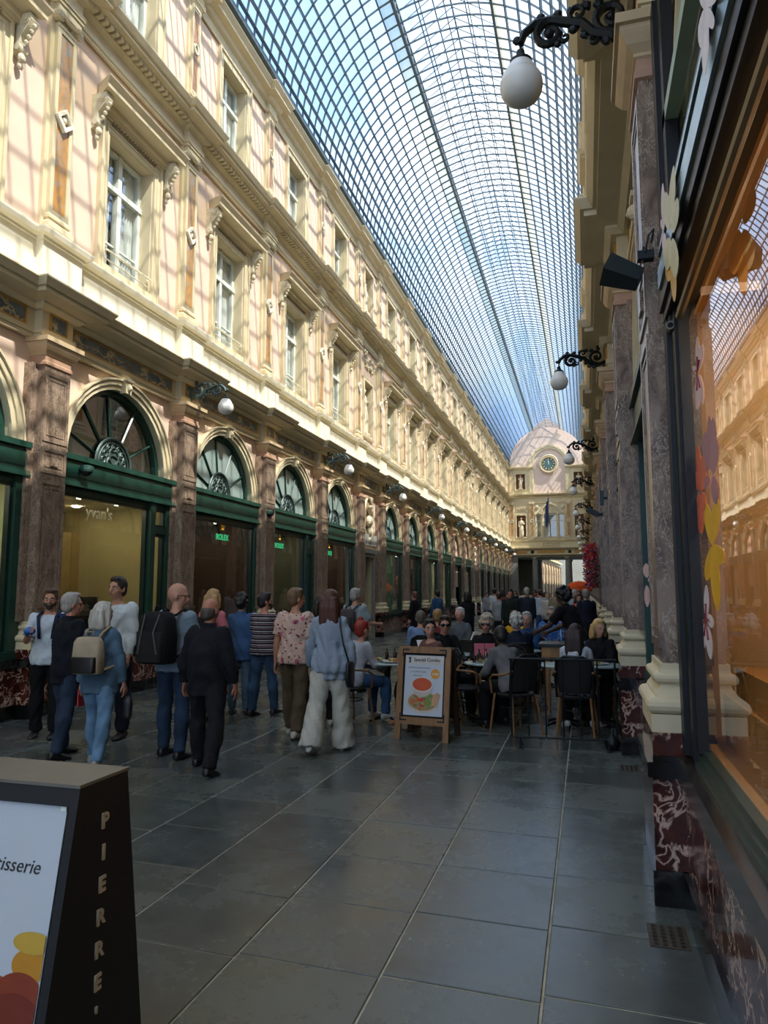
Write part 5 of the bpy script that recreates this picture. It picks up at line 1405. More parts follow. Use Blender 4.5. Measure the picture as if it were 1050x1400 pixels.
# ---- stone statues for the narrow bays and end wall niches (made once, then copied)
def statue_mb(h=1.8, seed=0):
    m = MB(); s = h/1.75
    m.box(-.2, .2, -.22, .22, 0, .09)
    st = [(V(0, 0, .09), .15, .17), (V(0, .0, .3), .14, .16), (V(0, .01, .6), .15, .18), (V(0, .0, .85), .15, .19), (V(0, 0, 1.02), .12, .15), (V(0, -.01, 1.2), .13, .18), (V(0, 0, 1.38), .11, .19), (V(0, 0, 1.45), .06, .07)]
    loft(m, [(c*s, V(1, 0, 0)*a*s, V(0, 1, 0)*b*s) for c, a, b in st], 16)
    m.ball((.01*s, 0, 1.60*s), .095*s, 12, 10, (1, .9, 1.15)); m.ball((-.03*s, 0, 1.63*s), .1*s, 10, 8); limb(m, V(0, 0, 1.4)*s, V(0, 0, 1.55)*s, .05*s, .045*s)
    if seed % 2 == 0:
        limb(m, V(0, .19, 1.38)*s, V(.08, .24, 1.12)*s, .05*s, .04*s); limb(m, V(.08, .24, 1.12)*s, V(.16, .08, 1.2)*s, .04*s, .03*s); limb(m, V(0, -.19, 1.38)*s, V(.02, -.24, 1.1)*s, .05*s, .04*s); limb(m, V(.02, -.24, 1.1)*s, V(.1, -.2, .9)*s, .04*s, .03*s)
    else:
        limb(m, V(0, .19, 1.38)*s, V(.05, .27, 1.14)*s, .05*s, .04*s); limb(m, V(.05, .27, 1.14)*s, V(.12, .24, .9)*s, .04*s, .03*s); limb(m, V(0, -.19, 1.38)*s, V(.1, -.24, 1.15)*s, .05*s, .04*s); limb(m, V(.1, -.24, 1.15)*s, V(.15, -.12, 1.38)*s, .04*s, .03*s)
    rn = random.Random(seed)
    for k in range(9):
        a = -1.3+2.6*k/8; m.tube([V(.10*cos(a), .15*sin(a), 1.1)*s, V(.15*cos(a+.1), .18*sin(a+.1), .7)*s, V(.16*cos(a), .18*sin(a), .12)*s], [.015*s, .026*s, .03*s], 6)
    return m
STL = [(7, 'left', 0)]
def add_statue(name, label, x, y, z, rz, h, seed, grp):
    t = empty(name, (x, y, z), rz, label, 'statue', grp)
    later(statue_mb(h, seed), .022, 'stone_figure', STONE, t, smooth=1)
for side, X0, rz in (('left', XL, 0), ('right', XR, PI)):
    for bi, i in enumerate(sorted(NARROW)):
        yb = BAYS[i]; sg = 1 if side == 'left' else -1
        nr_ = ('nearer', 'farther')[bi]
        add_statue('statue', 'robed stone statue in the first-floor niche of the %s statue bay, %s wall' % (nr_, side), X0-sg*.16, yb, 7.17, rz, 1.8, 0, 'niche statues')
        add_statue('statue', 'draped stone statue in the top-floor niche of the %s statue bay, %s wall' % (nr_, side), X0-sg*.15, yb, 11.62, rz, 1.45, 1, 'niche statues')
        w = WALLS[side]; v = vrange(side, yb)
        m = MB(); frame_strips(m, 0, .06, v-.62, v+.62, 7.02, 9.2, .13); frame_strips(m, 0, .06, v-.58, v+.58, 11.48, 13.34, .11)
        n_ = m.build('niche_frame', CREAM, w)
        m = MB(); rn = random.Random(2)
        for k in range(26): m.ball((.03, v+rn.gauss(0, .28), 9.75+rn.gauss(0, .17)), rn.uniform(.04, .08), 7, 5)
        m.build('garland_relief', STONE, n_)
        # oval medallion with bust, green door below
        m = MB(); m.tube([(.04, v+.5*cos(2*PI*k/28), 4.15+.78*sin(2*PI*k/28)) for k in range(28)], .055, 6, True); md = m.build('oval_frame', CREAM, w)
        m = MB(); m.poly([(.01, v+.48*cos(2*PI*k/28), 4.15+.76*sin(2*PI*k/28)) for k in range(28)]); m.build('oval_ground', plain('oval_ground_%s%d' % (side, i), '#a58a6e', .8), md)
        m = MB(); m.ball((.12, v, 4.5), .14, 10, 8, (.9, .9, 1.15)); m.ball((.08, v-.02, 4.08), .24, 10, 8, (.55, .9, .9)); m.ball((.08, v+.08, 3.75), .2, 10, 8, (.55, 1, .9)); m.ball((.1, v, 3.42), .1, 8, 6); m.ball((.13, v-.08, 4.56), .07, 8, 6); m.ball((.13, v+.08, 4.56), .07, 8, 6)
        m.build('bust_relief', STONE, md)
        door_n += 1
        t = empty('door_%d' % door_n, (X0, yb, 0), rz, kind='structure')
        m = MB(); frame_strips(m, 0, .1, -.68, .68, 0, 2.98, .16); m.box(0, .16, -.78, .78, 2.95, 3.1); m.box(0, .1, -.9, .9, 3.24, 3.62); m.build('door_surround', GREYST, t)
        m = MB(); m.box(-.3, -.24, -.5, .5, .05, 2.85); o = m.build('door_leaf', DGREEN, t)
        m = MB(); frame_strips(m, -.24, -.2, -.44, .44, 1.1, 2.7, .06); m.box(-.24, -.21, -.4, .4, .2, .95); m.build('door_panel', GREEN, o)
        m = MB(); m.tube([(-.22, .38, 1.0), (-.14, .38, 1.0), (-.14, .38, 1.25), (-.22, .38, 1.25)], .012, 6); m.build('door_handle', GOLDTRIM, o)
for s in (-1, 1):
    lr = 'left' if s < 0 else 'right'
    add_statue('statue', 'stone figure in the lower red niche %s of the triple window' % lr, XC+.15+s*2.83, YE+.08, 7.02, -PI/2, 2.0, 0, 'end wall statues')
    add_statue('statue', 'stone figure in the upper red niche %s of the clock' % lr, XC+.15+s*2.83, YE+.08, 11.82, -PI/2, 1.5, 1, 'end wall statues')
# ------------------------------------------------------------------ people walking on the left
FLOR = pattern_floral('floral_shirt', '#c9a99a', [('#b5566a', 9, .32), ('#5d2a35', 16, .24), ('#d9c4b4', 13, .2), ('#3c3a44', 21, .22)])
BLUEFL = pattern_floral('blue_floral_dress', '#8fb0cc', [('#c98f7c', 8, .25), ('#4f7ba8', 13, .25)])
LINEN = pattern_floral('pale_blue_linen', '#8a96a4', [('#8e9aa8', 12, .3)])
TEEW, DKBL = '#c3ccd4', '#10131c'
people = {}
p = people['beard'] = person(-5.97, 6.97, 205, 1.70, '#b98369', 'bearded man in white t-shirt with a blue disposable glove, standing by the left pilaster', 0, face=True, beard='#2b1a10',
    arms=((12, 8, 20), (20, 12, 95, 25)), top=('short', TEEW), bottom=('trousers', '#0e0e10'), hair=('short', '#4a2f1c'), shoes='#15151a', head=(8, 0), legs=((3, 0, 3), (-2, 3, 3)))
p = people['white'] = person(-5.2, 7.15, 188, 1.84, '#b58368', 'tall dark-haired man in open-necked white shirt, facing the camera at the shop window', 0, face=True,
    arms=((5, 8, 20), (8, 8, 15)), top=('long', '#c4cacb'), bottom=('trousers', '#1c222e'), hair=('short', '#24160e'), head=(-12, 0))
p = people['blazer'] = person(-5.07, 6.2, -18, 1.66, '#b97f68', 'grey-haired man in dark navy blazer turned to the bearded man', 0,
    arms=((6, 10, 22), (5, 8, 25)), top=('jacket', '#12151d'), bottom=('jeans', '#2a3648'), hair=('short', '#9b948c'), head=(-22, 0), fat=.6, legs=((6, 4, 3), (-8, 6, 3)), shoes='#100f10')
p = people['denim'] = person(-4.53, 6.0, 4, 1.58, '#b98570', 'white-haired woman in denim jacket and light jeans with a cream backpack, back to the camera', 0, female=True,
    arms=((-4, 14, 14), (2, 16, 10)), topmat=cmat('#4a6276', 'denim'), top=('jacket', '#4a6478'), bottom=('jeans', '#6283a0'), hair=('bob', '#b7b2a8'), head=(-18, 2), fat=1.1, legs=((12, 6, 4), (-10, 6, 4)), shoes='#8c8a84')
p = people['bald'] = person(-4.03, 6.5, -5, 1.76, '#bd8a72', 'bald man with glasses in grey-blue t-shirt, carrying a large black backpack', 0,
    arms=((5, 14, 20), (16, 12, 40, 12)), top=('short', '#7b8d9a'), bottom=('jeans', '#27364a'), hair=('bald', '#3a2a20'), head=(-62, -6), glasses='thin', fat=.5, legs=((4, 2, 5), (-3, 3, 5)), shoes='#0f0f10')
p = people['black'] = person(-3.43, 6.1, -2, 1.63, '#a8705a', 'balding man in black windbreaker and dark trousers walking away', 0,
    arms=((-4, 20, 18), (0, 17, 14)), top=('jacket', '#14161c'), bottom=('trousers', '#1b1a1c'), hair=('fringe', '#4a3f37'), head=(-8, -14), fat=1.7, legs=((16, 8, 11), (-12, 8, 10)), shoes='#0d0d0e')
p = people['pink'] = person(-4.68, 8.4, 5, 1.70, '#c39078', 'blond woman in pink top with a small black rucksack, behind the bald man', 1, female=True,
    top=('short', '#c2707a'), bottom=('jeans', '#55708f'), hair=('bob', '#b08a5a'), shoes='#2a2a2e')
p = people['curly'] = person(-4.55, 8.95, 10, 1.63, '#c09078', 'dark curly-haired person in bright blue jacket beside the striped jersey', 1, female=True,
    top=('jacket', '#40608a'), bottom=('jeans', '#4f6478'), hair=('curly', '#1a1310'), shoes='#1f1f22')
p = people['stripe'] = person(-4.2, 8.94, -12, 1.66, '#b98069', 'man in dark striped jersey and blue jeans, hand raised to his chin', 0,
    topmat=pattern_stripes(), arms=((4, 8, 15), (32, 12, 115, 20)), top=('short', '#222'), bottom=('jeans', '#38506a'), hair=('short', '#1d1512'), head=(-38, 0), beard='#2a201a', fat=.5, legs=((-4, 4, 3), (10, 4, 3)), shoes='#2c2022')
p = people['floral'] = person(-3.27, 7.8, -4, 1.72, '#b9826b', 'young man in pink floral short-sleeved shirt and brown trousers', 0,
    topmat=FLOR, arms=((-6, 12, 10), (6, 8, 15)), top=('short', '#c9a99a'), bottom=('trousers', '#584a38'), hair=('short', '#6b4f33'), head=(-35, -3), loose=.008, legs=((10, 2, 2), (-6, 10, 2)), shoes='#b9b3a4')
p = people['dark'] = person(-3.2, 8.5, -8, 1.62, '#b98a75', 'dark-haired woman in black trousers half hidden behind the floral shirt', 1, female=True,
    top=('long', '#a8675f'), bottom=('trousers', '#1c1e20'), hair=('bob', '#17100e'), head=(-55, 0), legs=((-6, 6, 2), (8, 2, 2)), shoes='#c9c5bc')
p = people['blue'] = person(-2.61, 7.18, 3, 1.70, '#b98a75', 'red-brown-haired woman in pale blue blouse and wide white trousers, walking away', 0, female=True,
    topmat=LINEN, arms=((10, 20, 12), (-8, 16, 10)), top=('blouse', '#8b9db3'), bottom=('wide', '#b9b6a8'), hair=('long', '#4e2a1c'), legs=((-14, 10, 3), (10, 2, 3)), shoes='#d0ccc0', head=(0, 0))
p = people['grey'] = person(-3.71, 11.4, -15, 1.72, '#b98a75', 'grey-haired man in pale t-shirt with a grey rucksack, looking at the far shop window', 1,
    top=('short', '#8f9da3'), bottom=('trousers', '#3a3c42'), hair=('tidy', '#97928a'), head=(-10, -8), arms=((20, 10, 50, 8), (25, 14, 60)))
# toddler glimpsed between the walkers
person(-4.35, 8.0, 10, .95, '#c08a70', 'small child in light blue patterned clothes seen between the bald man and the black windbreaker', 1, female=True, topmat=BLUEFL, botmat=BLUEFL, top=('short', '#8fb0cc'), bottom=('shorts', '#8fb0cc'), hair=('bob', '#6a4a2e'), shoes='#9a958c')
flush()
# bags, glove, straps
def strap(name_pts, r, mat, parent, nm='strap'):
    m = MB(); m.smooth = True; m.tube(name_pts, r, 6); return put(nm, m.mesh(nm, mat), parent)
def rucksack(p, label, w, hgt, d, t0, mats, style):
    T, rt, fw, up, s = p['T'], p['rt'], p['fw'], p['up'], p['s']
    root = empty('backpack', p['root'].location, p['root'].rotation_euler.z, label, 'backpack')
    m = MB(); back = .15 + (d/2)
    st = []
    for t, a, b in ((0, .90, .8), (.03, 1, 1), (.5, 1.0, 1.05), (.85, .95, .85), (.97, .8, .6), (1.0, .6, .4)):
        st.append((T(t0+hgt*t, 0, -back), rt*(w/2*a), fw*(d/2*b)))
    rings = []
    for (c, ax, ay) in st:
        rings.append([c + ax*(abs(cos(q))**.5*(1 if cos(q) >= 0 else -1)) + ay*(abs(sin(q))**.5*(1 if sin(q) >= 0 else -1)) for q in [2*PI*j/20 for j in range(20)]])
    m.smooth = True; m.rings(rings); put('bag_body', m.mesh('bag_body', mats[0]), root)
    m = MB(); m.smooth = True; rings = []
    ph = .45 if style == 'cream' else .6
    for t, a in ((.04, .78), (.06, .86), (ph, .86), (ph+.02, .8)):
        c = T(t0+hgt*t, 0, -back-d*.42)
        rings.append([c + rt*(w/2*a)*(abs(cos(q))**.4*(1 if cos(q) >= 0 else -1)) + fw*(.045)*(abs(sin(q))**.4*(1 if sin(q) >= 0 else -1)) for q in [2*PI*j/16 for j in range(16)]])
    m.rings(rings); put('front_pocket', m.mesh('front_pocket', mats[1]), root)
    strap([T(t0+hgt, -.05, -back+.01), T(t0+hgt+.05, -.04, -back+.01), T(t0+hgt+.055, 0.04, -back+.01), T(t0+hgt, .05, -back+.01)], .008, mats[2], root, 'handle')
    for sg in (-1, 1):
        strap([T(t0+hgt*.9, sg*.07, -back+d*.3), T(.465, sg*.10, -.125), T(.515, sg*.105, -.02), T(.47, sg*.115, .09), T(.36, sg*.13, .15), T(.2, sg*.16, .10), T(.1, sg*.175, -.05), T(t0+hgt*.1, sg*.14, -back+d*.3)], [.014]*8, mats[2], root, 'shoulder_strap')
    if style == 'black':
        m = MB()
        for sg in (-1, 1): m.tube([T(t0+hgt*.95, sg*w*.25, -back-d*.35), T(t0+hgt*.6, sg*w*.2, -back-d*.62), T(t0+hgt*.2, sg*w*.32, -back-d*.6)], .008, 5)
        put('grey_trim', m.mesh('grey_trim', cmat('#5a5a58')), root)
    return root
rucksack(people['denim'], 'cream backpack with black leather pocket on the woman in denim', .29, .38, .15, .04, (cmat('#a89880'), cmat('#14110f', 'leather'), cmat('#9a8a72')), 'cream')
rucksack(people['bald'], 'large black and grey hiking backpack on the bald man', .34, .50, .26, .0, (cmat('#151617'), cmat('#222220'), cmat('#1a1a1a')), 'black')
rucksack(people['pink'], 'small black rucksack on the woman in pink', .26, .3, .12, .12, (cmat('#141416'), cmat('#1c1c1e'), cmat('#141416')), 'x')
rucksack(people['grey'], 'grey-mauve rucksack on the man at the far shop window', .27, .36, .14, .08, (cmat('#4e4649'), cmat('#3d373a'), cmat('#33404a')), 'x')
p = people['blue']; T = p['T']
sb = empty('shoulder_bag', p['root'].location, p['root'].rotation_euler.z, 'black shoulder bag on a long strap at the hip of the woman in pale blue', 'bag')
strap([T(.49, .12, -.02), T(.40, .15, -.13), T(.2, .20, -.17), T(.02, .24, -.12)], .009, cmat('#0f0f10', 'leather'), sb)
m = MB(); m.smooth = True; loft(m, [(T(.02-.26*t, .25, -.08), p['rt']*.035*a, p['fw']*.12*a) for t, a in ((0, .8), (.1, 1), (.8, 1.05), (1, .8))], 14); put('bag_body', m.mesh('bag_body', cmat('#121113', 'leather')), sb)
p = people['denim']; w = p['A'][1][2]; d2 = p['A'][1][3]
hb = empty('handbag', p['root'].location, p['root'].rotation_euler.z, 'small black pouch carried in the right hand of the woman in denim', 'bag')
m = MB(); m.smooth = True; c = w+d2*.1; loft(m, [(c+V(0, .02, -.03), V(.05, 0, 0), V(0, .02, 0)), (c+V(0, .03, -.10), V(.065, 0, 0), V(0, .035, 0)), (c+V(0, .03, -.22), V(.055, 0, 0), V(0, .03, 0)), (c+V(0, .02, -.26), V(.04, 0, 0), V(0, .02, 0))], 12); put('pouch', m.mesh('pouch', cmat('#151214', 'leather')), hb)
w = p['A'][0][2]; d2 = p['A'][0][3]
rb = empty('red_folder', p['root'].location, p['root'].rotation_euler.z, 'red and white leaflet in the left hand of the woman in denim', 'leaflet')
m = MB(); c = w+d2*.1; m.box(c.x-.008, c.x+.004, c.y-.05, c.y+.06, c.z-.13, c.z+.03); put('paper', m.mesh('paper', plain('red_paper', '#b3323a', .6)), rb)
p = people['beard']
gl = empty('disposable_glove', p['root'].location, p['root'].rotation_euler.z, 'bright blue disposable glove on the bearded man', 'glove')
m = MB(); m.smooth = True; w, d2 = p['A'][1][2], p['A'][1][3]
m.ball(tuple(w+d2*.07), .058, 14, 10, (1.1, 1, .8)); limb(m, w-d2*.02, w+d2*.05, .036, .044); put('glove_palm', m.mesh('glove_palm', plain('blue_nitrile', '#245fa8', .4)), gl)
T = p['T']
bs = empty('backpack', p['root'].location, p['root'].rotation_euler.z, 'dark straps and blue jacket over the shoulder of the bearded man', 'backpack')
for sg in (-1, 1): strap([T(.44, sg*.10, -.13), T(.515, sg*.10, -.02), T(.46, sg*.10, .115), T(.30, sg*.08, .145), T(.2, sg*.07, .14)], .017, cmat('#232c44'), bs, 'shoulder_strap')
m = MB(); m.smooth = True; loft(m, [(T(.05, -.02, -.19), p['rt']*.12, p['fw']*.05), (T(.2, 0, -.2), p['rt']*.15, p['fw']*.07), (T(.42, 0, -.19), p['rt']*.12, p['fw']*.06)], 14); put('bag_body', m.mesh('bag_body', cmat('#1d2536')), bs)
m = MB(); m.smooth = True; loft(m, [(T(.49, -.15, .02), p['rt']*.07, p['fw']*.09), (T(.35, -.20, .03), p['rt']*.07, p['fw']*.1), (T(.1, -.22, .05), p['rt']*.05, p['fw']*.09)], 12); put('draped_jacket', m.mesh('draped_jacket', cmat('#1f2f50')), bs)

# ------------------------------------------------------------------ terrace furniture
BAMB = plain('bamboo_cane', '#8a6238', .45, var=.25, scale=14); WEAVE = plain('black_weave', '#15120f', .7, var=.4, scale=160, bmp=.6)
TBLK = plain('table_black_metal', '#141516', .4, .3); TTOP = plain('pale_table_top', '#9fb0ab', .25, var=.05)
def make_chair():
    t = empty('cafe_chair', (0, 0, 0))
    # the sitter faces +y; seat height .45
    m = MB(); loft(m, [(V(0, 0, .43), V(.21, 0, 0), V(0, .20, 0)), (V(0, 0, .455), V(.225, 0, 0), V(0, .215, 0)), (V(0, 0, .465), V(.21, 0, 0), V(0, .2, 0))], 20); put('seat', m.mesh('seat', WEAVE), t)
    m = MB(); rg = []
    for z, yy, w in ((.50, -.20, .18), (.60, -.22, .20), (.75, -.24, .215), (.86, -.26, .20), (.90, -.265, .15)):
        rg.append([V(w*sin(R(a)), yy+.06*(1-cos(R(a)))*1.4, z) for a in range(-75, 76, 15)] + [V((w-.012)*sin(R(a)), yy+.015+.06*(1-cos(R(a)))*1.4, z) for a in range(75, -76, -15)])
    m.rings(rg); put('backrest', m.mesh('backrest', WEAVE), t)
    m = MB(); m.tube([(-.2, -.16, .45), (-.21, -.2, .7), (-.19, -.23, .86), (-.1, -.265, .915), (.1, -.265, .915), (.19, -.23, .86), (.21, -.2, .7), (.2, -.16, .45)], .014, 8); put('back_frame', m.mesh('back_frame', TBLK), t)
    for sg in (-1, 1):
        m = MB(); m.tube([(sg*.205, -.23, .74), (sg*.25, -.12, .69), (sg*.265, .08, .67), (sg*.24, .17, .62), (sg*.21, .18, .45)], .013, 8); put('armrest', m.mesh('armrest', BAMB), t)
        m = MB(); m.tube([(sg*.18, .16, .45), (sg*.22, .21, .0)], .014, 8); put('leg', m.mesh('leg', BAMB), t)
        m = MB(); m.tube([(sg*.17, -.16, .45), (sg*.21, -.24, .0)], .014, 8); put('leg', m.mesh('leg', BAMB), t)
    m = MB(); m.tube([(.15*cos(2*PI*i/20), .16*sin(2*PI*i/20), .3) for i in range(20)], .008, 6, True); put('stretcher_ring', m.mesh('stretcher_ring', TBLK), t)
    return t
chair_used = []
CH0 = make_chair()
def chair(x, y, rz, label):
    t = CH0 if not chair_used else copy_tree(CH0)
    chair_used.append(t); t.location = (x, y, 0); t.rotation_euler = (0, 0, R(rz)); tag(t, label, 'chair', 'cane chairs on the terrace'); return t
def make_table():
    t = empty('bistro_table', (0, 0, 0))
    m = MB(); m.lathe([(.30, .715), (.315, .72), (.315, .735), (.30, .74)], (0, 0, 0), 32); put('tabletop', m.mesh('tabletop', TTOP), t)
    m = MB(); m.lathe([(.12, .715), (.12, .70), (.04, .68), (.035, .1), (.05, .05)], (0, 0, 0), 14); put('column', m.mesh('column', TBLK), t)
    m = MB()
    for k in range(4):
        a = R(45+90*k); m.tube([(.03*cos(a), .03*sin(a), .06), (.16*cos(a), .16*sin(a), .04), (.26*cos(a), .26*sin(a), .015)], [.025, .02, .014], 6)
    put('base', m.mesh('base', TBLK), t)
    return t
TB0 = make_table(); tb_used = []
def table(x, y, label):
    t = TB0 if not tb_used else copy_tree(TB0); tb_used.append(t); t.location = (x, y, 0); tag(t, label, 'table', 'round bistro tables'); return t
AMBERG = glass('amber_bottle_glass', (.35, .16, .05), 1, 0, .1); CLEARG = glass('tumbler_glass', (.85, .9, .88), 1, 0, .08)
PORC = plain('white_porcelain', '#d9d8d0', .25, var=.03); SALAD = [plain('salad_%s' % n, c, .6) for n, c in (('green', '#7d9a3a'), ('pale', '#c9cf8f'), ('tomato', '#b8432a'))]
DKJ = plain('dark_sauce', '#2a1710', .2); CAPB = plain('black_cap', '#101010', .4); YEL = plain('mustard', '#b98c2c', .4)
def bottle(x, y, z, mat, label, grp, h=.16, r=.026):
    t = empty('bottle', (x, y, z), 0, label, 'bottle', grp)
    m = MB(); m.smooth = True; m.lathe([(r*.9, 0), (r, .006), (r, h*.6), (r*.4, h*.78), (r*.36, h*.92)], (0, 0, 0), 12); put('bottle_body', m.mesh('bottle_body', mat), t)
    m = MB(); m.lathe([(r*.45, h*.88), (r*.45, h)], (0, 0, 0), 10); put('cap', m.mesh('cap', CAPB), t)
def tumbler(x, y, z, label, grp, h=.09, r=.03, fill=None):
    t = empty('glass_jar', (x, y, z), 0, label, 'glass', grp)
    m = MB(); m.smooth = True; m.lathe([(r*.85, 0), (r, h)], (0, 0, 0), 14, caps=False); m.lathe([(r*.8, .001), (r*.85, .004)], (0, 0, 0), 14); put('glass_body', m.mesh('glass_body', CLEARG), t)
    m = MB(); m.lathe([(r*.78, .004), (r*.84, h*.6)], (0, 0, 0), 12); put('contents', m.mesh('contents', fill or PORC), t)
def plate(x, y, z, label, r=.13, food=True, grp=None):
    t = empty('plate', (x, y, z), 0, label, 'plate', grp)
    m = MB(); m.smooth = True; m.lathe([(r*.6, .0), (r*.65, .006), (r, .018), (r, .022), (r*.62, .010), (.01, .009)], (0, 0, 0), 24); put('dish', m.mesh('dish', PORC), t)
    if food:
        rn = random.Random(int(x*50)); m = MB()
        for i in range(26): m.cur = rn.randrange(3); a = rn.uniform(0, 2*PI); q = rn.uniform(0, r*.6); m.ball((q*cos(a), q*sin(a), .02+rn.uniform(0, .025)), rn.uniform(.012, .026), 6, 4, (1, 1, .7))
        m.build('salad', SALAD, t, kind='stuff')
table(-1.24, 9.35, 'round table with jars and glasses right of the wooden menu board')
table(-2.50, 9.05, 'round table with salads left of the wooden menu board')
table(-.32, 9.35, 'small round table between the grey jacket woman and the white top woman')
table(.12, 9.45, 'round table in front of the blond woman by the right wall')
for k, (dx, dy) in enumerate(((-.12, 0), (-.04, .06), (.03, -.02), (.10, .05))):
    bottle(-1.24+dx, 9.4+dy, .74, AMBERG if k % 2 else DKJ, ['dark sauce bottle at the left end of the jar cluster', 'amber bottle second in the jar cluster', 'dark sauce bottle third in the jar cluster', 'amber bottle at the right end of the jar cluster'][k], 'bottles on the jar table')
for k, (dx, dy, f) in enumerate(((-.16, -.10, DKJ), (-.08, -.12, YEL), (0, -.1, PORC), (.08, -.11, YEL), (.15, -.07, PORC))):
    tumbler(-1.24+dx, 9.35+dy, .74, ['glass with dark drink at the left front of the jar table', 'mustard jar second from left in the front row', 'sugar glass in the middle of the front row', 'mustard jar right of the sugar glass', 'pale glass at the right front of the jar table'][k], 'jars on the jar table', fill=f)
plate(-2.40, 8.95, .74, 'plate of green salad nearest the wooden menu board'); plate(-2.64, 9.05, .74, 'plate of salad in front of the red-haired woman')
for k, dx in enumerate((-.05, .06)): bottle(-2.5+dx, 9.2, .74, DKJ, ('left', 'right')[k]+' one of the two dark bottles on the salad table', 'pair of dark bottles')
plate(.12, 9.4, .74, 'white plate before the blond woman'); tumbler(-.04, 9.55, .74, 'glass left of the blond woman\'s plate', 'glasses on the wall table'); tumbler(.0, 9.65, .74, 'glass behind the blond woman\'s plate', 'glasses on the wall table')
tumbler(-.36, 9.3, .74, 'short glass on the small middle table', 'glasses on the middle table'); tumbler(-.25, 9.42, .74, 'second glass on the small middle table', 'glasses on the middle table')
# ------------------------------------------------------------------ seated guests (seat height .45)
SIT = ((84, 84, 7), (86, 86, 7))
def sitter(x, y, rz, label, chlabel, **k):
    k.setdefault('legs', SIT); k.setdefault('lod', 1); k.setdefault('h', 1.68)
    if chlabel: chair(x+.04*sin(R(rz)), y-.04*cos(R(rz)), rz, chlabel)
    return person(x, y, rz, label=label, seat=.455, **k)
ARM_T = ((30, 8, 55, 20), (32, 8, 60, 20))
q1 = sitter(-2.86, 8.72, -38, 'red-haired woman in white blouse and jeans eating salad', 'cane chair of the red-haired woman', female=True, top=('long', '#b5b8c0'), bottom=('jeans', '#3a5a82'), hair=('bun', '#8e2a1c'), lean=14, arms=ARM_T, shoes='#c9c5bc')
sitter(-1.86, 8.95, 140, 'dark-haired woman with hair tied up, behind the wooden menu board', 'cane chair of the woman behind the menu board', female=True, top=('long', '#6b4a44'), bottom=('trousers', '#1a1a1c'), hair=('bun', '#120d0b'), face=True, lean=6, head=(60, 0), arms=ARM_T, shoes='#8a5a3c', h=1.7)
sitter(-1.90, 9.7, 225, 'dark-haired man in black jacket and sunglasses, turned left behind the menu board', 'cane chair of the man in black jacket', top=('jacket', '#101114'), bottom=('trousers', '#15161a'), hair=('tidy', '#2e1d13'), glasses='sun', head=(-30, 0), lean=4, arms=ARM_T, h=1.72)
sitter(-1.36, 10.15, 182, 'woman with white-blond hair and sunglasses in black, facing the camera', 'cane chair of the woman with sunglasses', female=True, top=('jacket', '#0e0e10'), bottom=('trousers', '#111'), hair=('curly', '#a89c86'), glasses='sun', face=True, lean=2, arms=((20, 8, 80, 25), (20, 8, 85, 20)), h=1.72)
sitter(-.86, 8.70, 42, 'woman with short black hair in grey jacket leaning over the table, back to the camera', 'cane chair of the woman in grey jacket', female=True, top=('jacket', '#6c6a69'), bottom=('trousers', '#0f0f11'), hair=('tidy', '#14100e'), skin='#5a3a2a', lean=26, arms=((40, 10, 50, 15), (45, 10, 70, 15)), head=(-20, -22), h=1.64)
sitter(-.14, 8.72, -4, 'woman with long dark brown hair and white top, back to the camera', 'black-backed cane chair of the woman in white', female=True, top=('blouse', '#b9bcc0'), bottom=('trousers', '#141416'), hair=('long', '#2a1611'), lean=8, arms=ARM_T, head=(-10, -8), h=1.62, shoes='#c9c5bc')
sitter(.17, 9.95, 165, 'blond woman in black jacket over white top, seated by the right wall', 'cane chair of the blond woman', female=True, top=('jacket', '#111114'), bottom=('trousers', '#111'), hair=('bob', '#c09c62'), face=True, head=(38, -6), lean=4, arms=ARM_T, h=1.66)
chair(-.93, 9.62, 195, 'empty cane chair with curved arms right of the jar table')
chair(-1.50, 9.05, -75, 'empty cane chair between the menu board and the grey jacket woman')
# second row
sitter(-.98, 10.6, 10, 'white-haired man in navy blazer, back to the camera on a black chair', 'black chair of the man in navy blazer', top=('jacket', '#141b2c'), bottom=('trousers', '#23262c'), hair=('fluffy', '#b9b4aa'), fat=1.2, lean=12, arms=ARM_T, h=1.74)
sitter(-1.58, 11.0, -30, 'auburn-haired person in cream padded jacket left of the navy blazer', 'cane chair of the cream jacket', female=True, top=('jacket', '#8d887c'), bottom=('trousers', '#8d887c'), hair=('short', '#6e3a1e'), lean=12, arms=((50, 20, 40, 10), (45, 20, 30, 10)), h=1.66)
sitter(-.92, 12.0, 172, 'grey-haired man in blue jacket with hands clasped at his mouth', 'cane chair of the man with clasped hands', top=('jacket', '#24456e'), bottom=('trousers', '#2a2c30'), hair=('tidy', '#a39d95'), face=True, lean=12, arms=((35, 0, 105, 32), (35, 0, 105, 32)), h=1.74)
sitter(-1.2, 12.9, 160, 'brown-haired person with bright yellow scarf', 'cane chair of the yellow scarf', female=True, top=('jacket', '#c39018'), bottom=('trousers', '#2a2c30'), hair=('tidy', '#5a4028'), face=True, lean=6, h=1.7)
sitter(-2.25, 13.2, 175, 'white-haired woman with pink face in grey jacket, facing the camera', 'cane chair of the pink-faced woman', female=True, top=('jacket', '#5f6468'), bottom=('trousers', '#2a2c30'), hair=('tidy', '#c9c4ba'), face=True, skin='#cf8a78', h=1.76)
sitter(-2.72, 12.0, 20, 'grey-haired person in light blue shirt, back to the camera', 'cane chair of the light blue shirt', top=('long', '#6f86a8'), bottom=('trousers', '#2a2c30'), hair=('short', '#5c554c'), h=1.72, lean=8)
sitter(-2.62, 12.9, -10, 'blond person beyond the light blue shirt', 'cane chair of the blond guest', female=True, top=('short', '#7a3038'), bottom=('trousers', '#2a2c30'), hair=('short', '#a07a4a'), h=1.72)
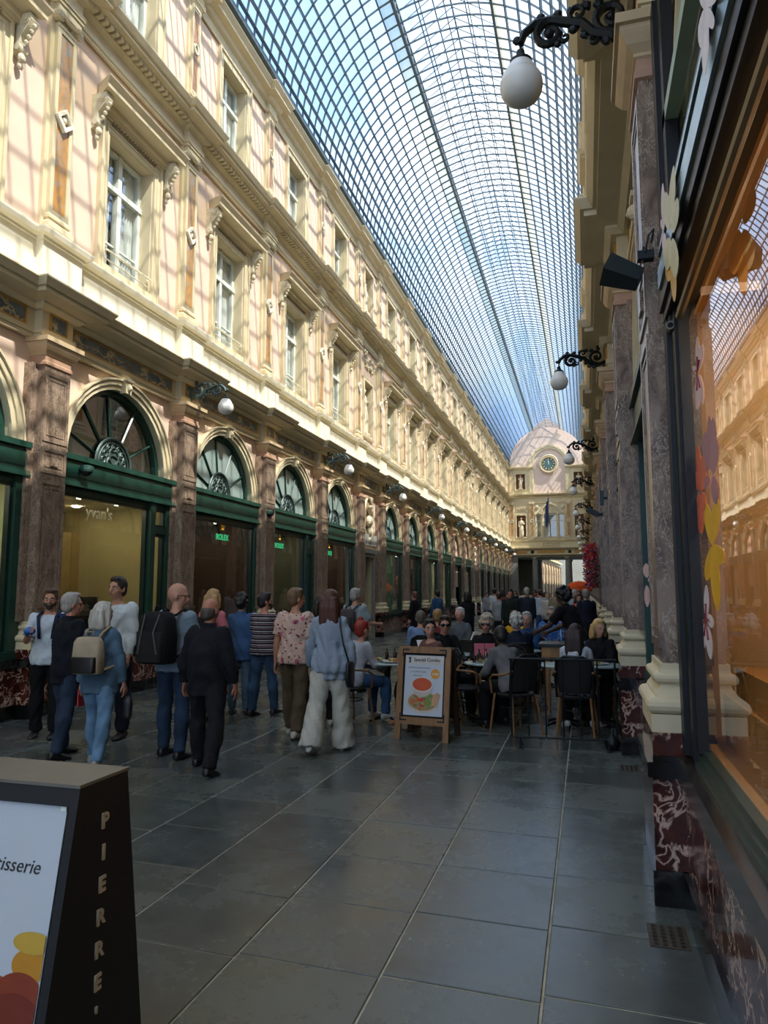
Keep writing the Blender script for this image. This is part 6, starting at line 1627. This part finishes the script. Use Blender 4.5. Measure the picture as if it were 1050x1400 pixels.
sitter(-.62, 13.6, 176, 'elderly man with glasses in blue patterned jacket, sitting facing the camera', 'cane chair of the blue patterned jacket', topmat=pattern_floral('blue_paisley', '#2f5f9e', [('#7f9fc8', 20, .3), ('#1b3a6a', 17, .28)]), top=('jacket', '#2f5f9e'), bottom=('trousers', '#8d8168'), hair=('short', '#9b948a'), glasses='thin', face=True, arms=ARM_T, fat=.6, h=1.78)
p = person(-.12, 10.95, 62, 1.78, '#4a3226', 'waiter in black short-sleeved shirt bending over the wooden service desk', 1, top=('polo', '#0c0c0e'), bottom=('trousers', '#0d0d10'), hair=('curly', '#0d0a09'), lean=24, arms=((55, 8, 35, 12), (50, 8, 40, 12)), legs=((0, 0, 5), (4, 4, 5)), head=(0, -18))
flush()
table(-1.0, 11.4, 'table between the navy blazer and the clasped hands'); table(-.75, 12.9, 'table with glasses in front of the blue patterned jacket'); table(-2.2, 12.4, 'table among the grey-haired guests'); table(-1.9, 10.5, 'table beside the woman with sunglasses')
for k in range(5): tumbler(-.9+.09*k, 12.8+.05*(k % 2), .74, ['first', 'second', 'third', 'fourth', 'fifth'][k]+' glass from the left before the blue patterned jacket', 'row of glasses on the far table', fill=[YEL, PORC, SALAD[0], PORC, YEL][k])
# open menus in hand
for k, (x, y, z, rz, lb) in enumerate(((-1.35, 9.85, .86, 10, 'red menu card held by the woman with sunglasses'), (-2.05, 9.45, .92, 30, 'white menu sheet held by the man in black jacket'), (-1.62, 11.25, .93, -20, 'pale menu held open by the cream jacket'))):
    t = empty('menu_card', (x, y, z), R(rz), lb, 'menu'); T_ = Matrix.Rotation(R(50), 4, 'X')
    m = MB(); m.box(-.14, -.003, -.10, .10, -.002, .002, T_); m.box(.003, .14, -.10, .10, -.002, .002, T_); put('menu_leaf', m.mesh('menu_leaf', [plain('menu_red', '#9a3a48', .5), PORC, PORC][k]), t)
# service desk
WOOD = plain('pine_wood', '#a87a48', .5, var=.15, scale=3, stretch=(1, 1, 8)); WOOD2 = plain('oak_board', '#8a6238', .5, var=.25, scale=4, stretch=(6, 6, 1), bmp=.1)
t = empty('service_desk', (-.12, 10.25, 0), 0, 'wooden service desk with dark top under the waiter', 'desk')
m = MB(); m.box(-.52, .5, -.28, .28, .90, .94); put('desk_top', m.mesh('desk_top', TBLK), t)
m = MB(); m.box(-.48, .46, -.25, .25, .76, .90); put('drawer_box', m.mesh('drawer_box', WOOD), t)
for a in (-.45, .40):
    for b in (-.23, .18): m = MB(); m.box(a, a+.06, b, b+.06, 0, .76); put('leg', m.mesh('leg', WOOD), t)
m = MB(); m.box(-.36, .34, -.255, -.25, .78, .88); put('drawer', m.mesh('drawer', WOOD2), t)
t = empty('paper_stack', (.12, 10.2, .94), 0, 'blue folders lying on the service desk', 'folders'); m = MB(); m.box(-.2, .2, -.12, .12, 0, .012); m.box(-.18, .16, -.1, .12, .012, .024); put('folder', m.mesh('folder', plain('folder_blue', '#41648a', .5)), t)
bottle(-.35, 10.3, .94, CLEARG, 'clear bottle on the left of the service desk', 'desk bottles', .22, .03); bottle(-.28, 10.38, .94, DKJ, 'dark bottle on the service desk', 'desk bottles', .2, .03)
# iron barrier
ib = empty('barrier', (-.27, 7.98, 0), R(4), 'black wrought iron barrier with thin bars in front of the seated women', 'barrier')
m = MB(); m.tube([(-.56, 0, .92), (.56, 0, .92)], .013, 6); put('top_rail', m.mesh('top_rail', IRON), ib)
m = MB(); m.tube([(-.54, 0, .10), (.54, 0, .10)], .012, 6); put('bottom_rail', m.mesh('bottom_rail', IRON), ib)
for k in range(7):
    m = MB(); x_ = -.54+1.08*k/6; m.tube([(x_, 0, .10), (x_, 0, .92)], .012 if k in (0, 6) else .009, 6); put('bar', m.mesh('bar', IRON), ib)
for x_ in (-.45, .45):
    m = MB(); m.tube([(x_, .0, .10), (x_, 0, .05), (x_, -.10, .05), (x_, -.12, .008)], .009, 6); m.box(x_-.03, x_+.03, -.14, -.10, 0, .008); m.tube([(x_, 0, .05), (x_, .10, .05), (x_, .12, .008)], .009, 6); m.box(x_-.03, x_+.03, .10, .14, 0, .008); put('foot', m.mesh('foot', IRON), ib)
m = MB()
for sg in (-1, 1): m.tube([(p_[0], p_[1], p_[2]) for p_ in spiral((-.27+sg*.08, .42), .06, 1.3, R(90), sg)], .006, 5)
put('scroll', m.mesh('scroll', IRON), ib)
t = empty('door_stop_weight', (.22, 8.05, 0), 0, 'black round weight on the floor against the right plinth', 'weight'); m = MB(); m.smooth = True; m.lathe([(.05, 0), (.075, .03), (.08, .08), (.05, .13), (.015, .15), (.02, .2), (.01, .21)], (0, 0, 0), 14); put('weight_body', m.mesh('weight_body', IRON), t)
# ------------------------------------------------------------------ wooden A-board with the soup poster
ab = empty('menu_board', (-1.79, 8.02, 0), R(-7), 'wooden A-frame menu board with a soup and salad poster', 'sign')
LT = Matrix.Translation((0, -.10, 0)) @ Matrix.Rotation(R(-9), 4, 'X')
W2, Hh = .315, 1.03
m = MB(); m.box(-W2, -W2+.065, -.02, .02, 0, Hh, LT); put('frame_post', m.mesh('frame_post', WOOD2), ab)
m = MB(); m.box(W2-.065, W2, -.02, .02, 0, Hh, LT); put('frame_post', m.mesh('frame_post', WOOD2), ab)
m = MB(); m.box(-W2+.065, W2-.065, -.02, .02, Hh-.075, Hh, LT); put('frame_rail', m.mesh('frame_rail', WOOD2), ab)
m = MB(); m.box(-W2+.065, W2-.065, -.02, .02, .17, .25, LT); put('frame_rail', m.mesh('frame_rail', WOOD2), ab)
m = MB(); m.box(-W2+.065, W2-.065, .005, .015, .25, Hh-.075, LT); put('board_back', m.mesh('board_back', DARKIN), ab)
m = MB(); m.box(-W2+.085, W2-.085, -.004, .004, .27, Hh-.10, LT); pst = put('poster', m.mesh('poster', plain('poster_paper', '#c4c9d0', .4, var=.02)), ab)
BT = Matrix.Translation((0, .34, 0)) @ Matrix.Rotation(R(11), 4, 'X')
for a in (-W2, W2-.06): m = MB(); m.box(a, a+.06, -.02, .02, 0, Hh-.02, BT); put('back_leg', m.mesh('back_leg', plain('dark_board_wood', '#3a2416', .5)) if a < 0 else m.mesh('back_leg', MATS['dark_board_wood']), ab)
m = MB(); m.box(-W2+.06, W2-.06, -.01, .01, .25, Hh-.1, BT); put('back_panel', m.mesh('back_panel', MATS['dark_board_wood']), ab)
def corner(cx, cz, sx, sz):
    m = MB(); a0, a1 = sorted((cx, cx+sx*.085)); b0, b1 = sorted((cz, cz+sz*.014)); m.box(a0, a1, -.023, -.019, b0, b1, LT); a0, a1 = sorted((cx, cx+sx*.014)); b0, b1 = sorted((cz, cz+sz*.085)); m.box(a0, a1, -.023, -.019, b0, b1, LT); put('corner_bracket', m.mesh('corner_bracket', IRON), ab)
for (a, b) in ((-1, -1), (1, -1), (-1, 1), (1, 1)): corner(a*(W2-.05), (Hh-.03) if b > 0 else .21, -a, -b)
def pr(nm, mesh, dz=0):
    o = put(nm, mesh, pst); return o
def print_poly(nm, pts, mat, yo=-.005): m = MB(); m.prism([tuple(LT @ V(x_, yo, z_)) for x_, z_ in pts], tuple((LT.to_3x3() @ V(0, -.0008, 0)))); return pr(nm, m.mesh(nm, mat))
ell = lambda cx, cz, a, b, n=28: [(cx+a*cos(2*PI*i/n), cz+b*sin(2*PI*i/n)) for i in range(n)]
print_poly('poster_heading', [(-.225, .83), (.225, .83), (.225, .925), (-.225, .925)], plain('poster_heading_cream', '#cfc9bf', .5))
print_poly('plate_print', ell(0, .42, .195, .12), plain('print_plate', '#cdbfae', .5), -.0055)
print_poly('plate_inner_print', ell(0, .425, .175, .10), plain('print_plate_in', '#a08a5a', .5), -.006)
rn = random.Random(5); m_ = {}
for k, c in enumerate(('#c8692a', '#6f8f3a', '#c23b22', '#a9b86a', '#d98a4a', '#8f6a3a')): m_[k] = plain('print_food_%d' % k, c, .5)
for k in range(34):
    a = rn.uniform(0, 2*PI); q = rn.uniform(.2, .95); cx, cz = .165*q*cos(a), .425+.09*q*sin(a); kk = (0 if cx < -.03 else (2 if cx < .03 else 1)) if rn.random() < .6 else rn.randrange(6)
    print_poly('food_print', ell(cx, cz, rn.uniform(.015, .035), rn.uniform(.012, .024), 9), m_[kk], -.0065-.0001*k)
print_poly('bread_print', [(.1, .40), (.16, .37), (.21, .50), (.17, .53), (.12, .5)], plain('print_bread', '#c9976a', .5), -.0105)
print_poly('bowl_print', ell(-.015, .60, .13, .10), plain('print_bowl', '#d8cfc4', .5), -.011)
print_poly('bowl_side_print', [(-.145, .60)] + [(-.015-.13*cos(PI*i/10), .60-.13*sin(PI*i/10)) for i in range(1, 10)] + [(.115, .60)], plain('print_bowl2', '#c2b5a6', .5), -.0112)
print_poly('bowl_rim_print', ell(-.015, .61, .13, .085), MATS['print_bowl'], -.0116)
print_poly('soup_print', ell(-.015, .61, .115, .072), plain('print_soup', '#c9501c', .5), -.012)
print_poly('price_disc', ell(.135, .73, .052, .055), plain('print_orange', '#e09a1c', .5), -.006)
INK = plain('print_ink', '#2e2a26', .6); TEXTG = plain('print_grey', '#55524e', .6)
def ptext(s_, size, x_, z_, mat=INK, yo=-.0072, bold=0): o = put('poster_lettering', textmesh(s_, size, mat, .0004, 'CENTER', bold=bold), pst); o.matrix_local = LT @ Matrix.Translation((x_, yo, z_)) @ Matrix.Rotation(PI/2, 4, 'X'); return o
ptext('Special Combo', .052, .03, .865, bold=.001); ptext('TOMATO SOUP & BOWL', .024, -.06, .785, TEXTG); ptext('or CLASSIC SALAD', .024, -.07, .74, TEXTG); ptext('with bread', .024, -.075, .70, TEXTG); ptext('19,90', .034, .135, .718, PORC, bold=.001)
print_poly('poster_logo', [(-.19, .845), (-.165, .845), (-.16, .91), (-.195, .91), (-.185, .875)], TEXTG, -.0062)
# ------------------------------------------------------------------ black A-board in the left foreground
BLK = plain('satin_black_board', '#0c0c0c', .6, var=.1)
nb = empty('pavement_sign', (-1.53, 2.06, 0), 0, 'tall black pavement sign with raised letters and a patisserie poster, lower left corner', 'sign')
def trapx(m, x0, x1, f0, b0, f1, b1, z0, z1): 
    P = [(x0, f0, z0), (x1, f0, z0), (x1, b0, z0), (x0, b0, z0), (x0, f1, z1), (x1, f1, z1), (x1, b1, z1), (x0, b1, z1)]
    n = len(m.v); m.v += P
    for q in ((0,3,2,1),(4,5,6,7),(0,1,5,4),(1,2,6,5),(2,3,7,6),(3,0,4,7)): m.face(*[n+i for i in q])
m = MB(); trapx(m, -.03, 0, -.285, .29, -.105, .135, 0, 1.04); put('side_panel', m.mesh('side_panel', BLK), nb)
m = MB(); trapx(m, -.68, -.65, -.285, .29, -.105, .135, 0, 1.04); put('side_panel', m.mesh('side_panel', BLK), nb)
m = MB(); m.box(-.69, .003, -.11, .14, 1.04, 1.05); put('top_board', m.mesh('top_board', plain('board_top_grey', '#6f6a60', .4)), nb)
m = MB(); trapx(m, -.65, -.03, -.115, .13, -.105, .13, .985, 1.04); put('top_rail', m.mesh('top_rail', BLK), nb)
fa = math.atan2(.18, 1.04)
FT = Matrix.Translation((-.34, -.285, 0)) @ Matrix.Rotation(-fa, 4, 'X')
m = MB(); m.box(-.31, .31, .02, .03, .02, 1.0, FT); put('front_panel', m.mesh('front_panel', BLK), nb)
m = MB(); m.box(-.30, .295, .012, .018, .08, 1.0, FT); ps2 = put('poster', m.mesh('poster', plain('glossy_white_poster', '#c6ccd2', .25, var=.02)), nb)
for x_ in (-.285, .285): m = MB(); m.box(x_-.01, x_+.01, .008, .012, .985, 1.01, FT); put('poster_clip', m.mesh('poster_clip', WHITEP), nb)
def fp(nm, pts, mat, yo): m = MB(); m.prism([tuple(FT @ V(a, yo, b)) for a, b in pts], tuple(FT.to_3x3() @ V(0, -.0006, 0))); put(nm, m.mesh(nm, mat), ps2)
rng_ = [('macaron_top_print', .250, .615, .07, .030, '#c9a23a'), ('pastry_upper_print', .250, .555, .065, .045, '#c98a22'), ('pastry_lower_print', .225, .475, .085, .06, '#8f3a1e'), ('pastry_base_print', .215, .41, .10, .07, '#7a2c18')]
for k, (nm, cx, cz, a, b, c) in enumerate(rng_):
    pts = [(min(q[0], .293), q[1]) for q in ell(cx, cz, a, b)]
    fp(nm, pts, plain(nm, c, .3, var=.15), .0118-.0008*(k if k else 4))
fp('red_shape_print', ell(.13, .50, .05, .02), plain('red_shape', '#a5442a', .3), .011)
o = put('poster_lettering', textmesh("Pâtisserie", .058, INK, .0004, 'RIGHT', shear=.22), ps2); o.matrix_local = FT @ Matrix.Translation((.232, .0105, .80)) @ Matrix.Rotation(PI/2, 4, 'X')
LETM = plain('cream_raised_letters', '#b8ae9c', .4)
for k, ch in enumerate("PIERRE'"):
    o = put('raised_letter', textmesh(ch, .066, LETM, .003, 'CENTER', bold=.0022), nb, (.004, .018-.001*k, .888-.0985*k), (PI/2, 0, PI/2))

# ------------------------------------------------------------------ standing crowd further down the gallery
rn = random.Random(21)
def stander(x, y, rz, label, top, bottom, hair, female=False, h=1.7, lod=2, **k):
    return person(x, y, rz, h, rn.choice(['#c39078', '#b98069', '#c99a84']), label, lod, female=female, top=top, bottom=bottom, hair=hair, legs=rn.choice([((6, 2, 2), (-8, 6, 2)), ((0, 0, 4), (2, 2, 4))]), **k)
stander(-4.85, 20.6, 75, 'person in black hooded jacket at the window with orange leaves', ('coat', '#111216'), ('jeans', '#2f5580'), ('tidy', '#6a4030'), h=1.66)
stander(-4.5, 22.2, 60, 'person in blue and white jacket with hood at the left shop windows', ('jacket', '#27496e'), ('trousers', '#14161a'), ('tidy', '#1d1512'), h=1.7)
stander(-3.0, 18.7, 40, 'dark-haired person in long black coat standing left of the terrace', ('coat', '#141316'), ('trousers', '#111'), ('bob', '#15100e'), True, 1.66)
stander(-3.6, 29.5, 0, 'man in white shirt with a black rucksack, far back on the left', ('short', '#b9c3c8'), ('jeans', '#2f4a60'), ('short', '#14110f'), h=1.78)
stander(-1.95, 19.4, 180, 'man with dark hair and green-black jacket standing in mid crowd', ('jacket', '#1a2420'), ('trousers', '#15161a'), ('tidy', '#20150f'), h=1.74)
stander(-1.6, 20.5, 10, 'grey-haired man in dark blue jacket, mid crowd', ('jacket', '#262a36'), ('jeans', '#2f4560'), ('short', '#9b958c'), h=1.78)
stander(-1.5, 25, 10, 'person with white shirt and blue jeans, mid crowd', ('short', '#aab4be'), ('jeans', '#3a5a86'), ('short', '#3a261a'), h=1.74)
stander(-.95, 24, 20, 'person in beige coat behind the blue patterned jacket', ('coat', '#8d8068'), ('trousers', '#6a6252'), ('tidy', '#8a7a66'), h=1.72)
stander(-.3, 21, -20, 'grey-haired person in pale blue jacket near the right wall', ('jacket', '#8c98a6'), ('trousers', '#3a3c42'), ('short', '#a49e94'), h=1.72)
stander(.0, 17.5, 20, 'man in dark suit near the right wall beyond the waiter', ('jacket', '#1b1f2c'), ('trousers', '#1b1f2c'), ('tidy', '#8d867c'), h=1.72)
stander(-.2, 19.0, 200, 'woman in coral top near the right wall', ('short', '#b85348'), ('jeans', '#3a5a86'), ('bob', '#5a3a26'), True, 1.62)
flush()
# a rank of individual figures in the distance
protos = []
tops = ['#8d8f94', '#2c3442', '#b5b0a6', '#7a3d3a', '#3a5a7a', '#1a1c20', '#a88f72', '#4a5a4a', '#c2c6ca', '#2b2b33']
adj = ['grey', 'slate blue', 'off-white', 'maroon', 'mid blue', 'black', 'tan', 'green', 'pale grey', 'charcoal']
hairs = [('short', '#3a261a'), ('bob', '#6a4a2e'), ('tidy', '#8d867c'), ('bob', '#1d1512')]
spots = []
for k in range(30):
    y_ = 23 + 44*(k/29)**1.3
    while True:
        x_ = rn.uniform(-4.6, -.2)
        if all((x_-a)**2+(y_-b)**2 > .8 for a, b in spots): break
    spots.append((x_, y_))
for k in range(10):
    x_, y_ = spots[k]
    person(x_, y_, rn.choice([0, 15, -20, 180, 170, 90]), rn.uniform(1.6, 1.8), '#c39078', '', 2, female=k % 2 == 1, top=(['jacket', 'short'][k % 2], tops[k]), bottom=(['trousers', 'jeans'][k % 2], ['#1c1f26', '#35506e'][k % 2]), hair=hairs[k % 4], legs=((10, 4, 2), (-10, 8, 2)))
    protos.append(bpy.data.objects[[o.name for o in bpy.data.objects if o.name.startswith('person')][-1]])
flush()
protos = [o for o in bpy.data.objects if o.name.startswith('person') and o.get('label') is None or (o.name.startswith('person') and o.get('label') == '')]
dist_words = ['closest of the distant crowd', 'in the middle of the distant crowd', 'near the columns at the far end']
for k, pr_ in enumerate(protos):
    tag(pr_, '%s clothed distant pedestrian, %s' % (adj[tops.index(tops[k % 10])], dist_words[0]), 'person', 'distant pedestrians')
for k in range(10, 30):
    c = copy_tree(protos[k % 10]); c.location = (spots[k][0], spots[k][1], 0); c.rotation_euler = (0, 0, R(rn.choice([0, 20, -20, 180, 160, 90])))
    c['label'] = '%s clothed distant pedestrian, %s' % (adj[k % 10], dist_words[1 if k < 20 else 2])
# cane chairs standing further back on the left terrace, red sign boards
for k, (x_, y_, r_) in enumerate(((-3.3, 25.5, 20), (-3.0, 26.4, 200), (-2.6, 25.2, 90), (-2.35, 26.3, 150))):
    chair(x_, y_, r_, ['first', 'second', 'third', 'fourth'][k] + ' pale cane chair from the left in the far terrace')
t = empty('round_sign', (-.55, 16.5, 0), 0, 'red rounded sign board standing behind the blue patterned jacket', 'sign')
m = MB(); m.prism([(.26*cos(PI*i/14), 0, 1.05+.22*sin(PI*i/14)) for i in range(15)] + [(-.26, 0, .95), (.26, 0, .95)], (0, .03, 0)); put('sign_panel', m.mesh('sign_panel', plain('sign_red', '#a83a3c', .5)), t)
m = MB(); m.box(-.24, .24, 0, .03, .25, .93); put('menu_panel', m.mesh('menu_panel', plain('sign_pale', '#b9a894', .5)), t); m = MB(); m.box(-.25, -.21, 0, .03, 0, 1.0); put('post', m.mesh('post', IRON), t); m = MB(); m.box(.21, .25, 0, .03, 0, 1.0); put('post', m.mesh('post', IRON), t)
